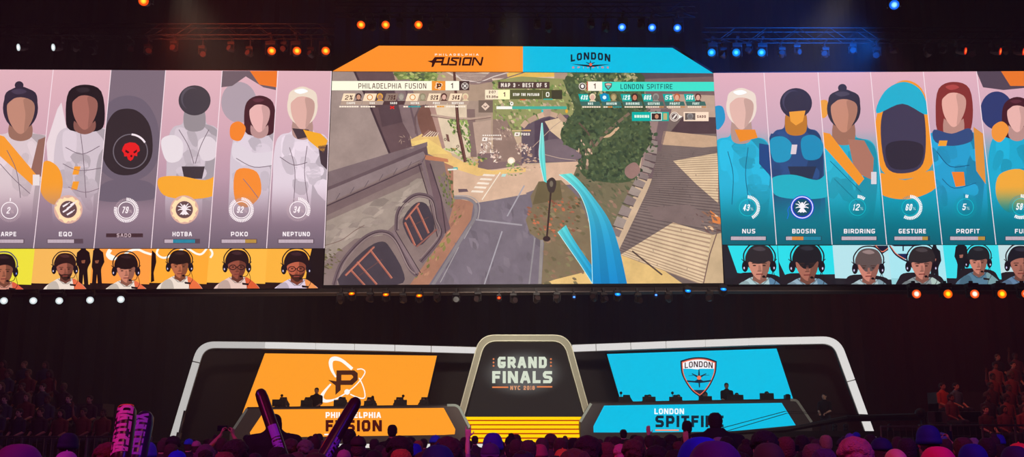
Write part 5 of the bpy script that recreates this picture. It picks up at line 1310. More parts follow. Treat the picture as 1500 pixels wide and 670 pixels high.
def lights(lst, Y, kind, s, fmt, group, py_=None, **k):
    names = ['leftmost', 'second', 'third', 'fourth', 'fifth']
    for i, (x, y) in enumerate(lst): stage_light(x, y, Y, kind, s, fmt % (names[i] if i < len(lst) - 1 or len(lst) == 1 else 'rightmost'), group, **k)
lights([(32, 68), (83, 68)], 34.3, 'white', .85, '%s of the two white lamps above the left card screen', 'white lamps above the left screen', pan=-.7, tilt=.3)
lights([(396, 75), (433, 75), (475, 75)], 34.3, 'orange', 1.0, '%s of three orange lamps left of the banner screen', 'orange lamps left of the banner', tilt=.1, pan=.35)
lights([(527, 37), (563, 37), (611, 37)], 34.3, 'orange', 1.0, '%s of three orange lamps above the orange banner half', 'orange lamps above the banner', tilt=.1, pan=.3)
lights([(913, 40.5), (957, 41), (994, 41.5)], 34.3, 'blue', .95, '%s of three blue lamps above the cyan banner half', 'blue lamps above the banner', tilt=.1, pan=-.3)
lights([(1044, 77.5), (1080, 77.5), (1117, 77.5)], 34.3, 'cyan', .95, '%s of three cyan lamps right of the banner screen', 'cyan lamps right of the banner', tilt=.1, pan=-.3)
lights([(1409, 73), (1460, 73.5), (1494, 74)], 34.3, 'red', .85, '%s of three red lamps above the right card screen', 'red lamps above the right screen', tilt=.3, pan=.9)
lights([(212, -1)], 30, 'orange', 1.3, '%s big orange lamp alone at the top edge', 'high lamps', tilt=.4)
lights([(1311, 4)], 30, 'blue', 1.2, '%s bright blue lamp alone at the top right edge', 'high lamps', tilt=.5, pan=-.3)
U = 34.62
lights([(5, 442), (48, 442), (86, 442), (131, 441), (176, 440)], U, 'white', .95, '%s of five white lamps hung under the left screen', 'white lamps under the left screen', tilt=-.1, pan=.3)
lights([(515, 435), (565, 436.5), (614, 438)], U, 'yellow', .8, '%s of three orange lamps under the left half of the central screen', 'orange lamps under the central screen', tilt=-.9)
lights([(905, 436), (1008, 431), (1060, 428.6)], U, 'cyan', .8, '%s of three cyan lamps under the right half of the central screen', 'cyan lamps under the central screen', tilt=-.9)
lights([(841, 437), (961, 434)], U, 'blue', .4, '%s of two tiny blue lamps under the central screen', 'tiny blue lamps', tilt=-.5)
lights([(731, 438.5)], U, 'red', .5, '%s small red lamp under the middle of the central screen', 'small red lamp', tilt=-.5)
for i, (x, k, t) in enumerate([(1341, 'hot', 'first, near white lamp'), (1387, 'yellow', 'second, yellow lamp'), (1426, 'hot', 'third, pale orange lamp'), (1466, 'yellow', 'fourth, yellow lamp'), (1501, 'hot', 'last lamp, cut by the picture edge')]):
    stage_light(x, 431.5, U, k, 1.2, t + ' of the row hung under the right screen', 'orange lamps under the right screen', 0, 0)
off_top = [(110, 70), (135, 75), (189, 70), (215, 75), (254, 70), (295, 77), (338, 71), (365, 78), (415, 71), (455, 79)]
off_mid = [(545, 40), (585, 35), (631, 41), (654, 36), (721, 42), (737, 36), (787, 37), (804, 42), (866, 37), (888, 42), (940, 37)]
off_rt = [(1060, 80), (1098, 74), (1146, 79), (1168, 75), (1210, 79), (1250, 74), (1286, 79), (1310, 73), (1361, 78), (1383, 73), (1425, 78), (1475, 74)]
for L_, nm in ((off_top, 'left card screen'), (off_mid, 'banner screen'), (off_rt, 'right card screen')):
    for i, (x, y) in enumerate(L_): stage_light(x, y, 34.5, 'off', .8, 'unlit dark lamp hanging in the row above the %s' % nm, 'unlit lamps above the %s' % nm, rnd.uniform(-.8, .8), rnd.uniform(-.3, .6))
for i, x in enumerate([498, 542, 590, 640, 668, 700, 752, 786, 816, 870, 885, 935, 980, 1040]):
    stage_light(x, 438 + rnd.uniform(-1, 2), U, 'off', .75, 'unlit dark lamp hanging under the central screen', 'unlit lamps under the central screen', rnd.uniform(-.8, .8), rnd.uniform(-.7, .2))

# ------------------------------------------------------------------ camera crane on the right, barriers, tiers
M_jib = surf('crane_black', (20, 20, 22), 0.5, 0.3); M_rail = surf('barrier_metal', (120, 112, 104), 0.4, 0.7)
jr = empty('camera_crane', (at(1330, 640, 31).x, 31, 0), 'long black camera crane reaching across the right desk with thin stay cables', 'camera crane')
bm = bmesh.new(); rod(bm, at(1352, 611, 31), at(1240, 613.5, 31), .12, .1, 8); rod(bm, at(1240, 613.5, 31), at(1150, 630.5, 31), .09, .07, 8); rod(bm, at(1150, 630.5, 31), at(1052, 636, 31), .07, .06, 8)
slab(bm, [at(1262, 608, 31), at(1276, 607.5, 31), at(1276, 616, 31), at(1262, 617, 31)], .2); worldobj('arm', bm, M_jib, jr)
for a, b in (((1150, 603), (1056, 628)), ((1152, 606), (1058, 634))):
    bm = bmesh.new(); rod(bm, at(*a, 31), at(*b, 31), .012, seg=6); rod(bm, at(*a, 31), at(1276, 608, 31), .008, seg=6); worldobj('stay_cable', bm, M_jib, jr)
bm = bmesh.new(); c = at(1352, 611, 31); rod(bm, (c.x, 31, 0), (c.x, 31, c.z), .1, .08, 12)
for a in range(3): rod(bm, (c.x, 31, .5), (c.x + .7 * math.cos(a * 2.1), 31 + .7 * math.sin(a * 2.1), .02), .04)
worldobj('pedestal', bm, M_jib, jr)
bm = bmesh.new(); box(bm, c + Vector((.3, 0, 0)), (.5, .3, .3)); ball(bm, c + Vector((-.1, -.05, .1)), .17, 14); worldobj('counterweight', bm, M_jib, jr)
ps = empty('equipment_platform', (at(1215, 620, 34.8).x, 35, 0), 'low black equipment platform right of the cyan desk', 'platform')
bm = bmesh.new(); a = at(1120, 634, 34.6); b = at(1345, 626, 34.6); bx(bm, a.x, b.x, 34.6, 35.8, a.z - .15, a.z + .05); worldobj('top', bm, M_jib, ps)
for x in (a.x + .1, (a.x + b.x) / 2, b.x - .1): bm = bmesh.new(); bx(bm, x - .04, x + .04, 34.7, 35.7, 0, a.z - .15); worldobj('leg', bm, M_jib, ps); ps_p = (a, b)
for (x, y) in ((1222, 614), (1238, 613), (1302, 604)):
    bm = bmesh.new(); rod(bm, (0, 0, 0), (0, 0, .12), .1, .08, 12); ball(bm, (0, -.02, .18), .09, 12)
    p = at(x, y, 35.0); bmz = a.z + .05; o = obj('floor_light', bm, M_jib, smooth=True, loc=(p.x, 35.0, bmz)); tag(o, {1222: 'small dark floor light on the black platform, nearest the desk', 1238: 'small dark floor light on the platform, the middle one', 1302: 'small dark floor light on the platform, farthest right'}[x], 'floor light')

def barrier(px0, px1, pyt, Y, label):
    a = at(px0, pyt, Y); b = at(px1, pyt, Y); root = empty('crowd_barrier', ((a.x + b.x) / 2, Y, 0), label, 'barrier'); w = (b.x - a.x) / 2; h = a.z
    bm = bmesh.new(); rod(bm, (-w, 0, h), (w, 0, h), .028, seg=10); rod(bm, (-w, 0, .18), (w, 0, .18), .022, seg=8); rod(bm, (-w, 0, .03), (-w, 0, h), .025, seg=8); rod(bm, (w, 0, .03), (w, 0, h), .025, seg=8)
    for s in (-w + .2, w - .2): rod(bm, (s, -.35, .02), (s, .35, .02), .022, seg=8)
    obj('frame', bm, M_rail, root); bm = bmesh.new(); n = max(4, int(2 * w / .16))
    for i in range(1, n): rod(bm, (-w + 2 * w * i / n, 0, .18), (-w + 2 * w * i / n, 0, h), .007, seg=5)
    obj('bars', bm, M_rail, root)
nm = ['left edge', 'second from the left edge', 'third from the left edge', 'fourth from the left edge', 'next to the arch leg']
for i, (a, b) in enumerate([(-22, 32), (33, 87), (88, 127), (128, 172), (173, 222)]): barrier(a, b, 640.4, 24, 'metal crowd barrier before the left stand, %s' % nm[i])
for i, (a, b) in enumerate([(1290, 1345), (1346, 1392), (1393, 1438), (1439, 1486), (1487, 1530)]): barrier(a, b, 623.6 if i else 625.4, 26, 'metal crowd barrier before the right stand, %s' % ['nearest the arch leg', 'second from the arch leg', 'middle one', 'second from the picture edge', 'at the picture edge'][i])
M_tier = surf('tier_concrete', (60, 52, 54), 0.8)
def tiers(x0, x1, Y0, n, name, z0=.4, stairs=False):
    bm = bmesh.new()
    for k in range(n): bx(bm, x0, x1, Y0 + k * .85, Y0 + n * .85, k * .38 if k else 0, z0 + k * .38)
    o = obj('stand', bm, M_tier); tag(o, name, 'grandstand')
tiers(at(-120, 600, 27).x, at(150, 600, 29).x, 25.6, 5, 'dark stepped grandstand at the left edge with spectators', 1.0)
tiers(at(1362, 600, 33).x, at(1660, 600, 30).x, 28.0, 6, 'dark stepped grandstand at the right edge with spectators', 1.1)
# ================================================================== people
M_skin = surf('skin', (200, 150, 120), 0.55, 0, 0.06, 12, objcol=True)
M_eye = surf('eye_dark', (30, 22, 20), 0.3); M_lip = surf('lip', (150, 78, 70), 0.5)
M_hair = surf('hair', (40, 30, 28), 0.7, 0, 0.35, 22, 0.9, objcol=True, bscale=90)
M_cloth = surf('cloth', (60, 60, 70), 0.85, 0, 0.12, 9, 0.25, objcol=True, bscale=40)
M_cap = surf('cap_cloth', (60, 60, 70), 0.8, 0, 0.08, 14, 0.12, objcol=True, bscale=120)

def remesh(bm, voxel, smooth_n=4):
    me = bpy.data.meshes.new('tmp'); bmesh.ops.recalc_face_normals(bm, faces=bm.faces); bm.to_mesh(me); bm.free()
    o = bpy.data.objects.new('tmp', me); COL.objects.link(o)
    r = o.modifiers.new('r', 'REMESH'); r.mode = 'VOXEL'; r.voxel_size = voxel; r.use_smooth_shade = True
    s = o.modifiers.new('s', 'SMOOTH'); s.factor = .5; s.iterations = smooth_n
    dg = bpy.context.evaluated_depsgraph_get(); out = bpy.data.meshes.new_from_object(o.evaluated_get(dg))
    bpy.data.objects.remove(o); bpy.data.meshes.remove(me)
    for p in out.polygons: p.use_smooth = True
    return out
def V3(*a): return Vector(a)
def hand(bm, W, d, n, curl=(.35, .35, .4, .45), thumb=.5, side=1):
    d = d.normalized(); n = (n - d * n.dot(d)).normalized(); s = d.cross(n) * side
    for k, o in enumerate((-.026, -.009, .009, .026)):
        limb(bm, [W + d * .005 + s * o * .6, W + d * .09 + s * o * 1.05], [.018, .0155], 10)
    L = (.068, .078, .072, .056)
    for k in range(4):
        o = (.03, .0105, -.0095, -.029)[k]; p = W + d * .092 + s * o; a = 0; pts = [p]; c = curl[k]
        for j, f in enumerate((.45, .32, .25)):
            a += c * (1.0 if j else .8); dd = d * math.cos(a) + n * math.sin(a) + s * (o * 2.2 * (1 - min(1, c)))
            p = p + dd.normalized() * L[k] * f; pts.append(p)
        limb(bm, pts, [.0095, .0088, .008, .0072], 10)
    t0 = W + d * .03 + s * .032; t1 = t0 + (d * .55 + s * .75 + n * .2).normalized() * .042; t2 = t1 + (d * .8 + s * .35 * (1 - thumb) + n * thumb).normalized() * .032
    limb(bm, [t0, t1, t2], [.0135, .011, .009], 10)
def head_shapes(bm, c):
    """skull, jaw, nose, ears; face looks along +Y"""
    x, y, z = c
    ball(bm, (x, y - .012, z + .02), 1, 24, (.076, .095, .094)); ball(bm, (x, y + .02, z - .02), 1, 24, (.064, .074, .09))
    ball(bm, (x, y + .045, z - .075), 1, 16, (.036, .036, .03)); ball(bm, (x - .03, y + .04, z - .045), 1, 12, (.03, .036, .04)); ball(bm, (x + .03, y + .04, z - .045), 1, 12, (.03, .036, .04))
    limb(bm, [V3(x, y + .085, z + .022), V3(x, y + .104, z - .018)], [.009, .0145], 10)
    for s in (-1, 1):
        ball(bm, (x + s * .012, y + .094, z - .02), .0095, 8); ball(bm, (x + s * .03, y + .078, z + .03), 1, 10, (.022, .013, .008))
        ball(bm, (x + s * .077, y - .006, z - .003), 1, 12, (.011, .02, .033)); ball(bm, (x + s * .036, y + .068, z - .012), 1, 10, (.02, .015, .016))
        ball(bm, (x + s * .03, y + .084, z + .012), .011, 10)
    limb(bm, [V3(x - .017, y + .089, z - .052), V3(x + .017, y + .089, z - .052)], [.0075, .0075], 8); limb(bm, [V3(x - .014, y + .087, z - .062), V3(x + .014, y + .087, z - .062)], [.0075, .0075], 8)
ARMS = {
 'down': [(.185, 0, 1.40), (.235, -.02, 1.12), (.245, .06, .87)],
 'front': [(.185, 0, 1.40), (.22, .06, 1.13), (.12, .27, 1.05)],
 'up': [(.185, 0, 1.40), (.27, .05, 1.52), (.27, .10, 1.76)],
 'phone': [(.185, 0, 1.40), (.27, .12, 1.56), (.09, .22, 1.80)],
 'stick': [(.185, 0, 1.40), (.27, .14, 1.22), (.24, .30, 1.40)],
 'desk': [(.185, 0, 1.40), (.225, .03, 1.13), (.13, .24, 1.02)],
}
def skeleton(seat):
    if seat:   # sitting: hips down at z .48, thighs forward
        return dict(dz=-.42, hip=[(.09, 0, .50), (.11, .42, .50), (.11, .40, .09)])
    return dict(dz=0, hip=[(.09, 0, .93), (.10, .015, .50), (.105, -.01, .09)])
def make_body(la, ra, seat=False, rock=False):
    S = skeleton(seat); dz = S['dz']; bm = bmesh.new(); up = V3(0, 0, dz)
    rings(bm, [(0, 0, .86 + dz, .12, .09), (0, 0, .93 + dz, .165, .115), (0, 0, 1.02 + dz, .155, .105), (0, .005, 1.10 + dz, .138, .098), (0, .005, 1.22 + dz, .158, .11), (0, 0, 1.33 + dz, .178, .112), (0, -.005, 1.41 + dz, .165, .095), (0, -.01, 1.455 + dz, .10, .075), (0, -.01, 1.47 + dz, .06, .06)])
    limb(bm, [V3(0, -.015, 1.42 + dz), V3(0, 0, 1.58 + dz)], [.062, .054], 16)
    head_shapes(bm, (0, .015, 1.635 + dz))
    for s, nm in ((-1, la), (1, ra)):
        A = [V3(p[0] * s, p[1], p[2]) + up for p in ARMS[nm]]
        limb(bm, [V3(.10 * s, 0, 1.41) + up, A[0], A[0] * .5 + A[1] * .5, A[1], A[1] * .6 + A[2] * .4, A[2]], [.055, .052, .045, .036, .037, .025])
        d = A[2] - A[1]
        if nm == 'down': hand(bm, A[2], d, V3(-s, .2, 0), side=s)
        elif nm == 'up' and rock: hand(bm, A[2], V3(.05, .1, 1), V3(0, 1, 0), (.04, 1.35, 1.35, .06), .2, side=-s)
        elif nm == 'up': hand(bm, A[2], V3(0, .1, 1), V3(0, 1, 0), (.08, .06, .08, .12), .1, side=-s)
        elif nm in ('phone', 'stick'): hand(bm, A[2], V3(-.2 * s, .3, 1), V3(-s, .4, 0), (.9, .9, .9, .9), .6, side=s)
        else: hand(bm, A[2], d, V3(0, 0, -1), (.5, .5, .5, .5), .4, side=-s)
        L = [V3(p[0] * s, p[1], p[2]) for p in S['hip']]
        limb(bm, [L[0], L[0] * .5 + L[1] * .5, L[1], L[1] * .65 + L[2] * .35, L[2]], [.088, .076, .056, .056, .036])
        f = L[2]; limb(bm, [V3(f.x, f.y - .05, .045), V3(f.x, f.y + .03, .05), V3(f.x + .01 * s, f.y + .15, .03)], [.036, .04, .028])
    me = remesh(bm, .0085, 4)
    for m in (M_skin, M_eye, M_lip): me.materials.append(m)
    ez = 1.647 + dz
    for p in me.polygons:
        c = p.center
        if c.y > .088:
            if abs(abs(c.x) - .03) < .013 and abs(c.z - ez) < .006: p.material_index = 1
            elif abs(abs(c.x) - .03) < .018 and abs(c.z - (ez + .022)) < .0035: p.material_index = 1
            elif abs(c.x) < .024 and abs(c.z - (1.578 + dz)) < .007 and c.y > .093: p.material_index = 2
    return me
def make_shirt(la, ra, seat=False):
    S = skeleton(seat); dz = S['dz']; bm = bmesh.new(); up = V3(0, 0, dz)
    rings(bm, [(0, 0, .88 + dz, .185, .135), (0, 0, 1.02 + dz, .175, .125), (0, .005, 1.12 + dz, .165, .122), (0, .005, 1.24 + dz, .18, .13), (0, 0, 1.34 + dz, .195, .13), (0, -.005, 1.425 + dz, .18, .11), (0, -.012, 1.465 + dz, .135, .095), (0, -.014, 1.50 + dz, .088, .084), (0, -.014, 1.53 + dz, .07, .076)])
    for s, nm in ((-1, la), (1, ra)):
        A = [V3(p[0] * s, p[1], p[2]) + up for p in ARMS[nm]]
        limb(bm, [V3(.10 * s, 0, 1.42) + up, A[0], A[0] * .5 + A[1] * .5, A[0] * .08 + A[1] * .92], [.065, .068, .06, .052])
    me = remesh(bm, .014, 3); me.materials.append(M_cloth); return me
def make_trousers(seat=False):
    S = skeleton(seat); dz = S['dz']; bm = bmesh.new()
    rings(bm, [(0, 0, .84 + dz, .15, .11), (0, 0, .92 + dz, .178, .125), (0, 0, 1.0 + dz, .165, .118)])
    for s in (-1, 1):
        L = [V3(p[0] * s, p[1], p[2]) for p in S['hip']]
        limb(bm, [L[0], L[0] * .5 + L[1] * .5, L[1], L[1] * .1 + L[2] * .9], [.102, .092, .072, .056])
        f = L[2]; limb(bm, [V3(f.x, f.y - .055, .05), V3(f.x, f.y + .03, .058), V3(f.x + .01 * s, f.y + .16, .04)], [.046, .05, .038])
    me = remesh(bm, .016, 2); me.materials.append(M_cloth); return me
def hair_mesh(kind, dz=0, seed=1):
    r = random.Random(seed); bm = bmesh.new(); z = 1.635 + dz; y = .015
    ball(bm, (0, y - .022, z + .036), 1, 24, (.087, .098, .09))
    ball(bm, (0, y - .045, z - .01), 1, 20, (.08, .066, .085))
    if kind == 'short':
        for i in range(46):
            a = r.uniform(0, 2 * PI); e = r.uniform(.15, 1.2); p = V3(.074 * math.cos(a) * math.cos(e), y - .022 + .086 * math.sin(a) * math.cos(e), z + .036 + .08 * math.sin(e)); ball(bm, p, r.uniform(.012, .02), 8)
    elif kind == 'long':
        rings(bm, [(0, y - .05, z - .30, .095, .035), (0, y - .055, z - .2, .112, .05), (0, y - .045, z - .08, .105, .07), (0, y - .035, z + .02, .096, .09)], 20)
        for i in range(30): a = r.uniform(-1, 1); limb(bm, [V3(.09 * a, y - .1 + .03 * a * a, z + .03), V3(.1 * a, y - .1 + .03 * a * a, z - .28 - r.uniform(0, .05))], [.014, .009], 6)
    elif kind == 'bun':
        ball(bm, (0, y - .05, z + .125), .04, 14)
        for i in range(20): a = r.uniform(0, 6.28); ball(bm, (.035 * math.cos(a), y - .05 + .03 * math.sin(a), z + .125 + r.uniform(-.02, .025)), .012, 8)
    elif kind == 'curly':
        for i in range(150):
            a = r.uniform(0, 2 * PI); e = r.uniform(-.5, 1.5); p = V3(.10 * math.cos(a) * math.cos(e), y - .03 + (.105 if math.sin(a) < 0 else .085) * math.sin(a) * math.cos(e), z + .045 + .10 * math.sin(e)); ball(bm, p, r.uniform(.018, .028), 8)
    me = remesh(bm, .0095, 2)
    me.materials.append(M_hair)
    # open the face side: drop hair that would cover the face
    b2 = bmesh.new(); b2.from_mesh(me)
    kill = [f for f in b2.faces if (c := f.calc_center_median()).y > y + .05 and c.z < z + .055 and abs(c.x) < .07]
    bmesh.ops.delete(b2, geom=kill, context='FACES'); b2.to_mesh(me); b2.free(); return me
def cap_mesh(kind, dz=0, back=False):
    bm = bmesh.new(); z = 1.66 + dz; y = 0.0
    if kind == 'cap':
        rows = []; 
        for j in range(9):
            e = j / 8 * PI / 2; rr = math.cos(e); rows.append((0, y, z + .02 + .112 * math.sin(e), max(.004, .098 * rr ** .8), max(.004, .116 * rr ** .8)))
        rings(bm, rows, 28)
        f = -1 if back else 1
        brim = []
        for j in range(13):
            a = -1.15 + 2.3 * j / 12; brim.append((.095 * math.sin(a), f * (.108 * math.cos(a)), .185 * math.cos(a) ** .6 + 0))
        a0 = [bm.verts.new((b[0], b[1] * .9, z + .03)) for b in brim]; a1 = [bm.verts.new((b[0] * 1.05, f * (.1 + .085 * math.cos((-1.15 + 2.3 * i / 12))), z + .012 + .006 * math.cos(i))) for i, b in enumerate(brim)]
        a2 = [bm.verts.new(v.co - V3(0, 0, .006)) for v in a1]; a3 = [bm.verts.new(v.co - V3(0, 0, .006)) for v in a0]
        for i in range(12):
            bm.faces.new((a0[i], a0[i + 1], a1[i + 1], a1[i])); bm.faces.new((a3[i], a2[i], a2[i + 1], a3[i + 1])); bm.faces.new((a1[i], a1[i + 1], a2[i + 1], a2[i]))
        ball(bm, (0, y, z + .134), .009, 8)
    else:          # knitted beanie or raised hood
        for j in range(1):
            rows = [(0, y - .01, z - .02, .100, .117), (0, y - .01, z + .012, .104, .12), (0, y - .01, z + .02, .098, .114)]
            for j in range(1, 9): e = j / 8 * PI / 2; rows.append((0, y - .01, z + .02 + .12 * math.sin(e), max(.005, .098 * math.cos(e) ** .75), max(.005, .114 * math.cos(e) ** .75)))
            rings(bm, rows, 28)
    me = bpy.data.meshes.new('cap'); bmesh.ops.recalc_face_normals(bm, faces=bm.faces); bm.to_mesh(me); bm.free(); me.materials.append(M_cap)
    for p in me.polygons: p.use_smooth = True
    return me
BODY = {}; SHIRT = {}; TR = {}; HAIR = {}; CAP = {}
def get(cache, key, fn):
    if key not in cache: cache[key] = fn()
    return cache[key]
POSE = {'stand': ('down', 'down'), 'stand2': ('front', 'front'), 'wave': ('down', 'up'), 'rock': ('down', 'up'), 'phone': ('phone', 'phone'), 'stickl': ('stick', 'down'), 'stickr': ('down', 'stick'), 'stick2': ('stick', 'stick'), 'open': ('down', 'up'),
        'seat': ('desk', 'desk'), 'seatw': ('desk', 'up'), 'fold': ('front', 'front')}
SKINS = [(214, 160, 130), (190, 132, 104), (150, 98, 74), (226, 176, 148), (110, 72, 56)]
def person(x, y, z, top, pose, hair, hcol, shirt, label, group=None, cap=None, rot=0.0, skin=None, trousers=(40, 40, 52), bulk=0, name='person'):
    """top = height of the crown above the ground at z"""
    seat = pose.startswith('seat'); dz = -.42 if seat else 0
    full = 1.765 + dz; s = (top / full)
    la, ra = POSE[pose]; bk = (la, ra, seat, pose == 'rock')
    o = put(name, get(BODY, bk, lambda: make_body(la, ra, seat, pose == 'rock')))
    o.location = (x, y, z); o.rotation_euler = (0, 0, rot); o.scale = (s, s, s)
    o.color = (*lin(skin or rnd.choice(SKINS)), 1); tag(o, label, 'person', group)
    a = put('shirt', get(SHIRT, (la, ra, seat), lambda: make_shirt(la, ra, seat)), o); a.color = (*lin(shirt), 1)
    if bulk: a.scale = (bulk, bulk, 1.03)
    b = put('trousers', get(TR, seat, lambda: make_trousers(seat)), o); b.color = (*lin(trousers), 1)
    if hair: h = put('hair', get(HAIR, (hair, seat), lambda: hair_mesh(hair, dz, len(HAIR) + 3)), o); h.color = (*lin(hcol), 1)
    if cap: c = put('cap' if cap[0] != 'beanie' else 'beanie', get(CAP, (cap[0], seat, len(cap) > 2), lambda: cap_mesh(cap[0], dz, len(cap) > 2)), o); c.color = (*lin(cap[1]), 1)
    return o
def seen_person(px, pyt, w, **k):
    """a standing spectator whose crown shows at (px, pyt) with a head w pixels wide"""
    Y = .165 * F / w; top = at(px, pyt, Y)
    h = top.z
    if k.get('cap'): h = h / 1.01
    return person(top.x, Y, 0, h, k.pop('pose', 'stand'), **k)

BRN = (74, 48, 40); BLK = (34, 26, 28); RED = (150, 74, 52); GRY = (150, 140, 140); BLD = (190, 150, 110); DKB = (52, 36, 34); PK = (226, 130, 170)
NAVY = (28, 30, 70); BLU = (30, 60, 220); PUR = (96, 50, 150); DK = (40, 34, 44)
crowd_px = []
def P_(px, py, w, label, hair='short', hcol=BRN, shirt=DK, **k):
    crowd_px.append((px, py, w)); return seen_person(px, py, w, hair=hair, hcol=hcol, shirt=shirt, label=label, **k)
CWD = 'standing crowd on the arena floor'
P_(252, 650, 22, 'person with brown hair under the foot of the left arch leg')
P_(260, 662, 26, 'person in bright blue cap below the left arch leg', cap=('cap', (20, 30, 240)), hair='short')
P_(277, 644, 13, 'person in small royal blue cap right of the left arch leg', cap=('cap', (30, 90, 230)))
P_(288, 647, 13, 'person with pink cap beside the small royal blue cap', cap=('cap', (200, 120, 150)))
P_(302, 650, 28, 'person with purple-tinted brown hair left of the raised phone', hair='long', hcol=(100, 60, 90))
P_(330, 661, 34, 'person with reddish hair at the bottom edge below the raised phone', hcol=(130, 60, 56))
P_(346, 650, 30, 'person with dark wavy hair below the left end of the orange desk', hair='curly', hcol=DKB)
P_(326, 641, 17, 'person holding a phone up with both arms left of the orange desk', pose='phone', shirt=(60, 50, 60))
P_(403, 606, 17, 'tall person with long dark hair standing out against the orange desk', hair='long', hcol=(26, 16, 18), shirt=(24, 18, 22), bulk=1.4)
P_(388, 640, 17, 'person raising an inflatable stick in front of the left desk wing', pose='stickl', hcol=BLK, shirt=(22, 16, 22))
P_(442, 647, 10, 'person in small blue cap right of the long-haired silhouette', cap=('cap', (30, 80, 230)))
P_(448, 648, 19, 'person with grey fluffy hair right of the long-haired silhouette', hair='curly', hcol=(130, 110, 110))
P_(472, 645, 14, 'person with grey-brown hair below the white sign underline', hcol=(110, 90, 84))
P_(512, 628, 19, 'person standing behind the second stick, dark shoulders against the orange sign', hcol=BLK, shirt=(20, 14, 24), hair='short', bulk=1.25)
P_(528, 654, 19, 'person in lilac cap under the orange desk', cap=('cap', (180, 100, 190)))
P_(504, 660, 20, 'person in dusty pink cap beside the lilac cap', cap=('cap', (190, 110, 150)))
P_(557, 652, 18, 'person with greenish dark hair before the white stage strip', hcol=(60, 56, 50))
P_(575, 622, 13, 'short-haired person silhouetted on the orange desk sign, right part', hcol=BLK, shirt=(26, 20, 22))
P_(577, 645, 9, 'person in tiny blue cap below the silhouette on the orange sign', cap=('cap', (30, 60, 230)))
P_(586, 645, 30, 'person with large dark round hair under the orange sign', hair='curly', hcol=(50, 30, 34))
P_(588, 657, 34, 'person with ginger hair at the bottom edge under the orange sign', hair='short', hcol=(200, 90, 60))
P_(608, 652, 20, 'person in deep blue beanie right of the ginger head', cap=('beanie', (14, 20, 200)))
P_(613, 645, 15, 'person with light brown hair behind the deep blue beanie', hcol=(170, 100, 70))
P_(638, 639, 16, 'person in sky blue cap under the right end of the orange sign', cap=('cap', (40, 110, 225)))
P_(656, 647, 34, 'person with big dark red-brown hair left of the raised hand', hair='curly', hcol=(76, 36, 50))
P_(655, 641, 19, 'person raising one hand with two fingers up before the yellow steps', pose='rock', hcol=BLK, shirt=(200, 120, 160), skin=(250, 180, 180))  # pink light on the raised arm is put into the skin colour
P_(722, 637, 26, 'person in violet beanie against the yellow steps', cap=('beanie', (60, 20, 170)), shirt=(30, 20, 90))
P_(718, 651, 27, 'person in dark purple cap with a pale badge in front of the violet beanie', cap=('cap', (86, 40, 110), 1))
P_(756, 636, 15, 'person with dark hair at the middle of the yellow steps')
P_(757, 643, 22, 'person with brown round head right of the violet beanie', hcol=(84, 50, 56))
P_(774, 644, 24, 'person with purple-brown hair before the steps, second from the violet beanie', hcol=(90, 54, 66))
P_(794, 641, 20, 'person with mousy hair before the middle of the steps', hcol=(96, 66, 66))
P_(791, 653, 21, 'person in dull pink cap below the mousy hair', cap=('beanie', (190, 70, 100)))
P_(821, 641, 22, 'person with brown hair behind the orange cap', hcol=(84, 50, 50))
P_(824, 659, 24, 'person in orange cap at the bottom edge below the steps', cap=('cap', (240, 120, 60), 1))
P_(840, 641, 19, 'person with dark hair at the right end of the steps', hcol=BLK)
P_(860, 645, 32, 'person with wide dark hair between the steps and the cyan desk', hair='curly', hcol=(56, 32, 40))
P_(889, 647, 25, 'person with red-brown hair below the left end of the cyan sign', hcol=(120, 60, 62))
P_(909, 656, 25, 'person with pink hair at the bottom edge under the cyan sign', hair='curly', hcol=(230, 120, 160))
P_(913, 629, 10, 'small dark head against the lower edge of the cyan sign', hcol=BLK, shirt=(20, 24, 28))
P_(935, 638, 18, 'person with brown hair below the orange underline of the cyan desk', hcol=(96, 60, 54))
P_(927, 649, 26, 'person with tousled brown hair right of the pink hair', hair='curly', hcol=(96, 54, 50))
P_(929, 637, 14, 'person stretching one arm up in front of the cyan sign', pose='wave', hcol=BLK, shirt=(30, 26, 32))
P_(966, 641, 20, 'person with dark hair left of the big blue hood', hcol=BLK)
P_(961, 658, 28, 'person with very dark hair low in front of the cyan desk', hair='curly', hcol=(40, 22, 34))
P_(994, 646, 20, 'person with dark red hair touching the big blue hood', hcol=(90, 44, 48))
P_(1006, 616, 13, 'short person silhouetted under the letters of the cyan sign', hcol=BLK, shirt=(18, 22, 28))
P_(977, 650, 20, 'person waving an open hand above the big blue hood', pose='open', hcol=BLK)
P_(1026, 647, 64, 'person close by in a large bright blue hood', cap=('beanie', (14, 20, 250)), shirt=(20, 20, 200))
P_(1046, 653.5, 74, 'person in purple hood half covering the bright blue hood', cap=('beanie', (70, 14, 130)), shirt=(60, 14, 120))
P_(1047, 604, 17.5, 'tall person with wide dark shoulders before the cyan sign', hcol=BLK, shirt=(18, 20, 26), bulk=1.4)
P_(1052, 640, 20, 'person with grey hair right of the big blue hood', hcol=(140, 130, 140))
P_(1064, 639, 22, 'person with black hair next to the grey hair', hcol=(22, 18, 26))
P_(1092, 648, 26, 'person with dark hair tied in a bun below the cyan desk corner', hair='bun', hcol=(44, 30, 34))
P_(1118, 637, 30, 'person with bushy dark hair below the right end of the cyan sign', hair='curly', hcol=(36, 32, 44))
P_(1150, 639, 26, 'person with reddish brown hair holding a blue-lit phone', hcol=(110, 56, 56), pose='stand2')
P_(1173, 637, 20, 'person with dark hair under the lower corner of the cyan desk', hcol=(36, 28, 32))
P_(1195, 643, 15, 'person with brown hair left of the sandy haired head', hcol=(80, 60, 60))
P_(1209, 637, 18, 'person with sandy short hair below the black platform', hcol=(170, 140, 110))
P_(1190, 649, 32, 'person with mid-brown hair, right lower side of the crowd', hcol=(110, 80, 84))
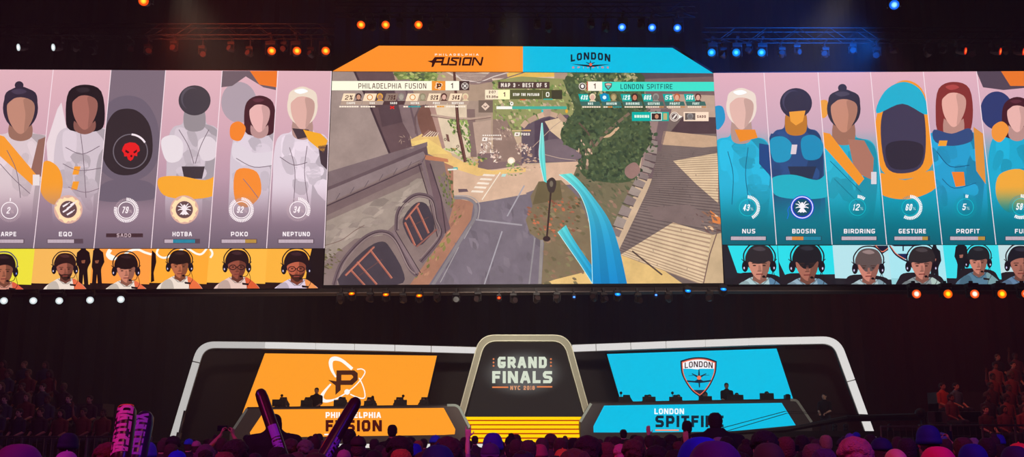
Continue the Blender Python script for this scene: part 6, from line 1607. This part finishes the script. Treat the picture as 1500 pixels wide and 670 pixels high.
P_(1206, 656, 38, 'person with purple-lit hair at the bottom edge right of centre', hair='short', hcol=(80, 50, 110))
P_(1250, 648, 38, 'person close by with pink frizzy hair below the right arch leg', hair='curly', hcol=(190, 100, 140))
P_(1245, 636, 13, 'person in lavender cap left of the right arch foot', cap=('cap', (120, 90, 200)))
P_(1254, 634, 10, 'person in bright blue cap at the right arch leg', cap=('cap', (20, 30, 235)))
P_(1274, 636, 18, 'person with dark round hair covering the right arch foot', hcol=(40, 30, 34))
P_(1290, 643, 27, 'person in navy top and cap right of the arch foot', cap=('cap', (24, 26, 90)), shirt=(24, 30, 120))
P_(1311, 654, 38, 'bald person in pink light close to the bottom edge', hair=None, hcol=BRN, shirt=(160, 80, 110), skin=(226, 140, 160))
P_(1327, 641, 26, 'person with dark hair behind the bald head', hcol=(50, 36, 50))
P_(1357, 645, 20, 'person in black with a white-edged blue cap', cap=('cap', (60, 110, 230)))
P_(1358, 626, 28, 'person in a navy hooded top standing higher than others on the right', cap=('beanie', (26, 24, 130)), shirt=(30, 28, 120))
P_(1379, 635, 16, 'person with a grey-blue cap right of the navy hood', cap=('cap', (80, 110, 150)))
P_(1372, 659, 46, 'person close by in magenta hat at the bottom edge', cap=('beanie', (230, 20, 130)), shirt=(160, 20, 90))
P_(1392, 650, 17, 'person filming with a phone right of the magenta hat', pose='phone', hcol=BLK, shirt=(90, 50, 60))
P_(1409, 640, 28, 'person with maroon-brown hair left of the grey head', hcol=(80, 44, 50))
P_(1425, 641, 15, 'person with silver grey hair above the wide blue cap', hcol=(150, 140, 150))
P_(1423, 654, 36, 'person in wide dark blue cap at the bottom right', cap=('beanie', (24, 18, 150)))
P_(1462, 638, 15, 'person in navy blue cap before the right barriers', cap=('beanie', (22, 30, 170)))
P_(1444, 641, 24, 'person with dark brown hair right of the wide blue cap', hcol=(50, 30, 36))
P_(1492, 651, 30, 'person in salmon red cap at the right edge', cap=('cap', (240, 60, 70)))
P_(1485, 657, 36, 'person with dark purple hood at the bottom right corner', cap=('beanie', (44, 20, 90)), shirt=(44, 20, 90))
P_(30, 657, 62, 'person close by in purple hood at the bottom left corner', cap=('beanie', (110, 20, 130)), shirt=(90, 20, 110))
P_(98, 663, 30, 'person in pink brimmed cap at the bottom left', cap=('cap', (190, 100, 190)))
P_(102, 637, 24, 'person in navy top before the left barriers', cap=('beanie', (24, 18, 60)), shirt=(24, 18, 60))
P_(160, 655, 32, 'person with dark red hair left of the pink sticks', hcol=(110, 30, 50), hair='curly')
P_(217, 650, 24, 'person in blue-violet beanie right of the violet stick', cap=('beanie', (70, 60, 200)))
P_(178, 672, 26, 'person holding the pink inflatable stick low down', pose='stick2', hcol=BLK, shirt=(80, 20, 60))
P_(483, 672, 20, 'person holding the long stick that crosses the orange sign', pose='stickr', hcol=BLK, shirt=(50, 24, 60))
# the rest of the crowd, row by row towards the stage
YS = [5.2, 6.0, 6.9, 7.8, 8.8, 9.9, 11.0, 12.3, 13.8, 15.5, 17.5, 19.8, 22.5]
hues = [(56, 36, 40), (70, 42, 44), (44, 28, 34), (86, 54, 56), (36, 26, 32), (96, 66, 60), (60, 34, 46)]
shirts = [(40, 30, 44), (60, 36, 60), (30, 30, 60), (70, 40, 50), (36, 34, 38), (90, 60, 70), (40, 20, 60)]
nfill = 0
for ri, Y in enumerate(YS):
    x = -.56 * Y + rnd.uniform(0, .5)
    while x < .56 * Y:
        hw = .165 * F / Y; zt = 1.72 - (rnd.uniform(10.5, 27) if Y > 10 else rnd.uniform(21, 36)) / F * Y * .98
        if Y > 10: zt = 1.72 - rnd.uniform(9, 22) / F * Y
        if Y > 13: zt = 1.72 - rnd.uniform(5, 13) / F * Y
        px, py = topx((x, Y, zt))
        xx = x; x += rnd.uniform(.58, .8) + (0.2 if Y > 16 else 0)
        if px < -10 or px > 1510: continue
        if px < 235 and (Y > 13 or rnd.random() < .55 or py < 655): continue
        if px > 1290 and Y > 15: continue
        if zt < 1.4: zt = 1.4; py = topx((xx, Y, zt))[1]
        if py > 668: continue
        lim = 646 if 680 < px < 860 else 642
        if py < lim - 6 and Y < 13: continue
        if any(abs(px - a) < (hw + c) * .42 and abs(.165 * F / c - Y) < .9 for a, b, c in crowd_px): continue
        if Y < 13 and any(abs(px - a) < (hw + c) * .3 and abs(py - b) < 6 for a, b, c in crowd_px): continue
        if nfill > 205: continue
        kind = rnd.choice(['short', 'short', 'short', 'curly', 'long', 'bun', 'short', 'short']); nfill += 1
        cp = None
        if rnd.random() < .10: cp = ('cap', rnd.choice([(40, 30, 60), (60, 30, 40), (30, 40, 110), (70, 60, 66)])) + ((1,) if rnd.random() < .4 else ())
        if rnd.random() < .05: cp = ('beanie', rnd.choice([(40, 30, 60), (70, 30, 50), (60, 60, 66)]))
        rowname = ['nearest', 'near', 'near', 'near', 'middle', 'middle', 'middle', 'middle', 'far', 'far', 'far', 'farthest', 'farthest'][ri]
        lab = 'person seen from behind among the dark %s rows, %s' % (rowname, ('in a dark cap' if cp and cp[0] == 'cap' else 'in a dark beanie' if cp else {'short': 'short dark hair', 'curly': 'bushy dark hair', 'long': 'long dark hair', 'bun': 'dark hair in a bun'}[kind]))
        person(xx, Y + rnd.uniform(-.12, .12), 0, zt, rnd.choice(['stand', 'stand', 'stand2']), kind, rnd.choice(hues), rnd.choice(shirts), lab, group='crowd: %s rows, %s' % (rowname, 'cap' if cp else kind), cap=cp, rot=rnd.uniform(-.35, .35))

# ---- people on stage
def stage_person(px, pyt, Y, H_, label, face=PI, pose='stand2', z=DECK, **k):
    top = at(px, pyt, Y); return person(top.x, Y, z, H_ or (top.z - z), pose, k.pop('hair', 'short'), k.pop('hcol', BLK), k.pop('shirt', (20, 16, 16)), label, rot=face, **k)
for (px, py, l, sh) in ((464, 568, 'coach in black standing behind the orange desk', (30, 22, 20)), (1064, 561, 'coach in black standing with clipboard behind the cyan desk', (20, 22, 26))):
    Y = 37.9; top = at(px, py, Y)
    stage_person(px, py, Y, 1.76, l, z=top.z - 1.76, shirt=sh, pose='fold')
    bm = bmesh.new(); bx(bm, -.6, .6, -.35, .45, DECK, top.z - 1.76); o = obj('riser', bm, M_stage, loc=(top.x, Y, 0)); tag(o, 'low black riser behind the %s desk' % ('orange' if px < 700 else 'cyan'), 'riser')
stage_person(1207, 576, 37.0, None, 'camera operator in black standing in the dark right of the cyan desk', face=PI * .8, pose='fold')
M_chair = surf('chair_black', (24, 22, 24), 0.6)
def game_chair():
    root = empty('gaming_chair', (0, 0, 0), 'x', 'chair')
    bm = bmesh.new(); box(bm, (0, 0, .46), (.5, .5, .09)); a = obj('seat', bm, M_chair, root, bevel=.03)
    bm = bmesh.new(); rings(bm, [(0, -.28, .5, .2, .05), (0, -.3, .75, .24, .055), (0, -.33, 1.05, .26, .05), (0, -.35, 1.22, .15, .045), (0, -.355, 1.32, .13, .04)], 20, 3.5); b = obj('backrest', bm, M_chair, root)
    bm = bmesh.new(); rod(bm, (0, 0, .08), (0, 0, .44), .03)
    for k in range(5): a_ = k * 2 * PI / 5; rod(bm, (0, 0, .09), (.28 * math.cos(a_), .28 * math.sin(a_), .05), .02); ball(bm, (.28 * math.cos(a_), .28 * math.sin(a_), .035), .035, 8)
    c = obj('base', bm, M_chair, root)
    bm = bmesh.new()
    for s in (-1, 1): box(bm, (s * .29, 0, .66), (.06, .3, .03)); box(bm, (s * .29, 0, .56), (.03, .04, .2))
    d = obj('armrest', bm, M_chair, root); return root, [(a, []), (b, []), (c, []), (d, [])]
gch, gtree = game_chair()
plat = {}
seats = [('l', [(412, 583.4), (449, 582.6), (499, 581.4), (541, 583), (584, 582.4), (621, 582)]), ('r', [(919.5, 580.4), (951, 578), (993.6, 578), (1033, 574), (1079, 575.6), (1123, 573.4)])]
first = True
hd6 = ['first', 'second', 'third', 'fourth', 'fifth', 'sixth']
for side, L_ in seats:
    tops_ = []
    Y = 37.6
    zf = 1.72 + (632 - (596 if side == 'l' else 590)) / F * Y * 1.0
    zb = at(L_[2][0], L_[2][1], Y).z - 1.33
    x0 = at(L_[0][0] - 14, 600, Y).x; x1 = at(L_[-1][0] + 14, 600, Y).x
    bm = bmesh.new(); bx(bm, x0, x1, 37.1, 38.0, DECK, zb - .02); o = obj('player_platform', bm, M_stage); tag(o, 'raised black platform under the players behind the %s desk' % ('orange' if side == 'l' else 'cyan'), 'platform')
    for k, (px, py) in enumerate(L_):
        t = at(px, py, Y); nm = 'orange' if side == 'l' else 'cyan'
        person(t.x, Y, zb, t.z - zb + .0, 'seat', 'short', BLK, (200, 190, 184) if side == 'l' else (110, 150, 170), '%s seated player from the left behind the %s desk, head beside the monitor' % (hd6[k], nm), rot=PI)
        cl = 'black gaming chair of the %s player at the %s desk' % (hd6[k], nm)
        if first: gch.location = (t.x, Y + .02, zb); gch.rotation_euler = (0, 0, PI); gch['label'] = cl; gch['group'] = 'gaming chairs at the desks'; first = False
        else: copy_thing(gch, gtree, (t.x, Y + .02, zb), PI, 1, cl, 'gaming chairs at the desks')

# ---- spectators on the side stands
def stand_people(spots, face, who, pal):
    for i, (px, py, row) in enumerate(spots):
        Y, z = row; t = at(px, py, Y)
        person(t.x, Y, z, 1.34 * rnd.uniform(.96, 1.04), rnd.choice(['seat', 'seat', 'seatw']) if i % 5 == 4 else 'seat', rnd.choice(['short', 'short', 'long', 'curly']), rnd.choice([BLK, BRN, DKB, (110, 80, 60)]), rnd.choice(pal),
               who, group=who, rot=face + rnd.uniform(-.12, .12))
palL = [(60, 40, 46), (80, 60, 60), (40, 40, 60), (120, 50, 40), (60, 70, 80)]
spots = []
for k in range(5):
    Y = 25.95 + k * .85; z = 1.0 + k * .38
    for j in range(7):
        px = -2 + j * 31 + rnd.uniform(-1, 1) + (k % 2) * 8
        if px > 160 - k * 24: continue
        spots.append((px, 600, (Y, z)))
def zrow(Y, z): return z
stand_people(spots, PI * .93, 'seated spectator on the dark left stand, face turned to the stage', palL)
palR = [(150, 70, 60), (120, 60, 60), (170, 100, 90), (90, 40, 40), (60, 50, 60)]
spots = []
for k in range(6):
    Y = 28.35 + k * .85; z = 1.1 + k * .38
    for j in range(4):
        px = 1444 + j * 27 + k * 5 + rnd.uniform(-1, 1)
        if px > 1512: continue
        spots.append((px, 600, (Y, z)))
stand_people(spots, -PI * .93, 'seated spectator in the group on the right stand lit warm red', palR)
for px, sh, l, kk in ((1383, (200, 80, 50), 'spectator in orange-red shirt sitting alone on the right stand', 2), (1394, (120, 60, 60), 'spectator in dark red sitting between two others on the right stand', 1), (1403, (90, 120, 140), 'spectator in grey-blue shirt sitting apart on the right stand', 2)):
    t = at(px, 600, 28.35 + kk * .85); person(t.x, 28.35 + kk * .85, 1.1 + kk * .38, 1.34, 'seat', 'short', DKB, sh, l, rot=-PI * .85)
# empty folding seats on the right stand
M_seat = surf('seat_grey', (70, 72, 76), 0.6)
def fseat():
    root = empty('folding_chair', (0, 0, 0), 'x', 'folding chair')
    bm = bmesh.new(); box(bm, (0, .02, .3), (.44, .06, .4)); a = obj('seat', bm, M_seat, root, bevel=.02)
    bm = bmesh.new(); box(bm, (0, .12, .62), (.44, .05, .4)); b = obj('backrest', bm, M_seat, root, bevel=.02)
    bm = bmesh.new(); box(bm, (-.2, .08, .15), (.04, .2, .3)); box(bm, (.2, .08, .15), (.04, .2, .3)); c = obj('support', bm, M_seat, root); return root, [(a, []), (b, []), (c, [])]
fs, ft = fseat(); first = True
for k in (0, 1):
    for j in range(8):
        Y = 28.4 + k * .85; x = at(1368 + j * 9.6 + k * 3, 600, Y).x; z = 1.1 + k * .38
        lab = 'empty grey folding seat on the right stand, %s row' % ('front' if k == 0 else 'second')
        if k == 1 and j in (2, 3): continue
        if first: fs.location = (x, Y, z); fs['label'] = lab; fs['group'] = 'empty seats, front row'; first = False
        else: copy_thing(fs, ft, (x, Y, z), 0, 1, lab, 'empty seats, %s row' % ('front' if k == 0 else 'second'))

# ------------------------------------------------------------------ inflatable sticks
M_st = surf('stick_dark', (60, 16, 40), 0.3, 0, .1, 8); M_stp = surf('stick_purple', (50, 20, 70), 0.3, 0, .1, 8)
M_ltp = surf('stick_lettering_pink', (255, 120, 210), 0.5); M_ltv = surf('stick_lettering_violet', (170, 90, 230), 0.5); M_red = surf('stick_red', (230, 50, 40), .4)
def stick(p0, p1, Y0, Y1, wpx, mat, label, marks, mmat, extra=None):
    a = at(*p0, Y0); b = at(*p1, Y1); L = (b - a).length; r = wpx / F * Y1 / 2
    root = empty('inflatable_stick', a, label, 'inflatable stick')
    d = (b - a).normalized(); rot = Vector((0, 0, 1)).rotation_difference(d); root.rotation_mode = 'QUATERNION'; root.rotation_quaternion = rot
    bm = bmesh.new(); rr = []
    for z, k in ((0, .3), (.015, .7), (.05, .95), (.12, 1), (L * .5, 1.02), (L - .10, 1), (L - .04, .9), (L - .012, .62), (L, .25)): rr.append((0, 0, z, r * k, r * k))
    rings(bm, rr, 24); obj('tube', bm, mat, root, smooth=True)
    # lettering wrapped on the side that faces the camera
    rv = rot.inverted() @ Vector((0, -1, 0)); th0 = math.atan2(rv.y, rv.x)
    bm = bmesh.new()
    def patch(u0, u1, z0, z1, k=1.012):
        n = 6; A = []
        for i in range(n + 1):
            t = th0 + (u0 + (u1 - u0) * i / n); A.append((bm.verts.new((r * k * 1.02 * math.cos(t), r * k * 1.02 * math.sin(t), z0)), bm.verts.new((r * k * 1.02 * math.cos(t), r * k * 1.02 * math.sin(t), z1))))
        for p, q in zip(A, A[1:]): bm.faces.new((p[0], q[0], q[1], p[1]))
    for (ch, zc, h, u0, u1) in marks:
        g = GLYPH.get(ch)
        if ch == '#': patch(u0, u1, zc - h / 2, zc + h / 2); continue
        ww = h * .4
        for pl in g[1]:
            for (x0, y0), (x1, y1) in zip(pl, pl[1:]):
                # letters run along the tube: glyph x -> along, glyph y -> around
                n = 4; qa = Vector((zc + (x0 - .5) * h * .78, u0 + (u1 - u0) * y0)); qb = Vector((zc + (x1 - .5) * h * .78, u0 + (u1 - u0) * y1))
                dd = Vector((qb.x - qa.x, (qb.y - qa.y) * r)); 
                if dd.length < 1e-5: continue
                nn = Vector((-dd.y, dd.x)).normalized() * ww / 2; e = dd.normalized() * ww * .45
                def pt(q, s, ee): u = q.y + (nn.y * s + ee.y) / r; zz = q.x + nn.x * s + ee.x; return (r * 1.035 * math.cos(th0 + u), r * 1.035 * math.sin(th0 + u), zz)
                for i in range(n):
                    A_ = qa + (qb - qa) * i / n; B_ = qa + (qb - qa) * (i + 1) / n; ea = -e if i == 0 else Vector((0, 0)); eb = e if i == n - 1 else Vector((0, 0))
                    bm.faces.new([bm.verts.new(pt(A_, -1, ea)), bm.verts.new(pt(A_, 1, ea)), bm.verts.new(pt(B_, 1, eb)), bm.verts.new(pt(B_, -1, eb))])
    obj('lettering', bm, mmat, root)
    if extra:
        bm = bmesh.new(); patch(*extra[0]); obj('printed_band', bm, extra[1], root)
    return root, L
# pair at the lower left
_, L = stick((174, 690), (188, 594), 6.3, 6.5, 27, M_st, 'magenta-lit inflatable stick with big pink letters, left of the pair', [(c, .405 - .056 * i, .05, -.95, .85) for i, c in enumerate('RATURA')], M_ltp, ((-1.2, 1.0, .435, .442), surf('stick_band_orange', (255, 110, 30), .4)))
_, L = stick((196, 690), (214, 604), 6.7, 6.9, 27, M_stp, 'violet-lit inflatable stick with violet letters, right of the pair', [(c, .375 - .052 * i, .046, -1.0, .6) for i, c in enumerate('XHUUHE')], M_ltv)
stick((421, 690), (380, 571), 9.0, 9.3, 17.5, M_st, 'dark inflatable stick raised in front of the left desk end, lilac label', [('#', .40, .13, -.5, 1.0), *[(c, .30 - .037 * i, .042, -.55, .75) for i, c in enumerate('UNITE')]], M_ltv)
stick((462, 690), (524, 584), 8.6, 9.0, 19, M_st, 'long dark inflatable stick leaning right across the orange desk sign', [(c, .12 + .04 * i, .044, .5, 1.35) for i, c in enumerate('HELLHE')], M_ltv, ((-1.5, -1.0, .2, .42), M_red))
# a few raised phones
M_phone = surf('phone_black', (20, 20, 24), .3); M_pscr = surf('phone_screen', (16, 20, 40), .2)
for (px, py, Y, w, h, lab) in ((326, 628, 13.9, .15, .08, 'phone held up by two hands left of the orange desk'), (1391, 640, 13.8, .075, .15, 'phone held up right of the magenta hat'), (1163, 657, 9.0, .1, .06, 'blue-lit phone held low beside the reddish brown hair')):
    root = empty('phone', at(px, py, Y), lab, 'phone'); bm = bmesh.new(); box(bm, (0, 0, 0), (w, .009, h)); obj('case', bm, M_phone, root, bevel=.003); bm = bmesh.new(); box(bm, (0, -.006, 0), (w * .92, .002, h * .9)); obj('display', bm, M_pscr, root)

# ------------------------------------------------------------------ light
def spot(loc, target, col, power, size, blend=.6, rad=.3, name='unseen_spot'):
    l = bpy.data.lights.new(name, 'SPOT'); l.energy = power; l.color = lin(col); l.spot_size = R(size); l.spot_blend = blend; l.shadow_soft_size = rad
    o = bpy.data.objects.new(name, l); COL.objects.link(o); o.location = loc; o.rotation_euler = (Vector(target) - Vector(loc)).to_track_quat('-Z', 'Y').to_euler(); return o
# wash on the crowd from the rig behind the audience
spot((-14, -3, 13), (-4, 8, 1.6), (255, 60, 150), 3700, 62)
spot((2, -4, 14), (1, 9, 1.6), (255, 120, 140), 2800, 66)
spot((15, -3, 13), (5, 9, 1.6), (90, 50, 255), 4200, 64)
spot((-16, 6, 12), (-5, 12, 1.6), (150, 60, 255), 1800, 60)
# unseen spots added to brighten the stage set from the front
spot((-6, 16, 9.5), (-6, 38, 3.5), (255, 236, 214), 3200, 44)
spot((6, 16, 9.5), (6, 38, 3.5), (255, 240, 226), 3200, 44)
spot((0, 18, 10), (0.3, 37.5, 3.8), (255, 250, 232), 6000, 22)
# coloured spots added to lift the dark drapes
spot((12.4, 30.5, 14.6), (8, 43.5, 17), (0, 110, 255), 9000, 95)
spot((6, 37, 9.8), (4, 43.5, 8), (30, 120, 200), 480, 125)
spot((19, 37, 9.6), (18, 43.5, 7), (255, 50, 60), 650, 120)
spot((-14, 37, 9.6), (-16, 43.5, 7), (255, 226, 214), 380, 120)
spot((-11.8, 30.5, 15), (-9, 43.5, 17), (255, 100, 60), 1800, 95)
# stands
spot((-6, 22, 12), (-14, 27, 2.5), (255, 170, 130), 350, 40)
spot((10, 24, 12), (15.5, 30, 3), (255, 120, 90), 1100, 34)
w = bpy.data.worlds.new('hall_dark'); SC.world = w; w.use_nodes = True
w.node_tree.nodes['Background'].inputs[0].default_value = (.5, .45, .6, 1); w.node_tree.nodes['Background'].inputs[1].default_value = .004
SC.cycles.use_denoising = True; SC.cycles.max_bounces = 5; SC.cycles.diffuse_bounces = 2; SC.cycles.glossy_bounces = 2
SC.cycles.use_light_tree = True
# thin theatrical haze in the air of the hall
vs = w.node_tree.nodes.new('ShaderNodeVolumeScatter'); vs.inputs['Density'].default_value = .0028; vs.inputs['Anisotropy'].default_value = .2
vs.inputs['Color'].default_value = (.95, .88, .74, 1)
w.node_tree.links.new(vs.outputs[0], [n for n in w.node_tree.nodes if n.type == 'OUTPUT_WORLD'][0].inputs['Volume'])
SC.cycles.volume_bounces = 0
